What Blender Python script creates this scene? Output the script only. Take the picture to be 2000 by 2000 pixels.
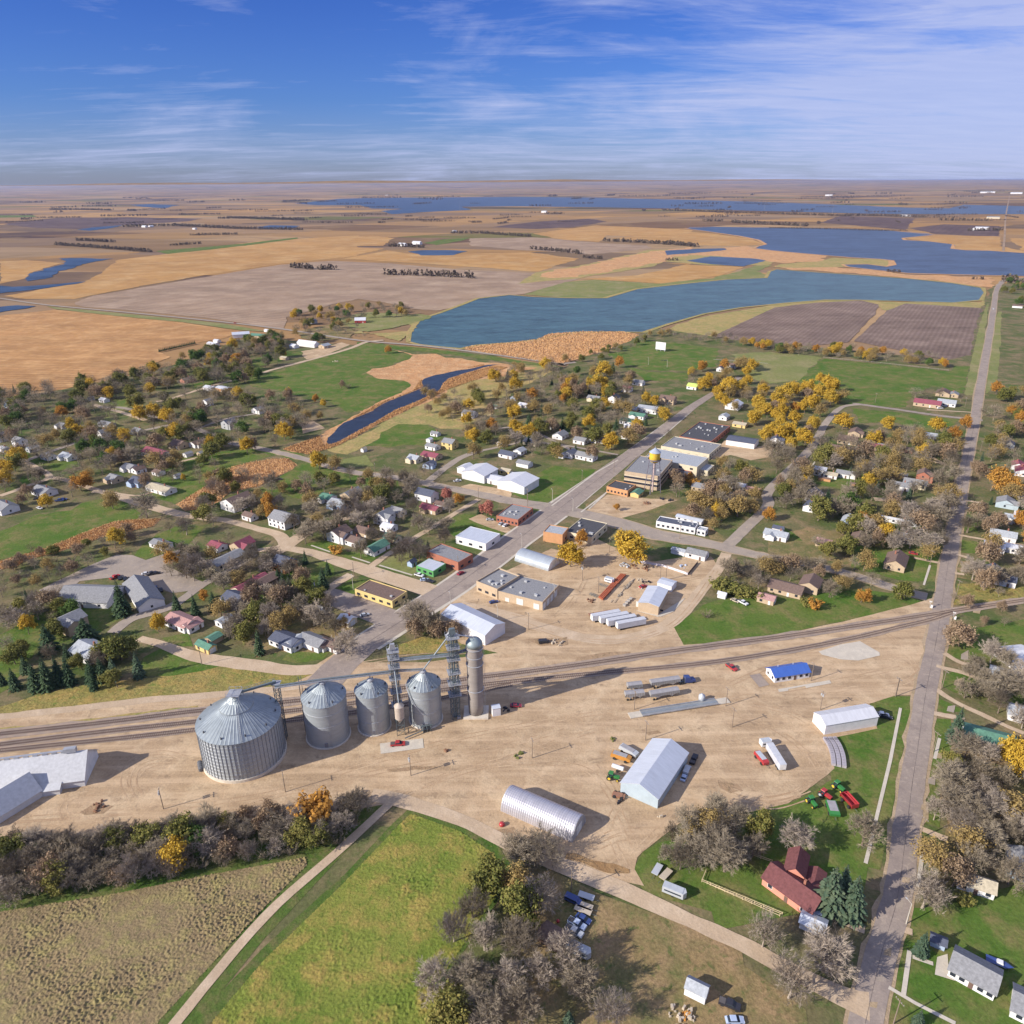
import bpy, math, random
from mathutils import Vector, Matrix, noise
from mathutils.geometry import tessellate_polygon
S = bpy.context.scene
for o in list(bpy.data.objects): bpy.data.objects.remove(o)
COL = S.collection
R = math.radians
# ---------------------------------------------------------------- camera, sky, sun, exposure
F, HC, ROLL = 1480.0, 190.0, R(0.42)          # focal length in photo pixels (photo is 2000 wide), height, roll
PITCH = math.atan((1000 - 357) / F)
cam = bpy.data.cameras.new('camera'); camo = bpy.data.objects.new('camera', cam); COL.objects.link(camo)
cam.sensor_fit = 'HORIZONTAL'; cam.sensor_width = 36; cam.lens = F / 2000 * 36
cam.clip_start = 1; cam.clip_end = 200000
camo.matrix_world = Matrix.Translation((0, 0, HC)) @ Matrix.Rotation(math.pi / 2 - PITCH, 4, 'X') @ Matrix.Rotation(-ROLL, 4, 'Z')
S.camera = camo
S.render.resolution_x = 1024; S.render.resolution_y = 1024
S.view_settings.view_transform = 'Standard'; S.view_settings.look = 'None'; S.view_settings.gamma = 1
S.view_settings.exposure = 0.55
SUN_EL, SHADOW_AZ = R(27.5), R(24.3)
sun = bpy.data.lights.new('sun', 'SUN'); suno = bpy.data.objects.new('sun', sun); COL.objects.link(suno)
sun.energy = 5.0; sun.angle = R(0.5); sun.color = (1.0, 0.93, 0.82)
sd = Vector((math.cos(SHADOW_AZ) * math.cos(SUN_EL), math.sin(SHADOW_AZ) * math.cos(SUN_EL), -math.sin(SUN_EL)))
suno.rotation_euler = sd.to_track_quat('-Z', 'Y').to_euler(); suno.location = (-200, 0, 300)

def nd(nt, t, **k):
    n = nt.nodes.new(t)
    for a, v in k.items():
        if a.startswith('i_'):
            key = a[2:]; key = int(key) if key.isdigit() else key.replace('_', ' ')
            n.inputs[key].default_value = v
        else: setattr(n, a, v)
    return n
def ramp(nt, fac, stops, interp='LINEAR'):
    r = nt.nodes.new('ShaderNodeValToRGB'); r.color_ramp.interpolation = interp
    e = r.color_ramp.elements
    while len(e) < len(stops): e.new(0.5)
    for q, (p, c) in zip(e, stops):
        q.position = p; q.color = (c, c, c, 1) if isinstance(c, (int, float)) else (*c[:3], 1)
    if fac is not None: nt.links.new(fac, r.inputs[0])
    return r.outputs[0]
def mix(nt, f, a, b, mode='MIX'):
    m = nt.nodes.new('ShaderNodeMix'); m.data_type = 'RGBA'; m.blend_type = mode
    for s, v in ((m.inputs[0], f), (m.inputs[6], a), (m.inputs[7], b)):
        if isinstance(v, (int, float)): s.default_value = v if s == m.inputs[0] else (v, v, v, 1)
        elif isinstance(v, tuple): s.default_value = (*v[:3], 1)
        else: nt.links.new(v, s)
    return m.outputs[2]
def mth(nt, op, a, b=0.0, c=None):
    m = nt.nodes.new('ShaderNodeMath'); m.operation = op
    for i, v in enumerate((a, b) if c is None else (a, b, c)):
        if isinstance(v, (int, float)): m.inputs[i].default_value = v
        else: nt.links.new(v, m.inputs[i])
    return m.outputs[0]
def noi(nt, vec, scale, detail=4, rough=0.55, dist=0.0):
    n = nd(nt, 'ShaderNodeTexNoise'); n.inputs['Scale'].default_value = scale
    n.inputs['Detail'].default_value = detail; n.inputs['Roughness'].default_value = rough
    n.inputs['Distortion'].default_value = dist
    if vec is not None: nt.links.new(vec, n.inputs['Vector'])
    return n.outputs['Fac']
def mapv(nt, vec, rot=0, sc=(1, 1, 1), loc=(0, 0, 0)):
    m = nd(nt, 'ShaderNodeMapping'); m.inputs['Rotation'].default_value = (0, 0, rot)
    m.inputs['Scale'].default_value = sc; m.inputs['Location'].default_value = loc
    nt.links.new(vec, m.inputs['Vector']); return m.outputs[0]

W = bpy.data.worlds.new('World'); S.world = W; W.use_nodes = True
nt = W.node_tree; nt.nodes.clear()
tc = nd(nt, 'ShaderNodeTexCoord')
sky = nd(nt, 'ShaderNodeTexSky', sky_type='NISHITA'); sky.sun_disc = False
sky.sun_elevation = SUN_EL; sky.sun_rotation = math.atan2(-sd.x, -sd.y)
sky.altitude = 300; sky.dust_density = 0.6; sky.ozone_density = 2.0
sx = nd(nt, 'ShaderNodeSeparateXYZ'); nt.links.new(tc.outputs['Generated'], sx.inputs[0])
el = sx.outputs['Z']
# clear autumn blue: the sky texture, deepened with height above the horizon
tint = ramp(nt, mth(nt, 'MULTIPLY', el, 4.0), [(0.0, (0.66, 0.78, 1.45)), (0.12, (0.58, 0.74, 1.45)), (0.35, (0.38, 0.62, 1.35)), (0.8, (0.27, 0.50, 1.3)), (1.0, (0.42, 0.62, 1.05))])
skyc = mix(nt, 1.0, sky.outputs[0], tint, 'MULTIPLY')
# cirrus on a plane high above the ground
zz = mth(nt, 'ADD', mth(nt, 'MAXIMUM', el, 0.0), 0.075)
px_ = mth(nt, 'DIVIDE', sx.outputs['X'], zz); py_ = mth(nt, 'DIVIDE', sx.outputs['Y'], zz)
cv = nd(nt, 'ShaderNodeCombineXYZ'); nt.links.new(px_, cv.inputs[0]); nt.links.new(py_, cv.inputs[1])
big = noi(nt, mapv(nt, cv.outputs[0], R(-14), (0.16, 0.20, 1), (3.1, 1.7, 0)), 1.6, 3, 0.5, 0.4)
fib = noi(nt, mapv(nt, cv.outputs[0], R(-22), (0.5, 1.5, 1), (0.3, 8, 0)), 1.3, 9, 0.66, 0.9)
fib2 = noi(nt, mapv(nt, cv.outputs[0], R(16), (0.9, 2.8, 1), (5, 2, 0)), 1.4, 9, 0.7, 0.5)
right = ramp(nt, mth(nt, 'ADD', mth(nt, 'MULTIPLY', sx.outputs['X'], 0.8), mth(nt, 'MULTIPLY', el, 1.0)), [(0.0, 0.10), (0.14, 0.24), (0.36, 0.60), (0.55, 0.92)])
low = ramp(nt, el, [(0.0, 0.10), (0.03, 0.22), (0.07, 0.20), (0.12, 0.0)])
cl = mth(nt, 'ADD', mth(nt, 'MULTIPLY', fib, 1.15), mth(nt, 'MULTIPLY', fib2, 0.5))
puf = noi(nt, mapv(nt, tc.outputs['Generated'], R(20), (2.2, 2.2, 9.0)), 1.6, 8, 0.6, 1.2)
cl = mth(nt, 'ADD', cl, mth(nt, 'MULTIPLY', mth(nt, 'SUBTRACT', puf, 0.5), 1.3))
cl = mth(nt, 'ADD', cl, mth(nt, 'MULTIPLY', big, 0.85))
cl = mth(nt, 'ADD', cl, mth(nt, 'ADD', right, low))
cov = ramp(nt, mth(nt, 'SUBTRACT', cl, 1.04), [(0.38, 0.0), (0.60, 0.22), (0.80, 0.52), (1.0, 0.8)])
skyc = mix(nt, cov, skyc, mix(nt, fib2, (4.3, 5.2, 8.8), (6.8, 7.3, 10.2)))
bg = nd(nt, 'ShaderNodeBackground'); bg.inputs['Strength'].default_value = 0.062
nt.links.new(skyc, bg.inputs[0])
wo = nd(nt, 'ShaderNodeOutputWorld'); nt.links.new(bg.outputs[0], wo.inputs[0])

# ---------------------------------------------------------------- photo pixel -> ground point
def G(px, py, z=0.0):
    u = (px - 1000) / F; v = -(py - 1000) / F
    c, s = math.cos(ROLL), math.sin(ROLL)
    u, v = u * c + v * s, -u * s + v * c
    dy = math.cos(PITCH) + v * math.sin(PITCH); dz = -math.sin(PITCH) + v * math.cos(PITCH)
    t = (HC - z) / -dz
    return (u * t, dy * t)
def proj(x, y, z=0.0):
    dz = z - HC
    X = x; Y = y * math.sin(PITCH) + dz * math.cos(PITCH); Z = y * math.cos(PITCH) - dz * math.sin(PITCH)
    u, v = X / Z, Y / Z; c, s = math.cos(ROLL), math.sin(ROLL)
    return 1000 + F * (u * c - v * s), 1000 - F * (u * s + v * c)
TL = dict(A=(0, 640, 3.864), B=(500, 640, 3.864), C=(1000, 640, 3.864), D=(1500, 640, 3.864), E=(0, 900, 3.864), F=(500, 900, 3.864),
          G=(1000, 900, 3.864), H=(1500, 900, 3.864), I=(0, 1300, 3.864), J=(350, 1200, 2.972), K=(950, 1250, 3.864), L=(1400, 1250, 3.22),
          M=(0, 1600, 3.864), N=(500, 1600, 3.864), O=(950, 1600, 3.864), P=(1400, 1600, 3.22), Q=(0, 340, 2.76), R=(650, 340, 2.76),
          S=(1300, 340, 2.76), U=(0, 0, 0.966), X=(750, 1230, 7.728), Y=(1460, 1400, 8.05), Z=(1040, 1700, 9.66), W=(1180, 1440, 9.66),
          V=(1150, 1100, 9.66), T=(0, 1440, 8.05), c=(1200, 820, 8.782), b=(370, 1300, 7.728))
def px(t, x, y):
    o = TL[t]; return (o[0] + x / o[2], o[1] + y / o[2])
def g(t, x, y, z=0.0): return G(*px(t, x, y), z)
def pts(txt, z=0.0):
    """'A 10,20 30,40 B 5,6' -> ground points"""
    out = []; t = 'U'
    for w in txt.split():
        if ',' in w:
            a, b_ = w.split(','); out.append(g(t, float(a), float(b_), z))
        else: t = w
    return out
def ang(a, b): return math.atan2(b[1] - a[1], b[0] - a[0])
def dist(a, b): return math.hypot(b[0] - a[0], b[1] - a[1])
GA = R(57.5)                                   # bearing of the main street

# ---------------------------------------------------------------- materials
def new_mat(name):
    m = bpy.data.materials.new(name); m.use_nodes = True; n = m.node_tree
    b = n.nodes['Principled BSDF']; return m, n, b
MATS = {}
def mat(name, c, rough=0.7, metal=0.0, var=0.18, sc=0.6, bump=0.0, c2=None, spec=0.3):
    if name in MATS: return MATS[name]
    m, n, b = new_mat(name); t = nd(n, 'ShaderNodeTexCoord')
    f = noi(n, t.outputs['Object'], sc, 5, 0.6)
    f2 = ramp(n, f, [(0.3, 0.0), (0.7, 1.0)])
    c2 = c2 or tuple(v * (1 - var) for v in c)
    n.links.new(mix(n, f2, tuple(min(1, v * (1 + var * .4)) for v in c), c2), b.inputs['Base Color'])
    b.inputs['Roughness'].default_value = rough; b.inputs['Metallic'].default_value = metal
    b.inputs['Specular IOR Level'].default_value = spec
    if bump:
        bp = nd(n, 'ShaderNodeBump'); bp.inputs['Strength'].default_value = bump; bp.inputs['Distance'].default_value = 0.1
        n.links.new(noi(n, t.outputs['Object'], 6, 4), bp.inputs['Height']); n.links.new(bp.outputs[0], b.inputs['Normal'])
    MATS[name] = m; return m
def ribbed(name, c, axis='X', sc=4.0, depth=0.35, rough=0.4, metal=0.3, var=0.2):
    """metal sheet with ribs; the ribs repeat along the given object axis"""
    if name in MATS: return MATS[name]
    m, n, b = new_mat(name); t = nd(n, 'ShaderNodeTexCoord')
    w = nd(n, 'ShaderNodeTexWave', wave_type='BANDS', bands_direction=axis, wave_profile='SIN')
    w.inputs['Scale'].default_value = sc; w.inputs['Distortion'].default_value = 0.0
    n.links.new(t.outputs['Object'], w.inputs['Vector'])
    f = noi(n, mapv(n, t.outputs['Object'], 0, (1.2, .25, .25) if axis == 'X' else (.25, .25, 1.2)), 0.8, 5, 0.65)
    cc = mix(n, ramp(n, f, [(0.3, 0), (0.75, 1)]), c, tuple(v * (1 - var) for v in c))
    cc = mix(n, mth(n, 'MULTIPLY', w.outputs['Fac'], depth * 0.5), cc, tuple(v * 0.72 for v in c))
    n.links.new(cc, b.inputs['Base Color'])
    bp = nd(n, 'ShaderNodeBump'); bp.inputs['Strength'].default_value = depth; bp.inputs['Distance'].default_value = 0.06
    n.links.new(w.outputs['Fac'], bp.inputs['Height']); n.links.new(bp.outputs[0], b.inputs['Normal'])
    b.inputs['Roughness'].default_value = rough; b.inputs['Metallic'].default_value = metal
    MATS[name] = m; return m

def ground_mat(name, cols, scales=(0.02, 0.12, 1.2), rows=None, bump=0.5, rough=0.95, grit=0.25, streak=None):
    """cols: 3-4 base colours mixed by noise at metre scales; rows=(bearing, spacing, strength) for crop rows"""
    if name in MATS: return MATS[name]
    m, n, b = new_mat(name); geo = nd(n, 'ShaderNodeNewGeometry'); P_ = geo.outputs['Position']
    n1 = noi(n, P_, scales[0], 6, 0.62, 0.3); n2 = noi(n, P_, scales[1], 6, 0.65, 0.2); n3 = noi(n, P_, scales[2], 5, 0.7)
    c = mix(n, ramp(n, n1, [(0.38, 0), (0.62, 1)]), cols[0], cols[1])
    c = mix(n, ramp(n, n2, [(0.46, 0), (0.66, 0.85)]), c, cols[2])
    if len(cols) > 3: c = mix(n, ramp(n, noi(n, P_, scales[1] * 2.7, 6, 0.7, 0.5), [(0.54, 0), (0.68, 0.8)]), c, cols[3])
    c = mix(n, 1.0, c, ramp(n, n3, [(0.25, 1 - grit), (0.75, 1 + grit)]), 'MULTIPLY')
    if streak:
        sv = mapv(n, P_, -streak[0], (streak[1], streak[2], 1))
        c = mix(n, ramp(n, noi(n, sv, 1.0, 6, 0.6, 0.35), [(0.45, 0.0), (0.65, streak[4])]), c, streak[3])
    if rows:
        w = nd(n, 'ShaderNodeTexWave', wave_type='BANDS', bands_direction='Y', wave_profile='SIN')
        w.inputs['Scale'].default_value = 0.314 / rows[1]; w.inputs['Distortion'].default_value = 0.8; w.inputs['Detail'].default_value = 3
        w.inputs['Detail Scale'].default_value = 0.4
        n.links.new(mapv(n, P_, -rows[0]), w.inputs['Vector'])
        rn = noi(n, mapv(n, P_, -rows[0], (0.01, 0.22 / rows[1], 1)), 1.0, 5, 0.75)
        c = mix(n, 1.0, c, ramp(n, w.outputs['Fac'], [(0, 1 - rows[2] * .6), (1, 1 + rows[2] * .4)]), 'MULTIPLY')
        c = mix(n, 1.0, c, ramp(n, rn, [(0.3, 1 - rows[2]), (0.7, 1 + rows[2])]), 'MULTIPLY')
    n.links.new(c, b.inputs['Base Color']); b.inputs['Roughness'].default_value = rough
    b.inputs['Specular IOR Level'].default_value = 0.1
    if bump:
        bp = nd(n, 'ShaderNodeBump'); bp.inputs['Strength'].default_value = bump; bp.inputs['Distance'].default_value = 0.4
        n.links.new(mth(n, 'ADD', n3, mth(n, 'MULTIPLY', n2, 3.0)), bp.inputs['Height']); n.links.new(bp.outputs[0], b.inputs['Normal'])
    MATS[name] = m; return m

# ---------------------------------------------------------------- mesh helpers
class MB:
    def __init__(s): s.v = []; s.f = []
    def add(s, vs, fs):
        k = len(s.v); s.v += [tuple(p) for p in vs]; s.f += [tuple(i + k for i in q) for q in fs]; return s
    def box(s, c, d, rz=0.0, bevel=0.0):
        x, y, z = d[0] / 2, d[1] / 2, d[2] / 2; cs, sn = math.cos(rz), math.sin(rz)
        vs = []
        for k in (-1, 1):
            for i, j in ((-1, -1), (1, -1), (1, 1), (-1, 1)):
                f = 1 - bevel if k > 0 else 1
                X, Y = i * x * f, j * y * f
                vs.append((c[0] + X * cs - Y * sn, c[1] + X * sn + Y * cs, c[2] + k * z))
        return s.add(vs, [(3, 2, 1, 0), (4, 5, 6, 7), (0, 1, 5, 4), (1, 2, 6, 5), (2, 3, 7, 6), (3, 0, 4, 7)])
    def tube(s, a, b, r0, r1=None, n=6, cap=True):
        a, b = Vector(a), Vector(b); r1 = r0 if r1 is None else r1; d = (b - a)
        if d.length < 1e-6: return s
        d.normalize(); u = d.orthogonal().normalized(); w = d.cross(u)
        vs = []
        for p, r in ((a, r0), (b, r1)):
            for i in range(n):
                t = 2 * math.pi * i / n; vs.append(p + (u * math.cos(t) + w * math.sin(t)) * r)
        fs = [(i, (i + 1) % n, n + (i + 1) % n, n + i) for i in range(n)]
        if cap: fs += [tuple(range(n - 1, -1, -1)), tuple(range(n, 2 * n))]
        return s.add(vs, fs)
    def lathe(s, c, prof, n=32, cap=True):
        vs = []; m = len(prof)
        for r, z in prof:
            for i in range(n):
                t = 2 * math.pi * i / n; vs.append((c[0] + r * math.cos(t), c[1] + r * math.sin(t), c[2] + z))
        fs = [(k * n + i, k * n + (i + 1) % n, (k + 1) * n + (i + 1) % n, (k + 1) * n + i) for k in range(m - 1) for i in range(n)]
        if cap: fs += [tuple(range(n - 1, -1, -1)), tuple(range((m - 1) * n, m * n))]
        return s.add(vs, fs)
    def prism(s, prof, y0, y1, axis='Y'):
        """profile of (x,z) points extruded along y (or (y,z) along x)"""
        n = len(prof); f = (lambda p, q: (p[0], q, p[1])) if axis == 'Y' else (lambda p, q: (q, p[0], p[1]))
        vs = [f(p, y0) for p in prof] + [f(p, y1) for p in prof]
        return s.add(vs, [(i, (i + 1) % n, n + (i + 1) % n, n + i) for i in range(n)] + [tuple(range(n - 1, -1, -1)), tuple(range(n, 2 * n))])
    def build(s, name, m, parent=None, smooth=False):
        me = bpy.data.meshes.new(name); me.from_pydata(s.v, [], s.f); me.materials.append(m); me.update()
        if smooth: me.shade_smooth()
        o = bpy.data.objects.new(name, me); COL.objects.link(o)
        if parent: o.parent = parent
        return o
def thing(name, label, cat, loc, rz=0.0, group=None):
    o = bpy.data.objects.new(name, None); COL.objects.link(o); o.empty_display_size = 1
    o.location = (loc[0], loc[1], loc[2] if len(loc) > 2 else 0); o.rotation_euler = (0, 0, rz)
    o['category'] = cat
    if label: o['label'] = label
    if group: o['group'] = group
    return o
def tag(o, label, cat, group=None):
    o['label'] = label; o['category'] = cat
    if group: o['group'] = group
    return o
AUTO = []                                      # (object, look, ground point) labelled at the end
FOOT = []                                      # (x, y, radius) kept clear of scattered trees
LAND = []                                      # (photo x, photo y, phrase)
def landmark(p, phrase): LAND.append((*proj(p[0], p[1]), phrase))
def stuff(o): o['kind'] = 'stuff'; return o
def struct(o): o['kind'] = 'structure'; return o

# ---------------------------------------------------------------- ground sheets
def rough_edge(P, jit):
    out = []; n = len(P)
    for i in range(n):
        a, b = P[i], P[(i + 1) % n]; L = dist(a, b); d = max(60, math.hypot((a[0] + b[0]) / 2, (a[1] + b[1]) / 2, HC))
        k = max(1, min(60, int(L / (d * 0.006))))
        for j in range(k):
            t = j / k; x, y = a[0] + (b[0] - a[0]) * t, a[1] + (b[1] - a[1]) * t
            s = 1 / (d * 0.03); am = jit * d * 0.0016 * math.hypot(math.hypot(x, y), HC) / HC ** 1.0 * 0.35 if jit else 0
            am = min(am, jit * d * 0.006)
            nz = noise.noise_vector(Vector((x * s, y * s, i * .1))) + 0.6 * noise.noise_vector(Vector((x * s * 3.1, y * s * 3.1, 7.0)))
            out.append((x + nz[0] * am, y + nz[1] * am))
    return out
SHEETS = {}
def sheet(name, P, z, m, jit=1.0):
    if m.name in ('lawn', 'hay', 'leaf_littered_grass', 'marsh_grass', 'reed') and jit == 1.0: jit = 2.2
    if isinstance(P, str): P = pts(P)
    Q = rough_edge(P, jit)
    tri = tessellate_polygon([[Vector((x, y, 0)) for x, y in Q]])
    me = bpy.data.meshes.new(name); me.from_pydata([(x, y, z) for x, y in Q], [], [tuple(t) for t in tri]); me.materials.append(m); me.update()
    o = bpy.data.objects.new(name, me); COL.objects.link(o); return struct(o)
ROADS = []; kz = [0]
def smooth_line(P, per=6):
    if len(P) < 3: return P
    out = []
    for i in range(len(P) - 1):
        p0, p1, p2, p3 = P[max(0, i - 1)], P[i], P[i + 1], P[min(len(P) - 1, i + 2)]
        for k in range(per):
            t = k / per
            out.append(tuple(0.5 * (2 * p1[j] + (p2[j] - p0[j]) * t + (2 * p0[j] - 5 * p1[j] + 4 * p2[j] - p3[j]) * t * t + (3 * p1[j] - p0[j] - 3 * p2[j] + p3[j]) * t ** 3) for j in range(2)))
    out.append(P[-1]); return out
def strip(name, P, w, z, m, jit=0.25, smooth=True, keep=True):
    if isinstance(P, str): P = pts(P)
    kz[0] += 1; z += 0.0011 * (kz[0] % 13)
    ws = w if isinstance(w, (list, tuple)) else [w] * len(P)
    P3 = smooth_line(P) if smooth else P
    n = len(P3); vs = []; fs = []
    for i, p in enumerate(P3):
        a, b = P3[max(0, i - 1)], P3[min(n - 1, i + 1)]; t = ang(a, b); nx, ny = -math.sin(t), math.cos(t)
        q = i / (n - 1) * (len(ws) - 1); k = min(int(q), len(ws) - 2); ww = ws[k] + (ws[k + 1] - ws[k]) * (q - k)
        j1 = noise.noise(Vector((p[0] * .15, p[1] * .15, 1))) * jit * 2; j2 = noise.noise(Vector((p[0] * .15, p[1] * .15, 9))) * jit * 2
        vs += [(p[0] + nx * (ww / 2 + j1), p[1] + ny * (ww / 2 + j1), z), (p[0] - nx * (ww / 2 + j2), p[1] - ny * (ww / 2 + j2), z)]
        if keep: ROADS.append((p[0], p[1], ww / 2))
    fs = [(2 * i, 2 * i + 1, 2 * i + 3, 2 * i + 2) for i in range(n - 1)]
    me = bpy.data.meshes.new(name); me.from_pydata(vs, [], fs); me.materials.append(m); me.update()
    o = bpy.data.objects.new(name, me); COL.objects.link(o); return struct(o)
def densify(P, step):
    out = []
    for a, b in zip(P, P[1:]):
        k = max(1, int(dist(a, b) / step))
        out += [(a[0] + (b[0] - a[0]) * i / k, a[1] + (b[1] - a[1]) * i / k) for i in range(k)]
    return out + [P[-1]]
def inside(x, y, P):
    c = False; j = len(P) - 1
    for i in range(len(P)):
        if (P[i][1] > y) != (P[j][1] > y) and x < (P[j][0] - P[i][0]) * (y - P[i][1]) / (P[j][1] - P[i][1]) + P[i][0]: c = not c
        j = i
    return c
def tufted(name, txt, z, m, step, amp, sc, zf=None):
    """a field of real tussocks: a fine grid clipped to the outline, lifted by noise"""
    P = pts(txt); x0, x1 = min(p[0] for p in P), max(p[0] for p in P); y0, y1 = min(p[1] for p in P), max(p[1] for p in P)
    nx, ny = int((x1 - x0) / step), int((y1 - y0) / step); idx = {}; vs = []; fs = []
    def vid(i, j):
        if (i, j) not in idx:
            x, y = x0 + i * step, y0 + j * step
            v = noise.noise(Vector((x * sc, y * sc, 0))) + 0.6 * noise.noise(Vector((x * sc * 2.3, y * sc * 2.3, 4)))
            k = 0.55 + 0.9 * noise.noise(Vector((x * .05, y * .05, 2)))
            h = max(0, v + 0.15) * amp * max(0.25, min(1.2, k))
            idx[(i, j)] = len(vs); vs.append((x + noise.noise(Vector((x, y, 3))) * step * .4, y + noise.noise(Vector((x, y, 5))) * step * .4, z + h))
        return idx[(i, j)]
    for i in range(nx):
        for j in range(ny):
            if inside(x0 + (i + .5) * step, y0 + (j + .5) * step, P): fs.append((vid(i, j), vid(i + 1, j), vid(i + 1, j + 1), vid(i, j + 1)))
    me = bpy.data.meshes.new(name); me.from_pydata(vs, [], fs); me.materials.append(m); me.update(); me.shade_smooth()
    o = bpy.data.objects.new(name, me); COL.objects.link(o); return struct(o)
# ================================================================ THE GROUND
tan = (0.40, 0.27, 0.15); stub = (0.33, 0.25, 0.18)
M_far, n, b = new_mat('farmland')
geo = nd(n, 'ShaderNodeNewGeometry'); P_ = geo.outputs['Position']
def cells(sx_, sy_, seed, dis):
    v = mapv(n, P_, -GA, (1 / sx_, 1 / sy_, 0), (seed, seed * 1.7, 0))
    vo = nd(n, 'ShaderNodeTexVoronoi', distance='CHEBYCHEV'); vo.inputs['Scale'].default_value = 1; vo.inputs['Randomness'].default_value = dis
    n.links.new(v, vo.inputs['Vector']); s_ = nd(n, 'ShaderNodeSeparateColor'); n.links.new(vo.outputs['Color'], s_.inputs[0]); return s_
ca = cells(620, 380, 3.3, 0.5); cb = cells(1500, 900, 9.1, 0.4)
pal = [(0.0, (0.30, 0.185, 0.095)), (0.16, (0.17, 0.12, 0.085)), (0.32, (0.40, 0.235, 0.10)), (0.46, (0.09, 0.06, 0.055)), (0.58, (0.24, 0.165, 0.11)), (0.76, (0.34, 0.235, 0.14)), (0.88, (0.10, 0.12, 0.04)), (0.93, (0.25, 0.16, 0.085))]
c1 = ramp(n, ca.outputs[0], pal, 'CONSTANT'); c2 = ramp(n, cb.outputs[1], pal, 'CONSTANT')
c = mix(n, 0.25, c1, c2)
c = mix(n, ramp(n, noi(n, P_, 0.0021, 8, 0.65, 0.8), [(0.5, 0), (0.6, 0.7)]), c, (0.23, 0.155, 0.09))
c = mix(n, 1.0, c, ramp(n, noi(n, mapv(n, P_, -GA, (0.002, 0.012, 1)), 1.0, 8, 0.7), [(0.25, 0.78), (0.75, 1.2)]), 'MULTIPLY')
n.links.new(c, b.inputs['Base Color']); b.inputs['Roughness'].default_value = 1; b.inputs['Specular IOR Level'].default_value = 0
# one sheet out to the horizon, rings so that no face is extreme; the far rim lies a little lower in the west
rings = [40, 120, 300, 700, 1500, 3000, 6000, 12000, 24000, 48000, 75000]; vs = []; fs = []; NN = 96
for r in rings:
    for i in range(NN):
        a = 2 * math.pi * i / NN; zz_ = -0.7
        if r >= 24000:
            w_ = math.cos(a - R(97)); zz_ += max(0, w_) ** 4 * {24000: 60, 48000: 330, 75000: 420}[r] * (1 + .12 * math.sin(i * 1.7)) if r >= 24000 else 0
        vs.append((r * math.cos(a), r * math.sin(a), zz_))
for k in range(len(rings) - 1):
    for i in range(NN): fs.append((k * NN + i, k * NN + (i + 1) % NN, (k + 1) * NN + (i + 1) % NN, (k + 1) * NN + i))
fs.append(tuple(range(NN)))
gm = MB().add(vs, fs); struct(gm.build('ground', M_far))

M_town = ground_mat('town_grass', [(0.075, 0.105, 0.03), (0.15, 0.125, 0.065), (0.24, 0.17, 0.10), (0.05, 0.095, 0.02)], (0.02, 0.06, 0.8), grit=0.35)
M_lawn = ground_mat('lawn', [(0.065, 0.125, 0.02), (0.11, 0.145, 0.033), (0.19, 0.155, 0.065), (0.05, 0.105, 0.016)], (0.025, 0.08, 0.9), grit=0.32)
M_hay = ground_mat('hay', [(0.20, 0.20, 0.07), (0.155, 0.175, 0.06), (0.26, 0.22, 0.11)], (0.006, 0.03, 0.3))
M_bright = ground_mat('winter_wheat', [(0.05, 0.15, 0.02), (0.07, 0.18, 0.03), (0.10, 0.17, 0.05)], (0.01, 0.05, 0.6), rows=(R(58), 12, 0.15))
M_corn = ground_mat('ripe_corn', [(0.41, 0.22, 0.09), (0.34, 0.185, 0.08), (0.48, 0.28, 0.125)], (0.004, 0.03, 0.12), rows=(R(2), 9, 0.22), grit=0.15)
M_corn2 = ground_mat('dry_corn', [(0.42, 0.235, 0.085), (0.35, 0.195, 0.075), (0.46, 0.29, 0.13)], (0.003, 0.012, 0.05), rows=(R(40), 14, 0.14), grit=0.12)
M_stub = ground_mat('stubble', [(0.31, 0.215, 0.145), (0.265, 0.185, 0.13), (0.37, 0.27, 0.19)], (0.004, 0.015, 0.2), rows=(R(-28), 13, 0.20), grit=0.12)
M_plow = ground_mat('ploughed_soil', [(0.15, 0.105, 0.085), (0.19, 0.135, 0.11), (0.24, 0.175, 0.14)], (0.006, 0.02, 0.3), rows=(R(58), 6, 0.22), grit=0.2)
M_dark = ground_mat('dark_soil', [(0.085, 0.055, 0.055), (0.12, 0.08, 0.075), (0.15, 0.105, 0.09)], (0.003, 0.01, 0.1), rows=(R(58), 25, 0.1))
M_reed = ground_mat('reed', [(0.50, 0.265, 0.12), (0.42, 0.235, 0.115), (0.57, 0.36, 0.19), (0.31, 0.19, 0.10)], (0.02, 0.09, 0.5), grit=0.4, bump=1.0)
M_marsh = ground_mat('marsh_grass', [(0.34, 0.26, 0.10), (0.26, 0.235, 0.085), (0.42, 0.28, 0.13), (0.18, 0.19, 0.06)], (0.015, 0.08, 0.5), grit=0.35, bump=1.0)
M_dirt = ground_mat('packed_dirt', [(0.42, 0.295, 0.18), (0.335, 0.235, 0.145), (0.53, 0.40, 0.26), (0.24, 0.17, 0.11)], (0.03, 0.08, 1.3), grit=0.2, bump=0.35,
                    streak=(R(20), 0.02, 0.3, (0.59, 0.43, 0.28), 0.5))
M_stain = ground_mat('stained_dirt', [(0.30, 0.20, 0.12), (0.36, 0.25, 0.155), (0.24, 0.17, 0.10)], (0.1, 0.4, 2), grit=.2)
M_grav = ground_mat('gravel_road', [(0.46, 0.345, 0.235), (0.42, 0.315, 0.215), (0.52, 0.405, 0.29)], (0.02, 0.12, 1.5), grit=0.14, bump=0.3)
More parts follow.
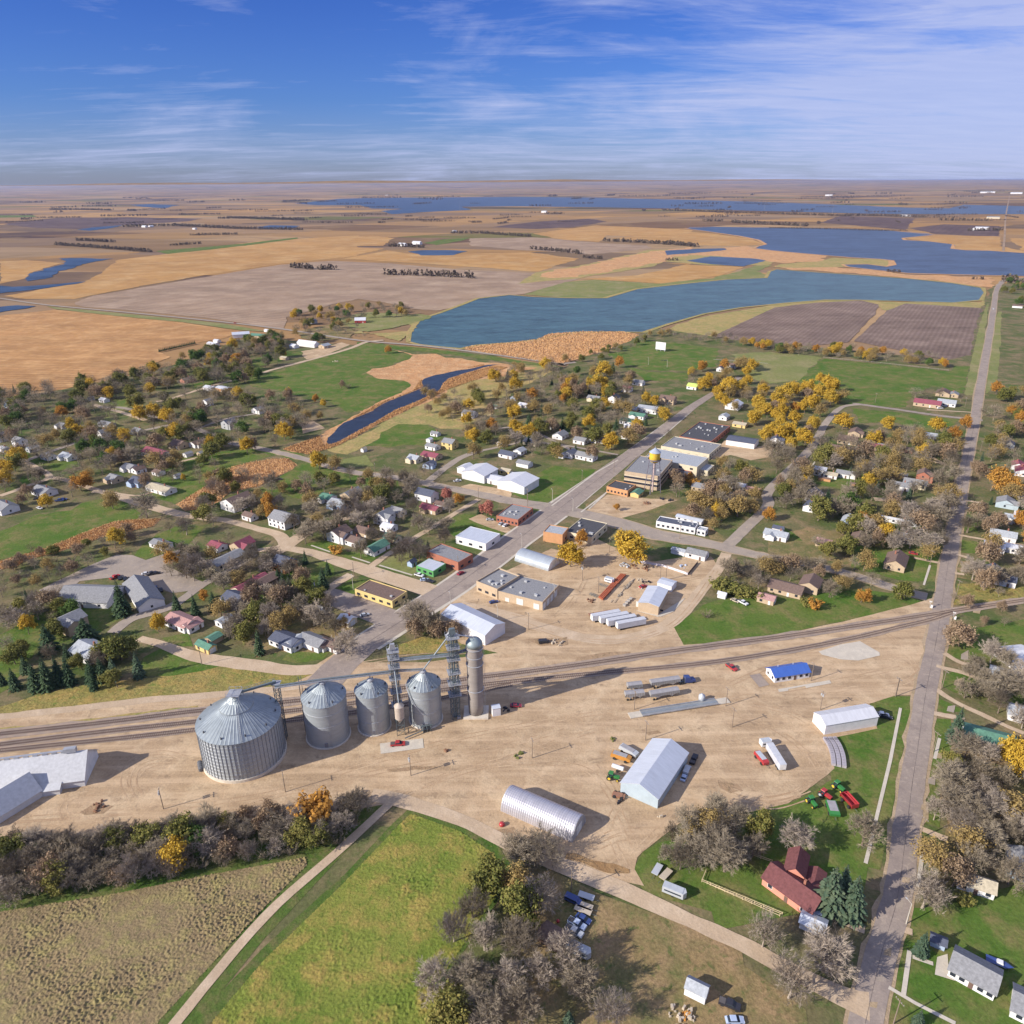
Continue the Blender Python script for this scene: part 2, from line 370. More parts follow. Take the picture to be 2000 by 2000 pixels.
M_asph = ground_mat('asphalt', [(0.27, 0.22, 0.19), (0.31, 0.255, 0.215), (0.22, 0.18, 0.16), (0.38, 0.31, 0.25)], (0.02, 0.15, 1.5), grit=0.12, bump=0.15)
M_street = ground_mat('worn_street', [(0.30, 0.25, 0.21), (0.34, 0.28, 0.225), (0.25, 0.21, 0.18), (0.40, 0.32, 0.24)], (0.02, 0.12, 1.5), grit=0.12, bump=0.15)
M_ballast = ground_mat('ballast', [(0.27, 0.215, 0.18), (0.32, 0.25, 0.20), (0.38, 0.285, 0.21)], (0.03, 0.2, 2.5), grit=0.25)
M_conc = ground_mat('concrete', [(0.50, 0.45, 0.38), (0.46, 0.41, 0.34), (0.55, 0.49, 0.40)], (0.05, 0.3, 2), grit=0.10, bump=0.1)
M_weed = ground_mat('weedy_verge', [(0.20, 0.19, 0.055), (0.27, 0.21, 0.075), (0.36, 0.24, 0.08), (0.10, 0.16, 0.03)], (0.02, 0.12, 0.8), grit=0.4, bump=1)
M_leafy = ground_mat('leaf_littered_grass', [(0.13, 0.13, 0.05), (0.25, 0.17, 0.085), (0.30, 0.20, 0.11), (0.075, 0.11, 0.03)], (0.03, 0.10, 1.0), grit=0.4)
def water_mat(name, c, rough=0.32, sc=0.12):
    m, n, b = new_mat(name); geo = nd(n, 'ShaderNodeNewGeometry'); P_ = geo.outputs['Position']
    v = mapv(n, P_, R(-35), (1, 2.6, 1))
    f = noi(n, v, sc * .12, 6, 0.6, 0.5)
    cc = mix(n, ramp(n, f, [(0.35, 0), (0.7, 1)]), tuple(x * .75 for x in c), tuple(x * 1.7 for x in c)); cc = mix(n, ramp(n, noi(n, v, sc * .5, 6, 0.7), [(0.45, 0), (0.75, .8)]), cc, tuple(x * 2.4 for x in c)); n.links.new(cc, b.inputs['Base Color'])
    bp = nd(n, 'ShaderNodeBump'); bp.inputs['Strength'].default_value = 0.7; bp.inputs['Distance'].default_value = 1.2
    n.links.new(noi(n, v, sc, 6, 0.75), bp.inputs['Height']); n.links.new(bp.outputs[0], b.inputs['Normal'])
    b.inputs['Roughness'].default_value = rough; b.inputs['Specular IOR Level'].default_value = 0.18; return m
M_lake = water_mat('lake_water', (0.04, 0.078, 0.085)); M_lake2 = water_mat('far_lake_water', (0.032, 0.052, 0.09), 0.4, 0.05)
M_creek = water_mat('creek_water', (0.018, 0.026, 0.045), 0.3, 0.5)

# ---- far fields (each a little above the farmland sheet)
k = [0]
def far(name, P, m, jit=1.0):
    k[0] += 1; return sheet(name, P, -0.55 + 0.012 * k[0], m, jit)
far('field', 'R 850,285 1100,255 1380,240 1480,255 1300,285 1100,295', M_dark, .5)
far('field', 'Q 20,270 300,235 700,232 1090,240 1000,255 650,275 450,295 200,290', M_dark, .5)
far('field', 'S 830,260 940,225 1350,240 1320,270 1300,300 1000,275', M_dark, .5)
far('field', 'S 1320,290 1500,270 1800,280 1800,338 1450,322', M_dark, .5)
far('field', 'R 1080,320 1420,275 1932,300 1932,345 1480,330 1440,365 1250,355', M_corn2, .5)
far('field', 'R 1500,345 1932,380 S 150,382 400,387 540,378 450,345 250,320 0,298 R 1700,330', M_corn2, .6)
far('field', 'S 1280,345 1420,328 1800,335 1810,390 1932,415 1932,428 1750,414 1620,408 1555,400 1550,378 1400,360', M_corn2, .6)
far('field', 'S 1850,345 2100,350 2100,440 1932,415', M_corn2, .6)
far('field', 'R 740,345 1080,340 1480,372 1700,385 1720,400 1400,432 1060,410 900,400 740,385', M_stub, .6)
far('field', 'R 60,455 300,410 420,430 700,430 1060,420 1330,455 1100,525 700,495 300,470', M_corn2, .6)
far('field', 'R 0,350 200,330 330,345 280,385 0,390', M_corn2, .6)
far('field', 'Q 20,655 200,625 480,570 640,460 900,430 1400,360 1932,330 1932,440 1500,485 1100,545 740,605 400,672 150,672', M_corn2, .6)
far('field', 'Q 0,470 150,462 330,480 240,505 170,530 145,560 0,590', M_corn2, .5)
far('field', 'Q 1932,330 R 0,390 280,400 60,450 0,450 Q 1932,440', M_corn2, .5)
far('field', 'Q 840,415 1000,400 1300,375 1600,340 1600,348 1300,388 1000,420 900,430', M_lawn, .5)
far('field', 'R 490,370 600,350 740,342 700,357 560,382', M_lawn, .4)
far('field', 'Q -100,222 190,222 190,231 -100,236', M_lawn, .4)
far('field', 'Q 400,690 500,655 740,615 1100,555 1500,490 1700,472 R 0,468 300,480 700,515 1100,532 1300,556 1330,562 1200,600 1040,643 900,665 700,712 560,735 400,722 280,690 130,672 0,700 Q 1700,730 1545,770 1530,838 1200,785 800,742 430,712', M_stub, .5)
far('field', 'Q 0,762 300,730 600,760 1000,800 1290,845 1220,880 1050,910 850,950 920,985 850,1012 600,1085 350,1160 200,1165 0,1150 -400,1180 -400,780', M_corn, .5)
far('field', 'R 1340,565 1640,545 1932,480 S 0,482 250,492 420,500 300,545 0,592 R 1750,588 1500,572', M_corn2, .6)
far('field', 'R 1030,647 1250,582 1400,568 1750,590 S 0,585 250,560 400,520 520,482 570,492 500,522 580,560 400,578 200,604 0,615 R 1700,640 1400,672 1200,662', M_hay, .6)
far('marsh', 'R 1000,590 1330,560 1700,500 S 0,470 250,490 560,490 600,470 330,430 120,435 R 1932,400 1700,410 1400,480 1100,530', M_marsh, .8)
far('reed_bed', 'S 330,398 430,390 620,410 870,440 820,470 640,482 540,462 300,442 100,430', M_reed, 1)
far('reed_bed', 'R 1100,535 1400,485 1720,412 1932,392 1932,430 1620,500 1300,555 1150,560', M_reed, 1)
far('reed_bed', 'S 600,492 900,495 1100,515 1310,540 1500,545 1760,558 1760,612 1690,604 1500,577 1200,547 900,527 640,512', M_reed, 1)
far('marsh', 'S 640,482 820,470 900,450 1150,458 1215,467 1220,488 1190,500 1090,490 950,500 700,505 580,500', M_marsh, .8)
far('field_edge', 'S 0,835 170,775 400,735 600,700 800,675 1050,668 1150,685 1290,688 1700,690 1730,660 1730,720 1190,735 1150,712 1050,690 800,700 590,722 400,810 230,880 0,862', M_marsh, .8)
far('field', 'S 230,885 400,805 590,718 800,693 1050,680 1150,702 1130,750 985,905 700,930 250,905', M_plow, .4)
far('field', 'S 1190,735 1300,697 1712,722 1628,1032 1350,965 1020,900', M_plow, .4)
far('field', 'S 1815,742 2300,752 2300,1135 1932,1132 1790,1112', M_bright, .4)
far('field', 'S 1850,560 2200,560 2200,740 1800,730', M_hay, .4)
# water
far('lake', 'S 100,292 130,286 250,283 450,287 760,288 900,290 1180,300 1300,310 1420,320 1450,328 1280,345 1290,355 1420,362 1550,378 1555,402 1620,410 1750,412 1932,425 2300,440 2300,556 1932,552 1780,550 1500,540 1310,535 1150,520 980,500 950,487 1090,485 1190,498 1222,488 1215,465 1150,458 1000,450 880,440 700,425 560,412 470,400 500,388 540,378 500,355 400,335 250,312 130,298', M_lake2, .7)
far('lake', 'U 555,384 640,375 760,372 960,371 1130,373 1300,377 1470,382 1600,387 1720,392 1790,393 1820,386 1932,389 2100,391 2100,407 1932,404 1780,404 1640,403 1530,400 1400,397 1250,393 1130,391 960,389 870,390 890,396 800,400 740,404 720,398 760,394 700,393 680,387 600,387', M_lake2, .25)
far('lake', 'U 768,645 772,627 790,602 830,590 870,575 900,563 960,556 1010,560 1075,562 1140,562 1200,545 1290,535 1370,527 1445,524 1452,512 1465,508 1530,513 1640,520 1720,526 1800,534 1855,543 1860,552 1850,566 1800,571 1700,568 1620,566 1560,566 1480,572 1400,580 1330,592 1260,612 1215,627 1150,626 1080,628 1020,640 960,647 900,651 870,658 830,655 790,650', M_lake, 1)
def shore(q, w, lvl, m_=None):
    P = pts(q); k[0] += 1; strip('shore_reeds', P + [P[0]], w, lvl + .01, m_ or M_reed, jit=w * .3, smooth=False, keep=False)
shore('U 768,645 772,627 790,602 830,590 870,575 900,563 960,556 1010,560 1075,562 1140,562 1200,545 1290,535 1370,527 1445,524 1452,512 1465,508 1530,513 1640,520 1720,526 1800,534 1855,543 1860,552 1850,566 1800,571 1700,568 1620,566 1560,566 1480,572 1400,580 1330,592 1260,612 1215,627 1150,626 1080,628 1020,640 960,647 900,651 870,658 830,655 790,650', 7, 0.05, M_marsh)
shore('S 100,292 250,283 450,287 760,288 1180,300 1450,328 1280,345 1290,355 1420,362 1550,378 1555,402 1620,410 1750,412 1932,425 2300,440 2300,556 1932,552 1500,540 1310,535 1150,520 980,500 950,487 1090,485 1190,498 1222,488 1215,465 1150,458 1000,450 880,440 700,425 560,412 470,400 500,388 540,378 500,355 400,335 250,312', 12, 0.05)
for w in ('S 115,467 240,443 480,455 545,465 420,497 250,485', 'S 0,412 180,402 320,400 330,408 160,425 0,436', 'R 410,417 480,410 650,410 720,415 640,437 480,438',
          'Q 410,300 520,285 660,275 600,290 480,305', 'Q 1380,287 1450,276 1610,278 1590,289 1440,298', 'Q 700,166 820,161 960,168 880,184 760,175'):
    far('pond', w, M_lake2, .5)
far('river', 'Q 140,565 160,540 260,505 330,487 345,470 320,455 400,450 520,455 610,455 560,465 470,480 400,500 310,525 280,545 250,560 160,575', M_lake2, 1)
far('river', 'Q -60,600 100,605 200,600 330,590 470,577 420,590 300,605 150,625 -60,650', M_lake2, 1)
far('river', 'Q -60,720 90,708 190,710 150,722 60,735 -60,755', M_lake2, 1)

# ---- the town and its surroundings
def near(name, P, lvl, m, jit=1.0):
    k[0] += 1; return sheet(name, P, 0.02 * lvl + 0.0009 * (k[0] % 20), m, jit)
near('grass', 'U -500,760 0,752 120,735 250,708 330,688 420,655 440,640 520,640 640,650 770,655 900,665 1000,685 1060,695 1170,640 1240,620 1380,640 1600,660 1790,680 1830,670 1845,600 1870,540 1932,530 2400,540 2400,2100 1900,2100 1600,2050 -300,2050 -500,1500', 0, M_town, .8)
near('reed_bed', 'R 700,935 800,920 950,910 1100,890 1170,860 1350,848 1560,850 1650,868 1600,900 1450,960 1300,1000 1240,1022 1100,1008 900,975 760,955', 1, M_reed)
near('marsh', 'B 1060,730 1300,735 1400,765 1560,770 1800,640 1932,500 C 150,400 300,330 330,290 100,280 B 1800,290 1500,400 1200,560 900,740', 1, M_marsh)
near('marsh', 'B 500,900 700,850 830,800 1000,720 1100,730 960,790 940,840 830,890 700,960 560,940', 1, M_marsh)
near('reed_bed', 'B 1030,160 1180,200 1340,200 1430,225 1560,235 1720,265 1850,270 C 30,285 200,300 100,320 B 1932,360 1800,380 1600,400 1450,470 1400,520 1200,600 1060,660 900,740 760,820 640,880 560,905 400,960 200,920 300,880 480,820 540,770 700,690 800,630 920,560 1100,490 1180,430 1100,400 900,380 820,340 870,310 1000,290 1150,240 1190,210 1130,190', 2, M_reed)
near('lawn', 'R -10,790 150,745 480,757 540,775 330,830 200,850 60,840', 3, M_hay); near('lawn', 'Q 1560,860 1800,800 1932,830 R 100,880 Q 1700,900', 3, M_leafy)
near('marsh', 'B 760,10 830,40 1100,100 1200,0 1130,-40 R 500,770 400,850 200,860 60,860', 2, M_marsh)
near('lawn', 'B -40,365 150,330 350,270 560,190 830,130 960,122 1000,160 1190,212 1150,242 1000,290 870,310 820,340 900,380 1100,402 1180,432 1100,482 920,558 800,628 700,640 560,560 450,520 300,510 150,470 -40,440', 3, M_lawn)
near('lawn', 'B 840,892 940,842 960,790 1090,728 1300,735 1390,790 1400,840 1300,890 1120,882 1000,900', 3, M_lawn)
near('lawn', 'B 60,900 300,940 420,990 400,1010 130,960 0,950 A 1760,930 1500,1020 1380,1030 1400,960', 3, M_lawn)
near('lawn', 'A 1390,1030 1760,930 1932,960 B 130,965 0,1000 A 1760,1045 1640,1105 1540,1158 1555,1190 1490,1235 1330,1330 1280,1310 1060,1260 1300,1100', 3, M_lawn)
near('reed_bed', 'A 1330,1335 1500,1230 1565,1190 1540,1160 1640,1110 1760,1050 1932,1010 B 130,990 240,990 310,1035 250,1080 150,1130 80,1170 0,1205 A 1750,1235 1640,1320 1500,1375 1400,1385', 4, M_reed)
near('lawn', 'B 310,1030 420,1010 620,1080 740,1110 560,1190 430,1290 300,1290 200,1240 0,1240 80,1180 150,1140 250,1085', 3, M_lawn)
near('lawn', 'B 640,1130 800,1110 1080,1150 1100,1250 1000,1280 800,1230 560,1190', 3, M_lawn)
near('lawn', 'B 640,990 840,960 900,1040 700,1060 640,1030', 3, M_hay)
near('lawn', 'A 1280,1010 760,620 780,600 980,520 1010,560 900,640 740,700', 3, M_hay, .5)
near('lawn', 'E -60,560 300,400 550,370 620,320 800,280 950,300 1060,400 1030,450 900,460 700,520 500,600 300,670 150,715 -60,760', 3, M_lawn)
near('reed_bed', 'E -60,775 150,720 350,660 500,600 700,520 850,465 950,450 1200,440 1150,500 1000,530 800,570 600,640 400,700 200,750 120,800 -60,840', 4, M_reed)
near('lawn', 'E 1000,710 1170,560 1400,470 1540,500 1400,650 1250,700 1100,750', 3, M_lawn)
near('lawn', 'A 60,950 230,930 240,980 120,1000 0,960', 3, M_lawn); near('lawn', 'A 220,1010 350,970 600,1010 620,1050 420,1090 300,1060', 3, M_lawn)
near('lawn', 'A 370,1130 200,1190 160,1150 220,1090', 3, M_lawn); near('lawn', 'A 800,560 1000,520 990,580 850,600', 3, M_lawn)
near('lawn', 'A 1340,1000 1480,940 1800,1000 1500,1180 1350,1190 1100,1170 1200,1080', 3, M_lawn)
near('lawn', 'A 1932,300 1700,380 1500,470 1400,440 1700,350 B 150,310 Q 1400,1040 1650,960 1500,950 1350,1010', 3, M_lawn)
near('lawn', 'C 720,200 850,180 990,100 1400,130 1560,160 1540,290 1350,330 1000,320 870,280 790,235', 3, M_lawn)
near('lawn', 'C 860,285 1000,330 1350,345 1330,400 1000,400 900,330', 3, M_lawn)
near('lawn', 'C 1660,200 1932,180 D 0,180 400,225 340,290 230,405 0,425 C 1932,420 1800,380 1680,280', 3, M_hay)
near('lawn', 'D 410,232 780,268 1350,328 1390,288 1520,292 1480,500 1240,440 1080,500 1040,600 850,600 540,565 500,450 230,412 260,370', 3, M_lawn)
near('lawn', 'D 640,602 1450,692 1400,740 1240,790 900,700 700,720', 3, M_lawn)
near('verge', 'D 1480,500 1590,0 1650,-180 S 1740,700 1720,860 1690,1159 D 1545,510 1500,510', 3, M_hay, .4)
near('verge', 'D 1640,500 1690,0 1740,-120 S 1815,740 1790,1110 D 1720,430', 3, M_hay, .4)
near('lawn', 'U 1268,1185 1330,1140 1400,1120 1500,1130 1600,1110 1690,1120 1740,1135 1700,1150 1600,1170 1480,1195 1380,1212 1290,1217', 3, M_lawn, .7)
near('lawn', 'C 0,1255 200,1100 300,1040 640,1070 560,1150 300,1342 130,1300', 3, M_lawn, .6)
near('lawn', 'F 1430,450 1560,400 1750,420 1880,560 1600,560 1520,590 1450,540', 3, M_lawn); near('lawn', 'F 940,770 1100,680 1290,700 1290,870 1180,870 900,790', 3, M_hay)
near('lawn', 'F 380,630 560,580 620,640 850,780 620,720 400,650', 3, M_lawn); near('lawn', 'F 660,710 850,600 1050,640 860,770', 3, M_lawn)
near('lawn', 'F 0,1010 100,800 380,790 560,750 600,850 440,1060 250,1120 0,1130', 3, M_lawn); near('lawn', 'F 620,960 700,900 830,900 740,1010', 3, M_lawn)
near('lawn', 'F 200,1500 270,1430 380,1400 560,1430 500,1500 300,1530', 3, M_lawn); near('lawn', 'F 380,1090 520,1080 560,1140 900,1240 750,1380 600,1450 200,1440 0,1490 0,1200', 3, M_leafy)
near('lawn', 'F 1080,1390 1250,1330 1600,1370 1400,1450 1080,1460', 3, M_weed); near('lawn', 'F 1740,1400 1932,1330 1932,1400 1760,1450', 3, M_lawn)
near('lawn', 'G 550,330 700,250 1050,280 1200,330 1100,400 700,380 560,380', 3, M_leafy); near('lawn', 'G 1170,400 1400,320 1520,520 1640,610 1500,590 1420,440', 3, M_leafy)
near('lawn', 'H 0,600 300,500 640,560 620,700 900,800 900,860 600,790 400,740 0,760', 3, M_leafy); near('lawn', 'H 60,460 140,520 260,600 150,610 0,560', 3, M_lawn)
near('lawn', 'H 650,640 860,480 1380,500 1330,780 1290,920 980,900 620,800', 3, M_lawn); near('lawn', 'H 670,200 950,180 940,300 800,290', 3, M_lawn); near('lawn', 'H 240,80 700,60 940,150 660,240 300,160', 3, M_lawn)
near('lawn', 'H 1480,400 1580,400 1570,540 1470,530', 3, M_lawn); near('lawn', 'H 1440,600 1590,610 1560,700 1440,690', 3, M_lawn); near('lawn', 'H 1430,760 1560,760 1560,900 1420,880', 3, M_leafy)
near('lawn', 'H 1430,930 1932,900 1932,1040 1400,1090', 3, M_weed); near('lawn', 'H 1320,1430 1400,1320 1600,1260 1932,1200 2100,1200 2100,1600 1700,1590 1400,1480', 3, M_lawn)
near('lawn', 'H 1310,1610 1420,1580 1700,1690 1932,1780 1932,1870 1400,1750 1290,1690', 3, M_lawn); near('lawn', 'L 1380,360 1560,440 1440,460 1370,430', 3, M_lawn)
near('lawn', 'L 1350,490 1460,500 1650,560 1932,640 2100,700 2100,1449 1390,1449 1450,1150 1420,1010 1280,960', 3, M_leafy, .5)
near('lawn', 'L 1350,490 1470,500 1480,640 1420,900 1400,1000 1275,955', 4, M_lawn, .4); near('lawn', 'L 1260,1000 1410,1040 1400,1180 1250,1130', 4, M_lawn, .4)
near('lawn', 'P 1150,550 1290,560 1500,520 1932,400 2200,450 2200,1500 1030,1500 1080,1060 1120,740', 3, M_lawn, .5)
near('weeds', 'E -60,1880 300,1760 700,1680 1150,1640 1400,1560 1600,1540 1932,1560 F 300,1570 500,1590 300,1700 E 1600,1790 1000,1830 500,1890 -60,1970', 3, M_weed)
near('lawn', 'E 1090,1480 1250,1400 1440,1510 1700,1540 1500,1590 1300,1620 1050,1630', 4, M_lawn)
near('lawn', 'E -60,1350 300,1150 600,1100 860,1050 900,1200 700,1330 300,1400 100,1700 -60,1800', 3, M_lawn)
near('lawn', 'E 1230,1340 1420,1300 1460,1400 1300,1400', 4, M_lawn)
# lower right: grass around the yard and south of the gravel road
near('lawn', 'L 700,600 1000,545 980,470 930,425 1050,350 1230,355 1245,430 1170,700 1110,1020 1030,1449 P 950,300 900,640 700,560 0,700 O 1700,700 1200,560 1100,400 1180,250 1300,180 K 1450,1500 1932,1330 L 200,1080 450,1030 600,960 720,880', 3, M_lawn, .6)
near('grass', 'O 480,380 800,540 1000,620 1932,1090 P 560,1200 600,1500 0,1500 O 600,1700 0,1700 150,1000 200,500', 3, M_leafy, .8)
near('grass', 'O 1000,620 1400,760 1932,1000 P 200,1150 200,1250 O 1500,1200 1100,1000', 4, M_leafy, .8)
# foreground fields with real tussocks
M_verge = ground_mat('shady_verge', [(0.06, 0.11, 0.02), (0.09, 0.125, 0.03), (0.15, 0.13, 0.055)], (0.05, 0.2, 1.5), grit=.35)  # verge grass, a darker green than the lawn
M_tuft = ground_mat('tussock_field', [(0.25, 0.185, 0.10), (0.20, 0.15, 0.085), (0.28, 0.235, 0.095), (0.15, 0.15, 0.055)], (0.03, 0.2, 1.6), grit=0.35, bump=0.6)
M_green = ground_mat('rough_green_field', [(0.20, 0.21, 0.045), (0.13, 0.175, 0.03), (0.32, 0.23, 0.07), (0.07, 0.125, 0.018)], (0.03, 0.13, 1.3), grit=0.35, bump=0.7)
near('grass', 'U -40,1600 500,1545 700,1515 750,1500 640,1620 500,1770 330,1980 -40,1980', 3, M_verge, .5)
tufted('field', 'U -60,1730 100,1705 200,1690 400,1650 575,1618 580,1632 500,1712 300,1926 270,2000 -60,2000', 0.09, M_tuft, 0.25, 0.72, 1.6)
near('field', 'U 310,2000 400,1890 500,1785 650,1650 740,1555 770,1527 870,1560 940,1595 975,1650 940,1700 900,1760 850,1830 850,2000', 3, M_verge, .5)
tufted('field', 'U 340,2000 500,1810 650,1665 745,1565 775,1535 870,1570 930,1610 950,1650 930,1700 890,1760 830,1850 830,2000', 0.10, M_green, 0.30, 0.45, 1.4)
# the elevator yard, railway land and the dirt lots
near('gravel_yard', 'U -60,1360 0,1352 300,1325 550,1290 640,1250 800,1250 1000,1225 1200,1215 1290,1217 1380,1212 1480,1196 1600,1171 1720,1141 1760,1128 1800,1130 1775,1300 1735,1335 1720,1312 1690,1312 1640,1328 1655,1375 1560,1395 1575,1450 1562,1462 1487,1516 1412,1533 1300,1540 1235,1590 1203,1615 1197,1640 1215,1672 1160,1660 1060,1625 950,1590 870,1553 765,1522 740,1515 700,1523 560,1543 430,1552 300,1567 100,1582 -60,1592', 5, M_dirt, .5)
near('dirt_lot', 'U 830,1150 870,1110 960,1075 1040,1035 1100,1050 1200,1065 1300,1050 1350,1070 1330,1120 1270,1180 1290,1217 1100,1242 950,1235 870,1215 830,1185', 4, M_dirt, .6)
near('dirt_lot', 'G 400,620 580,560 740,640 1050,760 1450,760 1500,720 1560,800 1300,1000 700,860', 5, M_dirt, .6)
near('dirt_lot', 'C 1500,1000 1600,850 1850,900 D 0,880 60,900 0,980 C 1800,1000 1650,960', 5, M_dirt, .8)
near('dirt_lot', 'C 560,1380 680,1290 720,1260 1000,1290 1250,1300 1000,1391 G 800,440 560,400', 5, M_dirt, .8)
near('dirt_lot', 'B 1540,1200 1620,1180 1932,1230 1932,1290 1700,1260', 6, M_dirt); near('dirt_lot', 'F 1600,440 1700,400 1820,460 1932,520 1932,560 1750,500', 6, M_dirt)
near('dirt_lot', 'B 340,180 500,150 640,110 700,130 500,215 380,240', 5, M_dirt)
near('dirt_lot', 'B 330,720 430,700 520,760 360,800', 5, M_dirt); near('dirt_lot', 'F 1650,1000 1830,1040 G 230,1130 0,1180 F 1500,1140 1480,1060', 6, M_dirt)
near('dirt_lot', 'F 600,1450 640,1400 700,1450 720,1500 560,1560 450,1540', 5, M_dirt)
near('parking_lot', 'E 290,980 450,900 700,780 880,710 1000,712 1100,752 1250,700 1390,660 1250,790 1400,860 1540,920 1450,980 1300,1000 1000,880 850,880 600,910 480,1040', 6, M_street, .3)
near('parking_lot', 'F 480,1060 590,965 740,1010 1060,1130 930,1250', 6, M_asph, .1)
near('parking_lot', 'D 960,1215 1030,1220 990,1305 940,1300', 7, M_asph, 0)
# roads
PV = M_asph
M_should = ground_mat('road_shoulder', [(0.40, 0.30, 0.20), (0.34, 0.25, 0.16), (0.30, 0.235, 0.13)], (0.04, 0.2, 1.5), grit=.2)
strip('road_shoulder', 'U 1628,1990 1632,1932 1663,1800 1692,1700 1706,1600 1718,1500 1733,1400 1748,1300 1768,1200 1783,1100 1800,1000 1818,900 1838,800 1855,700 1872,600 1880,550 1888,535 1905,527 2000,520', 9.6, .128, M_should, jit=.8, keep=False)
strip('road_shoulder', 'A 1700,860 B 0,905 200,950 400,1000 700,1085 1080,1135 1300,1180 1600,1240 1932,1310 G 330,360 800,470 1100,560 1400,610 1620,660 1932,730 H 300,780 700,880 1000,980 1200,1030', [8, 8, 8, 8, 9, 9, 10, 10, 11, 13, 16, 15, 13, 11, 10, 9, 9, 9, 9], .118, M_should, jit=.8, keep=False)
strip('sidewalk', 'U 690,1215 860,1105 960,1030 1045,968', [17, 18, 20, 20], .121, M_conc, jit=.1, keep=False); strip('sidewalk', 'U 1060,955 1110,918 1185,862 1240,820 1300,772', [20, 17, 13, 12, 9], .121, M_conc, jit=.1, keep=False)
M_seam = ground_mat('tar_seam', [(0.12, 0.10, 0.09), (0.16, 0.13, 0.12), (0.2, 0.16, 0.14)], (.1, .5, 2))
strip('road', 'U 600,1300 690,1215 860,1105 960,1030 1045,968 1110,918 1185,862 1240,820 1300,772 1350,740 1395,712', [16, 14, 15, 17, 17, 16, 13, 10, 9, 7, 6], .165, PV)
strip('road', 'A 750,600 950,610 1250,700 1500,770 1700,860 B 0,905 200,950 400,1000 700,1085 1080,1135 1300,1180 1600,1240 1932,1310 G 330,360 800,470 1100,560 1400,610 1620,660 1932,730 H 300,780 700,880 1000,980 1200,1030', [5, 5, 5, 6, 6, 6, 6, 7, 7, 8, 8, 9, 11, 13, 14, 13, 11, 9, 8, 7, 7, 7, 8], .14, M_street)
strip('highway', 'U 1628,1990 1632,1932 1663,1800 1692,1700 1706,1600 1718,1500 1733,1400 1748,1300 1768,1200 1783,1100 1800,1000 1818,900 1838,800 1855,700 1872,600 1880,550 1888,535 1905,527 2000,520', 7.6, .19, PV)
strip('tar_seam', 'U 1632,1932 1663,1800 1692,1700 1706,1600 1718,1500 1733,1400 1748,1300 1768,1200 1783,1100 1800,1000 1818,900 1838,800', .12, .21, M_seam, jit=.06, keep=False)
strip('tar_seam', 'U 690,1215 860,1105 960,1030 1045,968 1110,918 1185,862', .25, .19, M_seam, jit=.06, keep=False)
for i_ in range(14):
    a_ = 1900 - i_ * 62 + 13 * (i_ % 3); x_ = 1640 + (1932 - a_) * .262; near('road_patch', 'U %d,%d %d,%d %d,%d %d,%d' % (x_ - 8, a_, x_ + 6, a_ + 3, x_ + 8, a_ - 8 - i_ % 4 * 3, x_ - 6, a_ - 9), 10, M_street if i_ % 2 else M_should, .6)
strip('highway', 'Q -200,650 0,670 250,705 700,747 1200,797 1540,838 R 130,895 500,927 900,977 1240,1027 C 240,265 330,275 480,262', 7, .16, M_street, smooth=True)
strip('road', 'S 1820,420 1828,330 1835,220 1850,140 1860,90', [7, 7, 7, 8, 8], -0.05, M_stub, keep=False)
strip('gravel_road', 'B 960,95 830,110 700,160 450,232 150,310 A 1932,355 1650,425 1450,485 1280,540 1180,560', [7, 7, 6, 6, 6, 5, 5, 5, 4, 4], .15, M_grav)
strip('road', 'D 1620,700 1300,665 1000,622 700,580 640,575', 6, .145, M_asph)
strip('road', 'D 700,580 560,600 450,700 330,900 200,1040 0,1240 G 1932,340 1750,520 1620,650', [5, 5, 6, 7, 7, 7, 7, 7], .15, M_street)
strip('gravel_road', 'G -400,1090 0,1180 250,1262 600,1345 900,1335 1150,1250 1300,1130 1450,950 1560,810 1620,700', [8, 8, 8, 7, 7, 7, 7, 6, 6, 6], .135, M_grav)
strip('gravel_road', 'F 1400,1020 1280,970 1000,880 720,790 560,740 400,690 200,660 E 1932,680', [12, 12, 11, 10, 8, 7, 6, 5], .15, M_grav)
strip('gravel_road', 'F 120,700 230,640 320,580 480,490 620,450 760,420', [10, 10, 9, 7, 5, 4], .155, M_grav)
strip('gravel_road', 'F 850,810 960,730 1070,660 1300,520 1500,400 1680,290', [4.5, 4, 4, 4, 4, 4], .145, M_grav)
strip('gravel_road', 'F 300,1130 440,1060 600,930 720,860', [4, 4, 5, 6], .145, M_grav)
strip('gravel_road', 'E 1050,1340 1250,1400 1480,1480 1800,1530 F 0,1545 250,1580 560,1570', [4, 5, 7, 8, 8, 7, 8], .15, M_grav)
strip('gravel_road', 'E -100,1945 0,1935 400,1890 800,1845 1200,1800 1600,1770 F 100,1730 400,1690', 4.2, .15, M_grav)
strip('gravel_road', 'E 850,1300 1000,1190 1290,1100 1540,930 1800,790 1932,700', [6, 6, 6, 5, 4, 4], .145, M_street)
strip('gravel_road', 'E 700,230 800,240 1050,320 1300,390 1500,430 1700,450 1932,510 F 170,560 230,640', [5, 6, 8, 8, 6, 6, 6, 7, 8], .14, M_grav)
strip('gravel_road', 'A 0,1270 200,1200 370,1130 280,1060 180,1010', 5, .14, M_grav); strip('gravel_road', 'A 370,1130 500,1150 650,1200 800,1250', 5, .14, M_grav)
strip('gravel_road', 'A 180,1010 400,930 600,860 820,790 1000,790 1300,730', 5, .14, M_street); strip('gravel_road', 'A 700,580 950,650 1100,700', 5, .142, M_grav)
strip('gravel_road', 'A 1280,1030 1540,970 1600,950', 3, .142, M_grav); strip('road', 'A 1932,650 1700,690 1500,760', 4, .142, M_street)
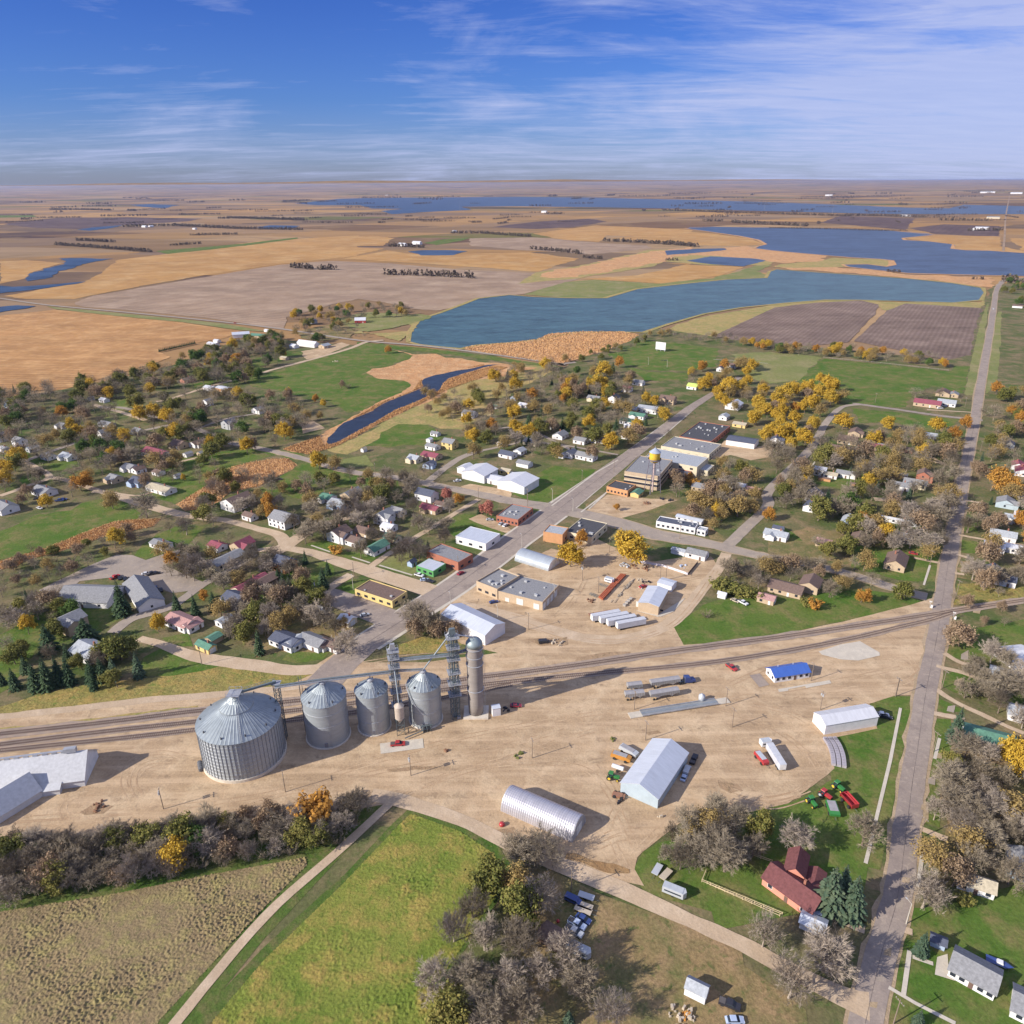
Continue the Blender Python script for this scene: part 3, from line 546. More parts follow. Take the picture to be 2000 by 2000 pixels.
strip('road', 'B 1290,1170 1400,1080 1550,980 1700,930', 6, .142, M_street); strip('road', 'B 1700,930 1932,880 C 100,860 400,890 800,960', [4, 3, 3, 3, 3], .142, M_street)
strip('gravel_road', 'C -100,760 100,760 400,900 500,960', 3.5, .141, M_street)
strip('field_road', 'U 280,2000 330,1932 500,1730 640,1605 745,1508', 3.0, .2, M_grav, jit=.1)
strip('gravel_road', 'U 700,1500 760,1512 870,1548 960,1592 1080,1642 1180,1682 1300,1737 1400,1782 1500,1836 1600,1885 1640,1900', [6, 6, 5, 5, 6, 6, 5, 5, 5, 6, 8], .2, M_grav, jit=.2)
for q in ('L 1430,85 1550,150 1750,200 1932,260', 'L 1380,165 1550,210 1700,270 1800,320', 'L 1380,310 1500,390 1750,510 1932,590', 'L 1345,460 1460,480 1560,500', 'P 1230,40 1330,80 1450,130', 'P 1130,680 1230,715',
          'H 1100,735 1320,780', 'H 1440,560 1600,590 1932,640', 'H 1430,710 1550,745', 'H 1490,300 1610,320', 'H 1480,350 1600,380', 'H 1410,850 1480,860', 'D 1200,960 1330,1030', 'D 1080,965 1350,1040', 'H 800,290 1000,310 1200,370 1400,390', 'D 1540,640 1200,620', 'P 930,700 780,640 650,590', 'A 820,1240 1020,1270 1160,1240'):
    strip('driveway', q, 2.6 if q[0] != 'H' or '1000,310' not in q else 6, .195, M_grav, jit=.3)
for q in ('L 1155,430 1090,760 1005,1110 960,1300', 'P 965,160 935,280', 'P 1302,165 1262,430', 'P 1212,830 1172,1115', 'P 1230,868 1360,912', 'P 1080,1060 1250,1160 1500,1288', 'F 415,640 560,690', 'F 725,728 860,772', 'F 930,790 1180,865', 'H 1222,790 1175,940', 'D 390,965 325,1055', 'C 1932,270 1520,240', 'L 1400,620 1370,750', 'C 300,1345 640,1090 800,1000', 'G 520,390 720,235', 'C 580,1370 700,1260'):
    strip('path', q, 1.1, .205, M_conc, jit=.08, smooth=False)
strip('dirt_track', 'O 600,280 780,330 950,380 1080,390', [2, 3.5, 3.5, 2], .215, ground_mat('mud', [(0.27, 0.16, 0.075), (0.34, 0.22, 0.11), (0.23, 0.14, 0.07)], (0.1, 0.4, 2), rough=.6), jit=1.5, keep=False)
# tyre tracks worn into the yard
TT = []
for q in ('U 0,1560 200,1545 400,1530 560,1500 700,1460 900,1420 1100,1370 1300,1330 1500,1300 1700,1260', 'U 0,1548 250,1530 500,1500 700,1440 880,1390 1100,1350 1215,1338', 'U 760,1500 850,1460 960,1430 1050,1400 1150,1370', 'U 1200,1600 1150,1500 1100,1450 1000,1440 900,1450 780,1490', 'U 1180,1640 1150,1560 1170,1500 1130,1440',
          'U 1350,1340 1450,1370 1530,1430 1540,1480 1450,1510 1350,1510', 'U 1420,1330 1500,1350 1570,1400', 'U 1500,1320 1600,1300 1700,1290 1745,1260', 'U 1300,1520 1250,1560 1190,1620', 'U 1050,1600 1100,1640 1170,1650', 'K 900,1480 1000,1440 1100,1430 1200,1470', 'K 850,1560 1000,1500 1150,1500', 'U 1650,1180 1700,1220 1740,1280', 'U 1380,1290 1500,1240 1650,1200 1740,1160',
          'I 500,1150 480,1060 600,980 850,950', 'I 1000,1010 940,900 960,760 1080,680 1250,660 1400,700', 'I 1060,1000 1010,900 1030,790 1150,730 1300,720', 'I 1100,960 1070,870 1110,800 1200,770', 'G 100,1230 400,1330 800,1360 1150,1270 1350,1100 1540,830', 'G 0,1150 300,1230 560,1300', 'G 560,880 500,1000 420,1100 300,1180', 'G 760,840 900,850 1100,900 1300,900 1500,860', 'U 640,1260 760,1240 900,1230', 'L 100,950 300,1000 500,960 600,860 590,700', 'L 160,1010 350,1050 540,1000', 'U 560,1560 640,1530 720,1500 860,1545'):
    P0 = smooth_line(pts(q), 12)
    for s_ in (-1.0, 1.0):
        TT.append([(p[0] - math.sin(ang(P0[max(0, i - 1)], P0[min(len(P0) - 1, i + 1)])) * s_, p[1] + math.cos(ang(P0[max(0, i - 1)], P0[min(len(P0) - 1, i + 1)])) * s_) for i, p in enumerate(P0)])
m = MB()
for j, P0 in enumerate(TT):
    for i in range(len(P0) - 1):
        if noise.noise(Vector((P0[i][0] * .08, P0[i][1] * .08, j // 2))) < -.25: continue
        t = ang(P0[i], P0[i + 1]); w_ = .24 + .1 * noise.noise(Vector((i * .3, j, 0))); nx, ny = -math.sin(t) * w_, math.cos(t) * w_; z = .128 + .0007 * j
        a_, b_ = P0[i], P0[i + 1]; m.add([(a_[0] + nx, a_[1] + ny, z), (a_[0] - nx, a_[1] - ny, z), (b_[0] - nx, b_[1] - ny, z), (b_[0] + nx, b_[1] + ny, z)], [(0, 1, 2, 3)])
struct(m.build('tyre_tracks', ground_mat('track_dirt', [(0.36, 0.245, 0.15), (0.40, 0.275, 0.17), (0.54, 0.40, 0.26)], (0.05, 0.1, 1.5), grit=.12)))
for q in ('L 0,880 100,905 170,950 90,970 20,930', 'K 1750,1060 1900,1090 1930,1130 1820,1110', 'J 1200,905 1350,880 1500,880 1500,895 1350,905 1215,915', 'K 1200,700 1300,685 1330,700 1230,722', 'G 100,1350 420,1330 430,1390 200,1400', 'G 500,1480 700,1450 900,1440 880,1480 650,1500 480,1510', 'I 600,1110 700,1050 850,1060 780,1120 640,1130', 'O 60,90 200,60 260,110 120,140'):
    near('dirt_stain', q, 6.6, M_stain, 3)
# pads
for q, m_ in (('J 1165,752 1415,722 1420,778 1170,812', M_conc), ('L 640,75 780,30 900,10 1022,80 1025,100 890,132 780,125 660,95', M_conc), ('L 205,225 270,212 330,285 268,300', M_asph),
              ('L 385,312 710,255 720,275 560,305 555,292 450,312 448,322 390,330', M_conc), ('V 880,905 930,895 1330,985 1380,1000 1300,1020', M_conc), ('G 1090,1170 1310,1035 1220,1140 1120,1180', M_conc),
              ('P 1370,980 1385,870 1450,850 1460,985 1500,1020', M_conc), ('T 380,350 470,250 640,230 600,310', ground_mat('spilled_grain', [(0.62, 0.46, 0.25), (0.56, 0.42, 0.24), (0.66, 0.5, 0.3)], (0.1, .5, 3)))):
    near('concrete_pad' if m_ == M_conc else 'pad', q, 11, m_, 0)
# creek
near('creek', 'B 1745,280 1700,290 1610,310 1510,325 1420,345 1330,365 1265,385 1250,410 1262,440 1240,460 1160,495 1060,530 980,560 930,590 880,625 800,660 720,695 660,720 625,750 590,790 545,830 530,862 545,880 600,872 680,830 740,795 830,750 900,710 960,680 1050,620 1150,585 1250,540 1330,500 1390,465 1410,420 1450,385 1530,360 1620,330 1720,300 1830,280', 6, M_creek, 1)
near('pond', 'A 1775,1190 1800,1150 1825,1160 1810,1190', 6, M_creek, 1)
near('verge', 'R 130,905 500,938 900,988 1240,1038 1240,1050 880,1005 480,955 130,930', 4, M_lawn, .3)
near('verge', 'Q 250,712 700,755 1200,805 1450,850 1300,842 1000,800 600,762 300,728', 4, M_hay, .3)

# ---- railway: ballast, sleepers and rails
M_rail = mat('rail_steel', (0.20, 0.13, 0.11), .5, .4); M_tie = mat('sleeper_wood', (0.21, 0.16, 0.125), .9)
T1 = 'I -60,528 0,520 800,432 1500,345 J 1000,470 G -500,1670 0,1610 600,1530 1200,1440 1932,1345 H 600,1258 1220,1165 1400,1135 1932,1055 2050,1040'
T2 = 'I -60,608 0,600 800,500 1500,425 J 1000,520 G -500,1730 0,1668 700,1600 1370,1540 1932,1460 H 600,1350 1000,1255 1220,1203 1400,1145'
T3 = 'I -60,655 0,645 900,553 1490,487 J 1100,560 X 1932,830'
for q, w in ((T1, 5.5), (T2, 4.0), (T3, 3.4)): strip('ballast', q, w, .215, M_ballast, jit=.5)
near('dirt_strip', 'I -60,480 300,450 700,400 1000,360 1500,300 1500,330 900,420 400,470 -60,515', 6, M_marsh)
for q, lab in ((T1, 'northern main railway track running behind the grain bins'), (T2, 'middle railway siding close behind the grain bins'), (T3, 'short southern rail siding beside the big grain bin')):
    P0 = smooth_line(pts(q), 10); Q_ = densify(P0, .7); mr = MB(); mt = MB()
    for sgn in (-0.75, 0.75):
        prev = None
        for i, p in enumerate(P0):
            t = ang(P0[max(0, i - 1)], P0[min(len(P0) - 1, i + 1)])
            c_ = (p[0] - math.sin(t) * sgn, p[1] + math.cos(t) * sgn)
            if prev: mr.box(((prev[0] + c_[0]) / 2, (prev[1] + c_[1]) / 2, .41), (dist(prev, c_), .14, .16), ang(prev, c_))
            prev = c_
    for a_, b_ in zip(Q_, Q_[1:]):
        mt.box((a_[0], a_[1], .27), (.26, 2.6, .12), ang(a_, b_))
    r = thing('railway_track', lab, 'railway track', (0, 0, 0)); mr.build('rail', M_rail, r); stuff(mt.build('sleeper', M_tie, r))
# ================================================================ BUILDINGS
WC = dict(w=('white', (0.68, 0.66, 0.66)), c=('cream', (0.60, 0.52, 0.38)), t=('tan', (0.46, 0.35, 0.24)), b=('red brick', (0.36, 0.14, 0.09)), g=('grey', (0.36, 0.36, 0.37)),
          l=('pale blue', (0.34, 0.42, 0.56)), y=('yellow', (0.62, 0.47, 0.20)), o=('orange brick', (0.52, 0.27, 0.13)), n=('green', (0.10, 0.30, 0.10)), p=('salmon pink', (0.62, 0.26, 0.19)), r=('red', (0.42, 0.07, 0.06)), s=('blue grey', (0.38, 0.45, 0.50)), k=('dark brown', (0.14, 0.09, 0.07)))
RC = dict(g=('grey', (0.24, 0.24, 0.25), 0), d=('dark blue-grey', (0.09, 0.10, 0.14), 0), b=('brown', (0.17, 0.115, 0.095), 0), r=('maroon', (0.26, 0.075, 0.10), 0), n=('green', (0.10, 0.22, 0.16), 0), s=('silver metal', (0.62, 0.65, 0.71), 1), x=('dark maroon', (0.16, 0.06, 0.06), 0),
          t=('tan', (0.44, 0.38, 0.28), 0), w=('white', (0.72, 0.72, 0.74), 1), l=('light grey', (0.36, 0.38, 0.41), 0), k=('near-black', (0.075, 0.075, 0.085), 0), u=('bright blue', (0.07, 0.16, 0.52), 1), y=('lime green', (0.50, 0.62, 0.16), 0), p=('dusty pink', (0.42, 0.24, 0.22), 0))
def wallm(c): return mat('wall_' + WC[c][0].replace(' ', '_'), WC[c][1], .8, var=.12, sc=.5)
def roofm(c):
    nme, col, met = RC[c]
    return ribbed('roof_' + nme.replace(' ', '_').replace('-', '_'), col, 'X', 1.1, .35, .45, .25) if met else mat('roof_' + nme.replace(' ', '_').replace('-', '_'), col, .9, var=.3, sc=1.3, bump=.3)
M_glass = mat('window_glass', (0.03, 0.035, 0.05), .15, var=.3); M_trim = mat('white_trim', (0.70, 0.69, 0.68), .6)
M_vent = mat('vent_metal', (0.5, 0.5, 0.5), .5, .3); M_brick = mat('chimney_brick', (0.30, 0.13, 0.09), .9)
M_dooro = mat('overhead_door', (0.62, 0.62, 0.60), .6); M_foot = mat('foundation', (0.38, 0.35, 0.31), .9)
rnd = random.Random(5)
def window(root, x, y, z, w, h, side, frame=True):
    """a framed window standing 4 cm proud of the wall on side 'x-','x+','y-','y+'"""
    s = 1 if side[1] == '+' else -1; al = side[0]
    m = MB(); f = MB()
    if al == 'x': f.box((x + s * .03, y, z), (.07, w + .24, h + .24)); m.box((x + s * .055, y, z), (.07, w, h))
    else: f.box((x, y + s * .03, z), (w + .24, .07, h + .24)); m.box((x, y + s * .055, z), (w, .07, h))
    if frame:
        o = f.build('window', M_trim, root); m.build('pane', M_glass, o)
    else: m.build('window', M_glass, root)
def gable(name, look, cat, L, Wd, loc, rz, h, rise, wall, roof, label=None, windows=(2, 1), door=True, chim=False, over=.45, frame=False, hip=0.0, garage=0, group=None, asym=0.0):
    """ridge along local x; look starts the automatic label"""
    r = thing(name, label, cat, (loc[0], loc[1], 0), rz, group)
    if not label: AUTO.append((r, look, loc))
    FOOT.append((loc[0], loc[1], L / 2, Wd / 2, rz))
    wm = wallm(wall) if wall in WC else wall; rm = roofm(roof) if roof in RC else roof
    hx, hy = L / 2, Wd / 2; w = MB(); hp = hx * hip
    w.box((0, 0, h / 2), (L, Wd, h))
    if hip < .05: w.add([(-hx, -hy, h), (-hx, hy, h), (-hx, 0, h + rise), (hx, -hy, h), (hx, hy, h), (hx, 0, h + rise)], [(0, 2, 1), (3, 4, 5)])
    w.build('wall', wm, r)
    sl = rise / hy; ox = over; oy = over; zt = .16; rf = MB()
    ez = h - oy * sl; rx = hx + ox - hp
    for sy in (-1, 1):
        a = [(-hx - ox, sy * (hy + oy), ez), (hx + ox, sy * (hy + oy), ez), (rx, 0, h + rise), (-rx, 0, h + rise)]
        rf.add([(x, y, z + .03) for x, y, z in a] + [(x, y, z + .03 + zt) for x, y, z in a], [(0, 1, 2, 3), (7, 6, 5, 4), (0, 4, 5, 1), (1, 5, 6, 2), (2, 6, 7, 3), (3, 7, 4, 0)])
    if hip >= .05:
        for sx in (-1, 1):
            a = [(sx * (hx + ox), -(hy + oy), ez), (sx * (hx + ox), hy + oy, ez), (sx * rx, 0, h + rise)]
            rf.add([(x, y, z + .03) for x, y, z in a] + [(x, y, z + .03 + zt) for x, y, z in a], [(0, 1, 2), (5, 4, 3), (0, 3, 4, 1), (1, 4, 5, 2), (2, 5, 3, 0)])
    ro = rf.build('roof', rm, r)
    nl, ng = windows; st = 2 if h > 4.6 else 1
    for lv in range(st):
        z = (h / st) * lv + min(1.7, h / st * .58)
        if nl:
            for i in range(nl):
                x = -hx + L * (i + .5) / nl
                for s_ in ('y-', 'y+'):
                    if door and lv == 0 and s_ == 'y-' and i == nl // 2: continue
                    window(r, x, hy if s_ == 'y+' else -hy, z, 1.3 if L < 30 else 1.6, 1.25, s_, frame)
        for i in range(ng):
            y = -hy + Wd * (i + .5) / ng
            window(r, -hx, y, z, 1.1, 1.25, 'x-', frame); window(r, hx, y, z, 1.1, 1.25, 'x+', frame)
    if door and nl:
        x = -hx + L * (nl // 2 + .5) / nl; MB().box((x, -hy - .05, 1.08), (1.05, .1, 2.1)).build('door', M_trim if wall in 'btgor' else mat('front_door', (0.16, 0.10, 0.08)), r)
    for i in range(garage):
        MB().box((hx + .05, -hy + Wd * (i + .5) / garage, 1.25), (.1, min(3.0, Wd / garage - .8), 2.4)).build('garage_door', M_dooro, r)
    if chim: MB().box((hx * .3, hy * .25, h + rise + .3), (.7, .7, 1.9)).build('chimney', M_brick, ro).parent = ro
    return r
def corners(a, b, c):
    """a-b near long side, b-c adjoining side (photo pixels of the base) -> centre, L, W, rot (x along a->b)"""
    A, B, C_ = a, b, c; L = dist(A, B); t = ang(A, B)
    n_ = (-math.sin(t), math.cos(t)); d = (C_[0] - B[0]) * n_[0] + (C_[1] - B[1]) * n_[1]
    return ((A[0] + B[0]) / 2 + n_[0] * d / 2, (A[1] + B[1]) / 2 + n_[1] * d / 2), L, abs(d), t
def gableC(name, cat, txt, h, rise, wall, roof, label, ridge='ab', **kw):
    c, L, Wd, t = corners(*pts(txt))
    if ridge == 'bc': L, Wd, t = Wd, L, t + math.pi / 2
    return gable(name, None, cat, L, Wd, c, t, h, rise, wall, roof, label, **kw)
def flat(name, look, cat, L, Wd, loc, rz, h, wall, roof, label=None, par=.5, win=(4, 3), units=3, base=None, doors=0, frame=False, band=None, gdoors=()):
    r = thing(name, label, cat, (loc[0], loc[1], 0), rz)
    if not label: AUTO.append((r, look, loc))
    FOOT.append((loc[0], loc[1], L / 2, Wd / 2, rz))
    wm = wallm(wall) if wall in WC else wall; rm = roofm(roof) if roof in RC else roof
    hx, hy = L / 2, Wd / 2; w = MB(); t = .3
    w.box((0, 0, (h - par) / 2), (L, Wd, h - par))
    for q in (((0, -hy + t / 2), (L, t)), ((0, hy - t / 2), (L, t)), ((-hx + t / 2, 0), (t, Wd - 2 * t)), ((hx - t / 2, 0), (t, Wd - 2 * t))):
        w.box((q[0][0], q[0][1], h - par / 2), (q[1][0], q[1][1], par))
    w.build('wall', wm, r)
    ro = MB().box((0, 0, h - par + .06), (L - 2 * t - .01, Wd - 2 * t - .01, .12)).build('roof', rm, r)
    rg = random.Random(int(loc[0] * 7 + loc[1]))
    for i in range(units):
        x, y = rg.uniform(-hx * .8, hx * .8), rg.uniform(-hy * .7, hy * .7); s = rg.uniform(.7, 1.7)
        MB().box((x, y, h - par + .12 + s * .3), (s, s * .8, s * .6)).build('rooftop_unit' if s > 1.1 else 'roof_vent', M_vent, r)
    if band:
        for z, bh, m_ in band:
            q = MB()
            for c_, d_ in (((0, -hy - .04), (L + .1, .1)), ((0, hy + .04), (L + .1, .1)), ((-hx - .04, 0), (.1, Wd)), ((hx + .04, 0), (.1, Wd))): q.box((c_[0], c_[1], z), (d_[0], d_[1], bh))
            q.build('window_band' if m_ == M_glass else 'trim_band', m_, r)
    nl, ng = win
    for st in range(max(1, int(h / 3.6)) if not band else 0):
        z = st * 3.5 + 1.8
        for i in range(nl):
            x = -hx + L * (i + .5) / nl
            for s_ in ('y-', 'y+'): window(r, x, hy if s_ == 'y+' else -hy, z, min(2.2, L / nl * .5), 1.3, s_, frame)
        for i in range(ng):
            y = -hy + Wd * (i + .5) / ng
            window(r, -hx, y, z, min(2.2, Wd / ng * .5), 1.3, 'x-', frame); window(r, hx, y, z, min(2.2, Wd / ng * .5), 1.3, 'x+', frame)
    for side, p_, w_, hh in gdoors:
        s = 1 if side[1] == '+' else -1
        if side[0] == 'y': MB().box((p_, s * (hy + .05), hh / 2), (w_, .12, hh)).build('overhead_door', M_dooro, r)
        else: MB().box((s * (hx + .05), p_, hh / 2), (.12, w_, hh)).build('overhead_door', M_dooro, r)
    return r
def flatC(name, cat, txt, h, wall, roof, label, **kw):
    c, L, Wd, t = corners(*pts(txt)); return flat(name, None, cat, L, Wd, c, t, h, wall, roof, label, **kw)

# ---- landmark buildings, labelled by hand
B1 = gableC('pole_barn', 'barn', 'K 1010,1150 1290,1275 1540,935', 4.3, 2.9, 's', 's', 'long blue-grey machine shed with silver roof and cream door in the dirt yard', ridge='bc', windows=(0, 0), door=False, over=.3)
c_, L_, W_, t_ = corners(*pts('K 1010,1150 1290,1275 1540,935'))
MB().box((-L_ / 2 - .06, 0.4, 1.85), (.12, 4.6, 3.7)).build('sliding_door', wallm('c'), B1); MB().box((-L_ / 2 - .06, 3.2, 1.0), (.1, .9, 2.0)).build('door', M_trim, B1)
B2 = gableC('metal_shed', 'shed', 'L 600,515 675,598 1005,543', 4.4, 1.6, 'w', 'w', 'long white metal shed with white roof on the lawn edge by the highway', ridge='bc', windows=(0, 0), door=False, over=.2)
B3 = gableC('office', 'office', 'L 307,212 362,272 578,236', 3.0, 1.9, 'w', 'u', 'small white office building with bright blue metal roof in the gravel yard', ridge='bc', windows=(6, 2), frame=True, chim=False)
for x in (-4, 3): MB().tube((x, 1.5, 4.2), (x, 1.5, 5.0), .18).build('roof_vent', M_vent, B3)
def quonset(name, txt, label, m_side, h=None, wm=None):
    c, L, Wd, t = corners(*pts(txt)); r = thing(name, label, 'quonset hut', (c[0], c[1], 0), t); FOOT.append((c[0], c[1], L / 2, Wd / 2, t))
    h = h or Wd / 2; n = 18; N = int(L / .75); vs = []; fs = []; q = MB()
    for k_ in range(N * 2 + 1):
        x = -L / 2 + L * k_ / (N * 2); e = .10 if k_ % 2 else 0
        for i in range(n + 1):
            a = math.pi * i / n; vs.append((x, -math.cos(a) * (Wd / 2 + e), math.sin(a) * (h + e)))
    for k_ in range(N * 2):
        for i in range(n): fs.append((k_ * (n + 1) + i, k_ * (n + 1) + i + 1, (k_ + 1) * (n + 1) + i + 1, (k_ + 1) * (n + 1) + i))
    q.add(vs, fs); q.build('arched_shell', m_side, r)
    for s, nm in ((-1, 'end_wall'), (1, 'end_wall')):
        e = MB(); prof = [(-math.cos(math.pi * i / n) * Wd / 2 * .99, math.sin(math.pi * i / n) * h * .99) for i in range(n + 1)]
        e.prism(prof, s * L / 2 - .1, s * L / 2 + .1 * (s > 0), 'X'); eo = e.build(nm, wm or M_galvd, r)
        MB().box((s * (L / 2 + .08), 0, 1.7), (.16, 3.6, 3.4)).build('door', M_dooro, eo)
    return r
def galv(name, c, rough=.42, metal=.55, axis='Z', sc=3.0, depth=.25):
    return ribbed(name, c, axis, sc, depth, rough, metal, .22)
M_galv = galv('galvanised_steel', (0.42, 0.455, 0.48), .45, .4); M_galvd = mat('weathered_zinc', (0.42, 0.43, 0.46), .5, .4, var=.25, sc=.8)
M_galvr = mat('galvanised_roof', (0.30, 0.335, 0.355), .42, .5, var=.2, sc=.5); M_rust = mat('rusty_steel', (0.28, 0.13, 0.08), .9, .1, var=.4)
M_frame = mat('structural_steel', (0.15, 0.18, 0.19), .6, .4, var=.25, sc=2)
quonset('quonset_hut', 'K 108,1292 645,1532 795,1392', 'long silver ribbed arched hut in the yard beside the green field', galv('quonset_steel', (0.55, 0.53, 0.57), .38, .5, 'X', 2.0, .1), h=6.0)
Q2 = quonset('arched_store', 'G 20,755 272,835 318,762', 'low building with silver arched roof behind the dark-roofed garage', galv('arch_silver', (0.48, 0.52, 0.56), .4, .4, 'X', 2, .1), h=5.0, wm=wallm('w'))
c_, L_, W_, t_ = corners(*pts('F 1820,1045 G 230,1132 385,1005'))
flatC('garage_building', 'garage', 'F 1825,1045 G 230,1132 385,1005', 4.8, 't', 'g', 'big tan flat-roofed garage with dark grey roof and white overhead doors', units=6, win=(0, 0), par=.35, gdoors=[('y-', 0, 3.6, 3.4), ('y-', -7, 2.2, 2.2), ('y-', 9, 3, 3), ('x+', -8, 3.2, 3.4), ('x+', -3.5, 3.2, 3.4), ('x+', 1, 3.2, 3.4), ('x+', 5.5, 3.2, 3.4)])
flatC('shop_building', 'shop', 'F 1665,985 1822,1048 1932,920', 6.0, 't', 'g', 'taller grey-roofed end of the tan garage facing the main street', units=7, win=(3, 0), par=.8)
B4 = gableC('workshop', 'workshop', 'V 925,905 1305,988 1575,690', 4.9, 1.0, 't', 's', 'tan workshop with pale metal roof and one white overhead door', ridge='bc', windows=(0, 0), door=False, over=.3)
c_, L_, W_, t_ = corners(*pts('V 925,905 1305,988 1575,690'))
MB().box((-L_ / 2 - .06, W_ * .32, 1.5), (.12, 2.8, 3.0)).build('overhead_door', M_dooro, B4); MB().box((-L_ / 2 - .06, -W_ * .12, 1.0), (.12, W_ * .5, .9)).build('window', M_glass, B4)
gableC('metal_shed', 'shed', 'V 1285,470 1555,548 1650,450', 3.2, .5, 'w', 's', 'small white metal shed close behind the tan workshop', ridge='ab', windows=(0, 0), door=False, over=.2)
gableC('warehouse', 'warehouse', 'F 1400,1235 1730,1397 1858,1292', 5.4, 2.4, 'w', 's', 'gabled warehouse with pale metal roof behind the concrete silo', windows=(0, 0), door=False, over=.2)
flatC('school', 'school', 'c 160,1125 745,1218 1060,940', 10.5, 't', 'g', 'three-storey tan brick school behind the yellow water tower', units=2, par=.5, band=[(3.2, 1.3, M_glass), (4.3, .5, wallm('c')), (6.6, 1.3, M_glass), (7.7, .5, wallm('c'))])
def flatR(name, t, x, y, h, Lm, Wm, wall, roof, label, cat='school', **kw):
    p = g(t, x, y, h); return flat(name, None, cat, Lm, Wm, p, GA, h, wall, roof, label, **kw)
flatR('school_gymnasium', 'c', 1060, 640, 7.5, 24, 40, 'c', 'l', 'blue-grey flat-roofed school gymnasium joined behind the school block', units=5, win=(0, 5))
flatR('school_annex', 'c', 1520, 800, 4.0, 14, 12, 'c', 'l', 'low cream school annex on the right of the gymnasium', units=0, win=(2, 2)); flatR('school_annex', 'c', 1130, 900, 3.6, 12, 12, 'b', 'd', 'low brick entrance wing in the shade of the school', units=0, win=(2, 2))
flatR('classroom_wing', 'c', 1320, 430, 4.6, 28, 38, 'c', 'g', 'grey flat-roofed classroom wing between gymnasium and black-roofed wing', units=8, win=(5, 6)); flatR('classroom_wing', 'c', 1560, 190, 4.6, 48, 26, 'b', 'k', 'far black-roofed school wing dotted with white vents', units=14, win=(8, 3))
gableC('bus_garage', 'garage', 'C 1612,885 1825,918 1860,880', 4.2, 1.4, 'w', 'd', 'long white bus garage with dark roof on the dirt lot behind the school', windows=(0, 0), over=.3)
flatC('town_hall', 'office', 'G 712,240 870,275 925,225', 4.6, 'o', 'k', 'low red brick building with dark roof at the foot of the water tower', win=(6, 2), units=2)
gable('shed', None, 'shed', 8, 6, g('G', 940, 262), GA, 2.6, 1.2, 'y', 'n', 'small yellow shed between brick building and water tower', windows=(1, 0))
flatC('corner_store', 'store', 'F 1815,462 G 45,496 165,405', 4.4, 'b', 'g', 'red brick corner store with grey roof next to the pinkish tree', win=(6, 4), units=6)
flatC('brick_hall', 'store', 'G 235,607 380,632 418,575', 6.2, 'o', 'l', 'tall orange brick building on the main street corner', win=(0, 1), units=0)
flatC('department_store', 'store', 'G 400,585 600,632 745,530', 4.6, 'c', 'k', 'wide store with near-black flat roof behind the orange brick building', win=(2, 3), units=6)
flatC('storefront', 'store', 'G 1085,502 1378,556 1400,515', 4.2, 'w', 'd', 'long white storefront row facing the cross street', win=(8, 1), units=4); flatC('storefront', 'store', 'G 1392,558 1456,572 1470,545', 3.6, 'w', 'l', 'small white cafe at the right end of the storefront row', win=(2, 1), units=1)
gable('mobile_home', None, 'mobile home', 16, 4.5, g('G', 1340, 462), GA - R(90), 2.8, .6, 'w', 's', 'long white mobile home behind the white storefronts', windows=(4, 0))
flatC('metal_store', 'store', 'F 1508,622 1735,682 1835,602', 4.6, 'w', 's', 'white metal store with silver roof on the main street', win=(3, 1), units=0, par=.2); flatC('brick_store', 'store', 'F 1290,745 1528,832 1572,745', 5.2, 'b', 'g', 'red brick store with grey roof beside the green-walled building', win=(3, 2), units=0)
flatC('green_building', 'shop', 'F 1212,838 1340,880 1440,822', 3.6, 'n', 's', 'low green-walled building with silver roof by the street corner', win=(3, 1), units=0, par=.1)
flatC('post_office', 'office', 'F 750,1018 1032,1112 1130,1030', 3.9, 'y', 'b', 'low yellow-walled office with brown flat roof above the parking lot', win=(5, 2), units=2, par=.5)
gable('shed', None, 'shed', 4, 3.4, g('F', 1178, 790), GA, 2.6, 1.3, 'l', 'd', 'tiny bright blue shed beside the green-walled building', windows=(1, 0))
gableC('white_hall', 'hall', 'C -110,1215 92,1262 208,1195', 5.6, 2.4, 'w', 'w', 'white metal hall with white roof on the corner lawn', windows=(0, 0), door=False, ridge='bc')
for q in (('B', 1690, 1130, 17, 19, GA, 5.5, 2.6, 'large white workshop with white gable roof by the cross street'), ('B', 1800, 1165, 14, 9, GA - R(90), 3.6, 1.2, 'low white lean-to wing on the right of the large white workshop'), ('B', 1585, 1090, 9, 9, GA, 4, 1.8, 'small white wing behind the large white workshop')):
    gable('white_workshop', None, 'workshop', q[3], q[4], g(q[0], q[1], q[2]), q[5], q[6], q[7], 'w', 'w', q[8], windows=(1, 0))
gable('garage', None, 'garage', 10, 7, g('C', 95, 1045), GA - R(90), 3, 1.4, 'w', 'g', 'small white garage up the lane from the white metal hall', windows=(0, 0), garage=2)
# church with two long grey gable roofs
gable('church', None, 'church', 26, 17, g('E', 700, 1045), GA - R(62), 3.4, 3.9, 'w', 'g', 'grey-roofed left wing of the church on the paved lot', windows=(3, 1)); gable('church_hall', None, 'church', 30, 12, g('E', 1090, 1030), R(-52), 3.4, 3.0, 'w', 'g', 'grey-roofed right wing of the church with tall gable window', windows=(3, 1))
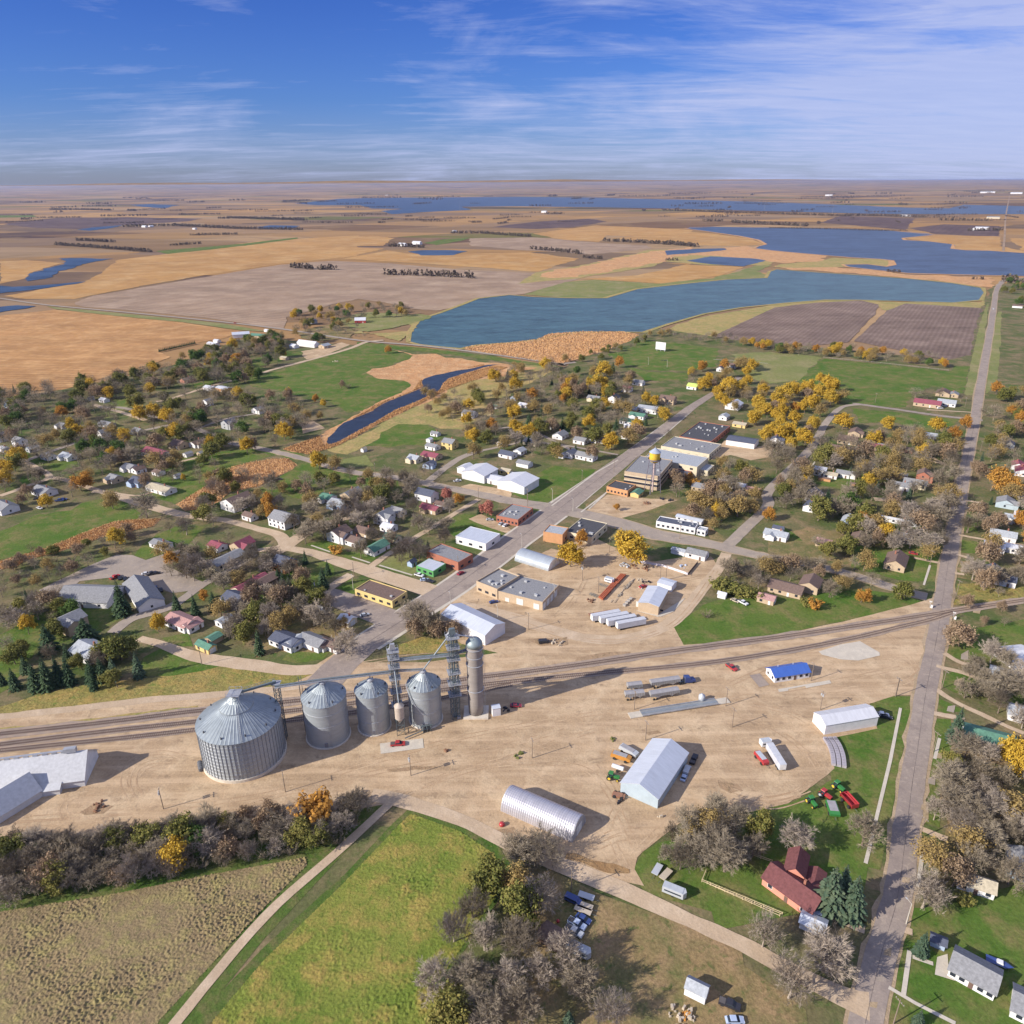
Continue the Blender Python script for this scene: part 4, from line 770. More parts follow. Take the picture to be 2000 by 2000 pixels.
# seed storage in the lower left
Ws = mat('whitewashed_boards', (0.62, 0.62, 0.64), .8, var=.15, sc=.4); Rs = mat('grey_white_shingle', (0.50, 0.50, 0.51), .9, var=.16, sc=1.0, bump=.3)
c_, L_, W_, t_ = corners(*pts('T -700,895 1345,770 1470,640')); L_ = dist(*pts('T -700,1040 1345,770')); t_ = ang(*pts('T -700,1040 1345,770'))
e_ = g('T', 1345, 770); n_ = (-math.sin(t_), math.cos(t_)); Wst = 15
cc = (e_[0] - math.cos(t_) * L_ / 2 + n_[0] * Wst / 2, e_[1] - math.sin(t_) * L_ / 2 + n_[1] * Wst / 2)
B5 = gable('storage_barn', None, 'barn', L_, Wst, cc, t_, 3.2, 6.2, Ws, Rs, 'long whitewashed storage barn with pale shingle roof at the left edge', windows=(0, 0), door=False, over=.5)
MB().box((L_ / 2 - 12, -Wst / 2 - .06, 1.3), (3, .12, 2.6)).build('open_door', M_glass, B5)
q = MB()
for x in range(int(-L_ / 2) + 3, int(L_ / 2) - 2, 3): q.box((x, 0, 9.8), (1.6, .5, .7))
q.box((0, .2, 10.2), (L_ - 6, .9, .12)); q.box((L_ / 2 - 5, 0, 10.4), (4, 1.6, 1.6)); q.build('ridge_conveyor', M_galvd, B5)
gable('barn_wing', None, 'barn', 17, 11, g('T', 130, 1090), R(58), 3.0, 4.8, Ws, Rs, 'front gabled wing of the whitewashed storage barn', windows=(0, 0), door=False)
gable('lean_to', None, 'shed', 7.5, 4.5, g('T', 800, 850), t_, 2.4, .8, Ws, Rs, 'low white shed against the front of the storage barn', windows=(0, 0), door=False)
# bottom right houses
gable('pink_house', None, 'house', 15.5, 8.4, g('P', 480, 470), R(-50), 3.0, 2.6, 'p', 'x', 'salmon pink house with maroon roof beside two big spruces', windows=(3, 1), chim=True, frame=True)
gable('pink_house_wing', None, 'house', 8.5, 5.5, g('P', 490, 345), R(62), 4.6, 2.2, 'p', 'x', 'upper gabled wing of the salmon pink house', windows=(1, 1), frame=True)
gable('pink_house_porch', None, 'house', 10, 4.6, g('P', 605, 440), R(60), 2.6, 1.0, 'p', 'x', 'low maroon-roofed porch on the spruce side of the pink house', windows=(1, 1), frame=True)
gable('shed', None, 'shed', 6.2, 4.2, g('P', 600, 680), R(-32), 2.4, .9, 'w', 's', 'small white shed with ridged pale roof below the pink house', windows=(0, 0))
c_, L_, W_, t_ = corners(*pts('P 1448,985 1735,1145 1790,1000'))
gable('white_house', None, 'house', L_, W_, c_, t_, 2.7, 2.2, 'w', 'g', 'white ranch house with stepped grey roof at the bottom right', windows=(5, 1), frame=True, chim=False)
gable('white_house', None, 'house', 11, 8, g('P', 2010, 1240), R(-36), 2.7, 2.0, 'w', 'g', 'white house with grey roof cut off by the right edge at the bottom', windows=(3, 1), frame=True)
gableC('cottage', 'house', 'P 1508,435 1738,512 1765,440', 2.7, 1.8, 'w', 't', 'white cottage with tan roof under bare trees at the right', windows=(3, 1), frame=True)
gable('garden_shed', None, 'shed', 3.4, 2.6, g('P', 1385, 790), R(-30), 2.2, .7, 'l', 'd', 'small grey-blue garden shed behind the round spruce', windows=(0, 0))
gableC('storage_shed', 'shed', 'O 1490,1325 1645,1403 1700,1320', 2.7, 1.5, 'w', 'l', 'white storage shed with pale grey roof near the bottom edge', windows=(0, 0), door=True, over=.2)
gable('old_shed', None, 'shed', 6.5, 5, g('O', 500, 915), R(-35), 2.4, 1.0, 'k', 'b', 'weathered brown shed with rusty roof beside parked old vehicles', windows=(0, 0))
gable('machine_shed', None, 'shed', 13, 12, g('L', 1880, 130), R(8), 3.4, 1.6, 'w', 'w', 'white-roofed shed with stained panels right of the highway', windows=(1, 1))
gable('house', None, 'house', 16, 9, g('L', 1700, 640), R(-28), 2.7, 1.8, 'w', 'n', 'white house with green roof right of the tall spruce', windows=(4, 1)); gable('house', None, 'house', 10, 8, g('L', 1920, 490), R(-30), 2.8, 1.8, 'w', 'l', 'white house with pale roof at right edge above the gold tree', windows=(3, 1))
gable('brown_house', None, 'house', 15, 10, g('H', 960, 790), GA, 3.4, 2.8, 't', 'b', 'large tan house with brown roof near the highway driveway', windows=(3, 2), chim=True)
gable('brown_house', None, 'house', 16, 10, g('H', 135, 985), GA - R(90), 2.8, 2.0, 't', 'b', 'tan ranch house with brown roof above the rail-side lawn', windows=(4, 1)); gable('brown_house_wing', None, 'house', 11, 9, g('H', 315, 965), GA, 4.0, 2.2, 't', 'b', 'taller brown-roofed wing of the tan house above the rail-side lawn', windows=(2, 2))
gable('red_roofed_hall', None, 'hall', 24, 11, g('A', 1190, 970), GA - R(90), 3.6, 2.4, 'w', 'r', 'long white hall with raspberry red roof in the western trees', windows=(5, 1))
gable('farm_shed', None, 'shed', 30, 9, g('B', 395, 140), GA - R(88), 4.2, 3.0, 'w', 'w', 'long white farm shed with rounded white roof beside the dirt lot', windows=(0, 0)); gable('farm_shed', None, 'shed', 12, 10, g('B', 520, 150), GA, 3, 2, 't', 'l', 'small grey-roofed shed at the right end of the long white shed', windows=(1, 1))
gable('red_barn', None, 'barn', 16, 12, g('R', 150, 800), R(5), 4, 3.4, 'r', 'w', 'red barn with white roof standing in the field by the lake', windows=(2, 1)); gable('machine_shed', None, 'shed', 22, 12, g('Q', 1300, 878), R(20), 4.5, 2.5, 'w', 's', 'white machine shed at the corner of the orange cornfield', windows=(0, 0)); gable('machine_shed', None, 'shed', 22, 11, g('Q', 1395, 882), R(-20), 3.5, 2.0, 't', 'n', 'green-roofed shed beside the white machine shed', windows=(2, 1))
r_ = thing('movie_screen', 'white upright screen on posts standing on the northern lawn', 'screen', g('C', 1120, 178), R(-35)); MB().box((0, 0, 6.5), (13, .8, 9)).build('screen_panel', wallm('w'), r_)
for x in (-5, 0, 5): MB().box((x, 1.2, 3.5), (.4, 1.4, 7)).build('post', M_vent, r_)

# ---- houses by table: tile x y  length width  bearing(0 along main street, 1 across)  eave rise wall roof
HS = '''A 30 850 10 8 0 4.8 2.4 w d|A 158 892 9 8 1 5 2.4 w g|A 35 930 7 5 1 2.6 1 w w|A 370 990 10 7 1 2.8 1.6 w g|A 520 990 13 8 1 2.8 1.8 w l|A 990 1075 10 8 1 2.9 1.9 w g|A 1050 1090 8 7 0 2.8 1.7 w b|A 1200 1108 7 6 1 2.5 1.2 w b
A 870 1160 9 8 1 3 2 t g|A 1055 1185 11 9 1 3.2 2.4 l d|A 1220 1235 21 9 1 2.8 1.7 w t|A 1340 1135 4 3.5 0 2.3 1 w g|A 1570 585 7 7 0 4.2 2 w g|A 1735 755 10 9 0 5.2 2.5 g d|A 790 560 8 6 1 2.6 1.5 w w|A 690 545 5 4 0 2.4 1 w w|A 810 745 14 8 1 2.8 1.6 g g|A 790 825 8 7 0 4.5 2.2 w g
A 1050 800 9 7 1 3 2 c g|A 1360 900 12 10 1 3.2 2.6 t b|A 1590 470 13 8 1 3 1.3 w w|A 1690 478 16 9 1 3.4 1 o w|A 1420 410 14 8 0 3 2 p b|A 480 755 9 7 1 2.8 1.6 w g|A 80 600 8 7 0 4.5 2 l g|A 250 930 8 6 0 2.8 1.4 g l|A 1640 110 9 6 1 2.6 1.2 w w|A 1420 970 6 5 0 2.5 1 w g
A 1500 890 12 8 0 3 1.8 w b|A 1530 960 7 5 0 2.4 1 t g|B 290 152 9 8 1 3 2 w w|B 215 240 10 6 1 2.6 1.2 t t|B 20 640 9 8 0 3.4 2 w g|B 1615 672 12 9 1 3.4 2.4 w g|B 1800 607 6 4 1 2.4 1 w n|B 1355 815 7 5 1 2.5 1.2 w g|B 1310 862 4 4 0 2.5 1 w w|B 1335 915 10 7 1 2.8 1.6 w g
B 1465 905 10 9 1 5 2.4 y g|B 1325 985 14 9 1 2.9 1.8 t r|B 1200 1010 9 8 1 3.2 2 c l|B 1310 1050 9 6 0 2.7 1.3 l d|B 815 935 4 3 0 2.4 1 w t|B 1890 1100 8 6 1 2.6 1.2 y t|B 1850 895 5 4 1 2.4 1 w w|B 1900 975 12 8 1 2.8 2 w d
F 545 300 9 8 1 3 1.7 w n|F 630 345 12 9 1 2.9 2 l l|F 725 275 13 9 0 3.2 2.4 t g|F 1290 290 13 9 1 4.6 2.6 w d|F 1320 380 13 7 1 2.8 1.6 t r|F 1400 350 8 6 1 2.6 1.2 w b|F 1070 405 9 7 1 3 2 w g|F 970 460 10 9 0 5 2.6 w g|F 1005 525 8 7 1 3 1.6 w w|F 1030 600 9 6 1 2.6 1.4 c n
F 915 680 13 8 0 3 2 w n|F 635 590 11 10 0 4.8 2.6 w b|F 745 625 10 8 1 3 1.8 w b|F 830 560 12 8 1 3 2 t b|F 215 480 14 12 1 5.2 3.2 w g|E 1800 345 17 13 0 5 3 w b|E 1890 440 8 6 1 3 1.6 w b|E 1715 770 19 9 0 3 1.8 c g|E 1645 665 9 7 1 2.8 1.6 w r|E 1835 660 11 9 0 3.2 2.6 t r
E 1220 650 12 7 1 2.6 1.2 w g|F 220 815 10 9 1 4.8 2.6 o d|E 1900 960 19 8 0 3 1.8 c r|F 80 930 13 8 0 3 1.6 k b|E 1790 1075 12 10 1 3.4 2.2 w d|E 1380 1240 15 9 1 3 1.8 w p|E 1450 1265 8 7 0 2.8 1.5 w p|E 1560 1425 9 4.5 1 2.6 1.3 y n|E 1620 1360 6 5 0 2.4 1 t n|E 690 1465 14 11 1 3.2 2.4 w l
E 545 1260 11 10 0 5.2 2.4 t g|F 240 1385 14 9 1 3 1.8 w d|F 300 1400 8 7 0 2.8 1.6 w l|F 440 1390 13 8 1 2.8 1.8 w g|F 575 1415 11 5 1 2.5 1.2 w b|F 690 1225 7 6 1 2.6 1.4 c w|F 60 1160 9 7 0 3 1.8 c b|E 340 250 15 10 1 3 2.2 w g|E 40 375 16 11 1 3.4 2.6 w g|E 1700 1230 7 5 0 2.6 1 w l
C 90 597 9 6 1 2.6 1.2 w w|C 20 545 7 6 0 3 1.6 l d|C 365 830 11 9 0 3 2.2 w g|C 560 990 15 8 1 3 2 w g|C 290 755 12 9 1 3 2.2 t k|C 620 550 12 8 1 3 1.8 c g|C 870 478 9 7 1 3 2 w r|C 955 430 11 8 1 3 2 w g|C 770 560 10 8 0 4.6 2.4 w k|C 1175 570 14 9 1 4.8 2.6 t b
C 900 635 12 8 1 3.2 2 t l|C 1030 635 18 11 1 4.2 1.5 w l|C 950 680 14 9 1 3 1.6 w n|C 890 725 16 9 1 3 1.6 w n|C 870 755 5 3 1 2.4 .8 w w|C 1365 460 10 9 1 3 2.4 w y|C 1675 605 16 12 0 3.6 2.8 w s|C 1720 745 11 8 1 2.6 1.2 y t|C 1600 690 9 7 0 3 1.6 w l|C 1575 325 10 7 0 3.2 2 w d
C 1660 300 10 8 1 3 2 w b|C 440 970 10 8 0 3 2 w g|C 380 980 5 4 0 2.4 1 w w|C 660 860 14 7 1 3 1.6 w b|C 870 835 8 6 1 2.8 1.2 w p|C 150 880 12 8 1 2.8 1.8 c g|C 60 950 8 7 0 2.8 1.6 w l|C 520 870 10 8 1 3 1.8 w g
G 1450 225 15 9 1 3 1.8 t g|G 1660 200 18 7 1 3 1.2 w w|G 1820 240 9 6 1 2.6 1.2 t p|G 1395 725 11 7 1 2.9 1.6 w g|G 1260 700 8 4 1 2.4 .8 w l|G 1585 1030 4 3 1 2.2 .8 w w|G 1920 1060 8 6 1 2.6 1.2 t p|H 60 580 13 8 1 2.9 1.7 w l|H 75 530 6 5 1 2.4 1 w d
H 335 290 9 8 0 4.8 2.4 w d|H 330 370 10 9 0 3.4 2.4 w d|H 390 105 8 6 1 4.4 1.6 w w|H 470 125 9 6 1 2.6 1.3 w t|H 565 118 9 7 1 3 1.6 w g|H 630 130 5 5 0 2.8 1.4 w w|H 425 150 8 2.5 1 2 .5 o b|H 665 195 7 3 1 2 .5 o b|H 750 55 8 5 1 2.6 1.3 w d|H 850 125 12 7 1 2.8 1.5 w l
H 1000 210 12 8 1 2.9 1.7 w g|H 1105 195 14 9 1 3.2 2.2 c g|H 1165 145 10 8 0 5 2.4 b b|H 990 125 10 5 1 2.6 1 t t|H 1010 600 10 8 1 3 1.8 w l|H 600 480 9 7 0 3.4 2 l l|H 420 640 8 6 1 2.8 1.4 t p|H 680 610 9 8 0 3 1.8 t b|H 1750 915 13 9 1 3.2 2 w d|H 1690 860 8 7 0 3 2 g d
H 1765 590 13 8 1 3.2 2.2 w l|H 1700 670 10 8 1 3 .8 w s|H 1880 690 18 7 1 3 1 w w|H 1785 340 10 10 0 3.2 2.4 s g|H 1925 250 13 9 1 3.4 2 w d|H 1840 455 9 7 1 3 1.4 w l|H 1915 440 9 7 1 3 1.4 w w|H 1920 100 12 10 0 3 2.2 w r|H 1700 650 6 5 0 2.6 1 w l|H 980 470 20 3 1 2.4 .6 w w
D 60 880 9 8 0 4.4 2.4 w d|D 600 870 14 10 1 3.2 2.8 t b|D 655 810 13 9 0 3 2 t b|D 530 945 17 10 1 3.2 2.8 t b|D 680 940 7 6 0 2.6 1.6 t g|D 790 915 13 7 1 2.8 1.6 t r|D 890 915 12 5 1 2.6 1 w g|D 1030 935 11 6 1 2.6 1.2 p b|D 1260 840 15 8 1 2.9 1.6 w l|D 1210 890 6 5 0 2.5 1.2 g g
D 1200 590 22 11 1 3.2 2.6 t r|D 1345 585 15 10 1 3 2.4 w l|D 1320 510 14 12 0 3 2.6 t b|D 1400 520 10 8 0 2.8 1.6 t g|D 1815 900 8 7 0 3 2 g d|S 1895 720 14 9 1 3 1.6 w b|D 1880 1060 10 8 0 3 2 w r|P 1900 310 10 7 0 2.8 1.4 s g|L 1830 250 14 7 1 2.8 1.4 w l|C 1440 1220 4 3 0 2.3 1 w b
Q 1150 925 16 8 1 3 1.5 w w|Q 1690 805 9 8 0 4 2 g d|Q 1440 850 7 5 1 2.6 1 w w|Q 780 287 30 14 1 6 3 w w|Q 815 286 22 12 0 6 3 w w|Q 1050 298 20 12 1 5 3 w g|R 375 388 30 14 1 6 4 w w|R 455 380 34 14 1 7 4 w w|R 655 315 18 12 0 6 3 w w|R 1140 208 40 18 1 8 4 w w
S 1660 302 22 12 0 6 3 w w|S 1705 298 50 16 1 6 4 w w|S 1765 240 60 16 1 7 4 c g|S 1290 228 60 16 1 7 4 w g|R 290 118 60 20 1 10 6 w w|S 880 118 90 30 1 12 6 w w|S 1750 103 120 40 1 16 8 w w|S 1890 108 140 40 1 16 8 w w|S 1710 104 70 40 1 16 8 w w|S 215 42 200 60 1 30 10 w w'''
ADJ = {}
for row in HS.replace('\n', '|').split('|'):
    t, x, y, L_, W_, q, h, ri, wc, rc = row.split(); L_, W_, h, ri = map(float, (L_, W_, h, ri)); p = g(t, float(x), float(y))
    d = math.hypot(*p); small = L_ * W_ < 34
    kind = 'shed' if small else ('garage' if L_ * W_ < 52 and h < 3 else 'house')
    if d > 900: kind = 'farm_building'
    st = ('tiny ' if L_ * W_ < 26 else 'small ' if small or kind == 'garage' else 'two-storey ' if h > 4.3 and d < 900 else 'long low ' if L_ > 15.5 and h < 3.3 and d < 900 else '')
    rt = RC[rc][0]; look = '%s%s %s with %s roof' % (st, WC[wc][0], kind.replace('_', ' '), rt) if rt != WC[wc][0] else '%sall-%s %s' % (st, rt, kind.replace('_', ' '))
    r = gable(kind, look, kind.replace('_', ' '), L_, W_, p, GA - R(90) * int(q) + R(rnd.uniform(-2, 2)), h, ri, wc, rc, windows=((0, 0) if small or d > 900 else (4, 1) if L_ > 13 else (2, 1)), door=d < 900, chim=(not small and rnd.random() < .5 and d < 900), garage=(1 if kind == 'garage' else 0), over=.3)
    if kind == 'house' and L_ < 15 and L_ > 8 and d < 800 and rnd.random() < .6:      # cross gable gives the plan its L
        hy = W_ / 2; m = MB(); w2 = W_ * .62; x0 = -L_ * .18
        m.add([(x0 - w2 / 2, -hy - 2.2, 0), (x0 + w2 / 2, -hy - 2.2, 0), (x0 + w2 / 2, 0, 0), (x0 - w2 / 2, 0, 0), (x0 - w2 / 2, -hy - 2.2, h - .1), (x0 + w2 / 2, -hy - 2.2, h - .1), (x0 + w2 / 2, 0, h - .1), (x0 - w2 / 2, 0, h - .1), (x0, -hy - 2.2, h + ri * .62)], [(0, 1, 5, 8, 4), (1, 2, 6, 5), (3, 0, 4, 7)])
        m.build('porch_wall', wallm(wc), r)
        e = MB(); zt = h + ri * .7
        for s in (-1, 1): e.add([(x0 + s * (w2 / 2 + .3), -hy - 2.6, h - .2), (x0, -hy - 2.6, zt - .05), (x0, 0, zt - .05), (x0 + s * (w2 / 2 + .3), 0, h - .2), (x0 + s * (w2 / 2 + .3), -hy - 2.6, h - .05), (x0, -hy - 2.6, zt + .1), (x0, 0, zt + .1), (x0 + s * (w2 / 2 + .3), 0, h - .05)], [(0, 1, 2, 3), (7, 6, 5, 4), (0, 4, 5, 1), (3, 2, 6, 7), (0, 3, 7, 4)])
        e.build('porch_roof', roofm(rc), r)

# ================================================================ GRAIN ELEVATOR
def radial_cone(mb, prof, n, e):
    """a ribbed cone: every second radial line is raised by e"""
    vs = []; fs = []; m = len(prof)
    for r, z in prof:
        for i in range(n * 4):
            t = 2 * math.pi * i / (n * 4); vs.append((r * math.cos(t), r * math.sin(t), z + (e if i % 4 == 0 else 0)))
    N = n * 4
    for k_ in range(m - 1):
        for i in range(N): fs.append((k_ * N + i, k_ * N + (i + 1) % N, (k_ + 1) * N + (i + 1) % N, (k_ + 1) * N + i))
    fs.append(tuple(range((m - 1) * N, m * N))); return mb.add(vs, fs)
M_ringc = mat('ring_concrete', (0.62, 0.55, 0.46), .9, var=.2, sc=.3)
def bin_(label, c, r, eave, peak, ribs, stiff, ring=.6, rings=(), bands=()):
    o = thing('grain_bin', label, 'grain bin', c, 0, 'steel grain bins'); FOOT.append((c[0], c[1], r, r, 0))
    MB().lathe((0, 0, 0), [(r + .45, 0), (r + .45, ring), (r, ring + .05)], 64).build('base_ring', M_ringc, o)
    MB().lathe((0, 0, 0), [(r, ring), (r, eave)], 96, False).build('wall', M_galv, o, True)
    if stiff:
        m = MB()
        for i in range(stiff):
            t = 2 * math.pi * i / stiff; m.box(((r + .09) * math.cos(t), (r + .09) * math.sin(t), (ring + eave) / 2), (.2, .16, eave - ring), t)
        m.build('wall_stiffener', mat('dark_zinc', (0.33, 0.35, 0.38), .5, .5), o)  # stiffeners in a darker zinc than the wall sheets
    m = MB(); radial_cone(m, [(r + .3, eave - .12), (r * .5, eave + (peak - eave) * .52), (1.0, peak)], ribs, .09 if r < 10 else .08)
    for z0, r0 in rings: m.lathe((0, 0, 0), [(r0 + .2, z0), (r0 + .2, z0 + .5), (r0, z0 + .5)], 64, False)
    ro = m.build('roof', M_galvr, o)
    MB().lathe((0, 0, 0), [(1.2, peak - .1), (1.2, peak + .5), (.6, peak + .9), (.05, peak + .95)], 16).build('peak_cap', M_galvd, o)
    for i in range(10 if r > 10 else 5):
        t = 2 * math.pi * (i + .3) / (10 if r > 10 else 5); q = r * .9; MB().tube((q * math.cos(t), q * math.sin(t), eave + (peak - eave) * .1), (q * math.cos(t), q * math.sin(t), eave + (peak - eave) * .1 + .8), .28).build('roof_vent', mat('vent_black', (0.08, 0.08, 0.09)), o)
    lad = MB()
    for s in (-.25, .25): lad.tube((s, -r - .35, ring), (s, -r - .35, eave), .04, n=4).tube((s, -r, eave + .4), (s, -1, peak + .4), .06, n=4)
    for i in range(int(eave / .6)): lad.box((0, -r - .35, ring + i * .6), (.5, .05, .05))
    for i in range(int(r / .6)): q = i * .6 / r; lad.box((0, -r * (1 - q), eave + .3 + (peak - eave) * q), (.7, .12, .06))
    lad.build('ladder', M_galvd, o).rotation_euler = (0, 0, R(22))
    for z in bands:
        MB().lathe((0, 0, 0), [(r + .02, z - .06), (r + .1, z), (r + .02, z + .06)], 64, False).build('band', M_galvd, o)
    MB().box((math.sin(R(8)) * (r + .05), -math.cos(R(8)) * (r + .05), ring + 1.4), (1.2, .3, 1.6), R(8)).build('door', mat('bin_door', (0.2, 0.2, 0.22)), o)
    return o
C1 = G(479.5, 1474); C2 = g('J', 868, 700); C3 = g('J', 1135, 648); C4 = g('X', 635, 1345)
r1, r2, r3, r4 = 14.2, 7.9, 6.0, 6.2
b1 = bin_('very wide squat steel grain bin, the largest of the four', C1, r1, 16.8, 25.0, 60, 62, 1.2)
m = MB(); radial_cone(m, [(r1 * .41, 21.9), (r1 * .40, 22.3), (r1 * .2, 24.3), (1.2, 26.0)], 30, .1); m.build('upper_roof', M_galvr, b1)
m = MB()
for i in range(11):                            # bolted sheets: horizontal lap lines on the shaded side
    z = 2 + i * 1.45; m.lathe((0, 0, 0), [(r1 + .01, z - .05), (r1 + .07, z), (r1 + .01, z + .05)], 96, False)
m.build('wall_band', M_galvd, b1)
for i in range(4):
    t = R(200 + i * 4); MB().lathe(((r1 + 1.2) * math.cos(t), (r1 + 1.2) * math.sin(t), .3), [(.8, 0), (.8, 1.3), (.4, 1.6)], 12).build('fan', mat('fan_dark', (0.12, 0.12, 0.13)), b1)
b2 = bin_('tall steel grain bin just right of the very wide bin', C2, r2, 18.6, 23.6, 34, 0, .5, (), (9.5, 14.5)); b3 = bin_('narrowest steel grain bin, standing left of the short hopper tank', C3, r3, 17.6, 21.0, 26, 0, .5, (), (6, 13)); b4 = bin_('steel grain bin with a curved stair rail, beside the tall legs', C4, r4, 17.2, 21.8, 26, 0, .5, (), (7, 13.5))
for o_, r_ in ((b4, r4), (b3, r3)):            # spiral stair
    m = MB(); N = 40
    for i in range(N):
        t = R(195 + 80 * i / N); t2 = R(195 + 80 * (i + 1) / N); z = 17.5 - 11 * i / N; z2 = 17.5 - 11 * (i + 1) / N; q = r_ + .45
        m.tube((q * math.cos(t), q * math.sin(t), z), (q * math.cos(t2), q * math.sin(t2), z2), .13, n=4).tube(((q + .3) * math.cos(t), (q + .3) * math.sin(t), z + .9), ((q + .3) * math.cos(t2), (q + .3) * math.sin(t2), z2 + .9), .05, n=4)
    if o_ is b4: m.build('spiral_stair', M_galvd, o_)
# concrete silo
CT = g('X', 1392, 1262); o = thing('concrete_silo', 'tall slender brown-grey concrete silo with steel hoops, rightmost of the elevator', 'silo', CT); FOOT.append((*CT, 4, 4, 0))
rt = 3.0; M_silo = ribbed('silo_concrete', (0.30, 0.265, 0.24), 'Z', .9, .12, .85, 0, .3)
MB().lathe((0, 0, 0), [(rt - .2, .8), (rt, 5), (rt + .1, 30), (rt + .1, 31.5)], 40).build('shaft', M_silo, o, True)
MB().lathe((0, 0, 0), [(rt + .25, 31.5), (rt + .1, 32.8), (rt * .75, 34.0), (rt * .3, 34.7), (.05, 34.9)], 32).build('domed_cap', mat('cap_steel', (0.27, 0.32, 0.33), .5, .3), o, True)
for z in (23.5, 27, 30.5, 12): MB().lathe((0, 0, 0), [(rt + .1, z - .12), (rt + .35, z), (rt + .1, z + .12)], 32, False).build('hoop', M_galvd, o)
MB().box((0, 0, .4), (rt * 3.2, rt * 2.6, .8)).build('base', M_ringc, o)
m = MB()
for s in (-.35, .35):
    m.tube((rt + .5, s, .8), (rt + .5, s, 33), .05, n=4)
for i in range(50): m.lathe((rt + .6, 0, 1.5 + i * .63), [(.5, -.03), (.5, .03)], 8, False)
m.build('ladder_cage', M_galvd, o)
# legs
def lattice(root, c, w, z0, z1, step=3.0, m=None, name='lattice_frame', r=.15):
    q = MB(); h = w / 2; P4 = [(-h, -h), (h, -h), (h, h), (-h, h)]
    for x, y in P4: q.tube((c[0] + x, c[1] + y, z0), (c[0] + x, c[1] + y, z1), r, n=4)
    n = int((z1 - z0) / step)
    for i in range(n + 1):
        z = z0 + (z1 - z0) * i / n
        for j in range(4):
            a, b_ = P4[j], P4[(j + 1) % 4]; q.tube((c[0] + a[0], c[1] + a[1], z), (c[0] + b_[0], c[1] + b_[1], z), r * .7, n=4)
            if i < n:
                z2 = z0 + (z1 - z0) * (i + 1) / n; q.tube((c[0] + a[0], c[1] + a[1], z), (c[0] + b_[0], c[1] + b_[1], z2), r * .55, n=4)
    return q.build(name, m or M_frame, root)
M_blue = mat('galvanised_leg', (0.19, 0.235, 0.25), .5, .35, var=.25); 
def leg(label, base, H_, w, tubes, plats, mat_):
    o = thing('bucket_elevator', label, 'bucket elevator', base, R(15)); FOOT.append((*base, w, w, 0))
    lattice(o, (0, 0), w, 0, H_ - 2, 2.6, M_frame)
    for i in range(tubes): MB().box(((-.45 + .9 * i) if tubes > 1 else 0, 0, H_ / 2), (.6, .9, H_)).build('leg_casing', mat_, o)
    MB().box((0, 0, H_ + .5), (w * .9, 1.4, 2.2), 0, .25).build('head_house', mat_, o)
    MB().tube((-w * .7, 0, H_ - 1), (-w * .2, 0, H_ + .4), .35).build('drive_motor', M_galvd, o)
    for z in plats:
        m = MB(); m.box((0, 0, z), (w + 1.8, w + 1.4, .12)); hh = (w + 1.8) / 2
        for s in (-1, 1): m.tube((-hh, s * (w + 1.4) / 2, z + 1), (hh, s * (w + 1.4) / 2, z + 1), .05, n=4).tube((s * hh, -(w + 1.4) / 2, z + 1), (s * hh, (w + 1.4) / 2, z + 1), .05, n=4)
        for sx_ in (-1, 0, 1):
            for sy_ in (-1, 1): m.tube((sx_ * hh, sy_ * (w + 1.4) / 2, z), (sx_ * hh, sy_ * (w + 1.4) / 2, z + 1), .04, n=4)
        m.build('platform', M_galvd, o)
    m = MB()
    for s in (-.3, .3): m.tube((w / 2 + .4, s, 0), (w / 2 + .4, s, H_), .05, n=4)
    for i in range(int(H_ / .9)): m.lathe((w / 2 + .5, 0, 2 + i * .9), [(.42, -.03), (.42, .03)], 8, False)
    m.build('ladder_cage', M_frame, o); return o
LB1 = G(778, 1408); LB2 = G(890, 1400)
leg('older grey elevator leg between the narrow bin and the stair-railed bin', LB1, 33.5, 2.4, 2, (8, 14, 20, 25, 29, 32), M_galvd); leg('tallest blue-grey elevator leg with lattice frame beside the concrete silo', LB2, 38.5, 3.0, 2, (11, 16, 21, 27, 32, 36.5), M_blue)
def girder(root, a, b, w=.9, h=1.0, m=None, name='conveyor_trunk'):
    """conveyor trunk with handrails between two 3-D points (world coordinates)"""
    a, b = Vector(a), Vector(b); d = (b - a).normalized(); s = d.cross(Vector((0, 0, 1))).normalized(); u = s.cross(d)
    q = MB(); vs = []
    for p in (a, b):
        for i, j in ((-1, -1), (1, -1), (1, 1), (-1, 1)): vs.append(p + s * i * w * .3 + u * j * h * .3)
    q.add(vs, [(0, 1, 2, 3), (7, 6, 5, 4), (0, 4, 5, 1), (1, 5, 6, 2), (2, 6, 7, 3), (3, 7, 4, 0)]); q.build(name, m or M_blue, root)
    q = MB(); n = max(2, int((b - a).length / 1.6))
    for e in (1,):
        o_ = s * e * w
        q.add([a + o_ * .35 - u * .3, a + o_ * 1.1 - u * .3, b + o_ * 1.1 - u * .3, b + o_ * .35 - u * .3, a + o_ * .35 - u * .38, a + o_ * 1.1 - u * .38, b + o_ * 1.1 - u * .38, b + o_ * .35 - u * .38], [(0, 1, 2, 3), (7, 6, 5, 4), (0, 4, 5, 1), (1, 5, 6, 2), (2, 6, 7, 3), (3, 7, 4, 0)])
        q.tube(a + o_ * 1.1 + u * .7, b + o_ * 1.1 + u * .7, .05, n=4).tube(a + o_ * 1.1 + u * .2, b + o_ * 1.1 + u * .2, .04, n=4)
        for i in range(n + 1): p = a + (b - a) * (i / n) + o_ * 1.1; q.tube(p - u * .35, p + u * .7, .045, n=4)
    q.build('walkway', M_galvd, root)
zc = 23.6
def along(t): return (C2[0] + (C3[0] - C2[0]) * t, C2[1] + (C3[1] - C2[1]) * t)
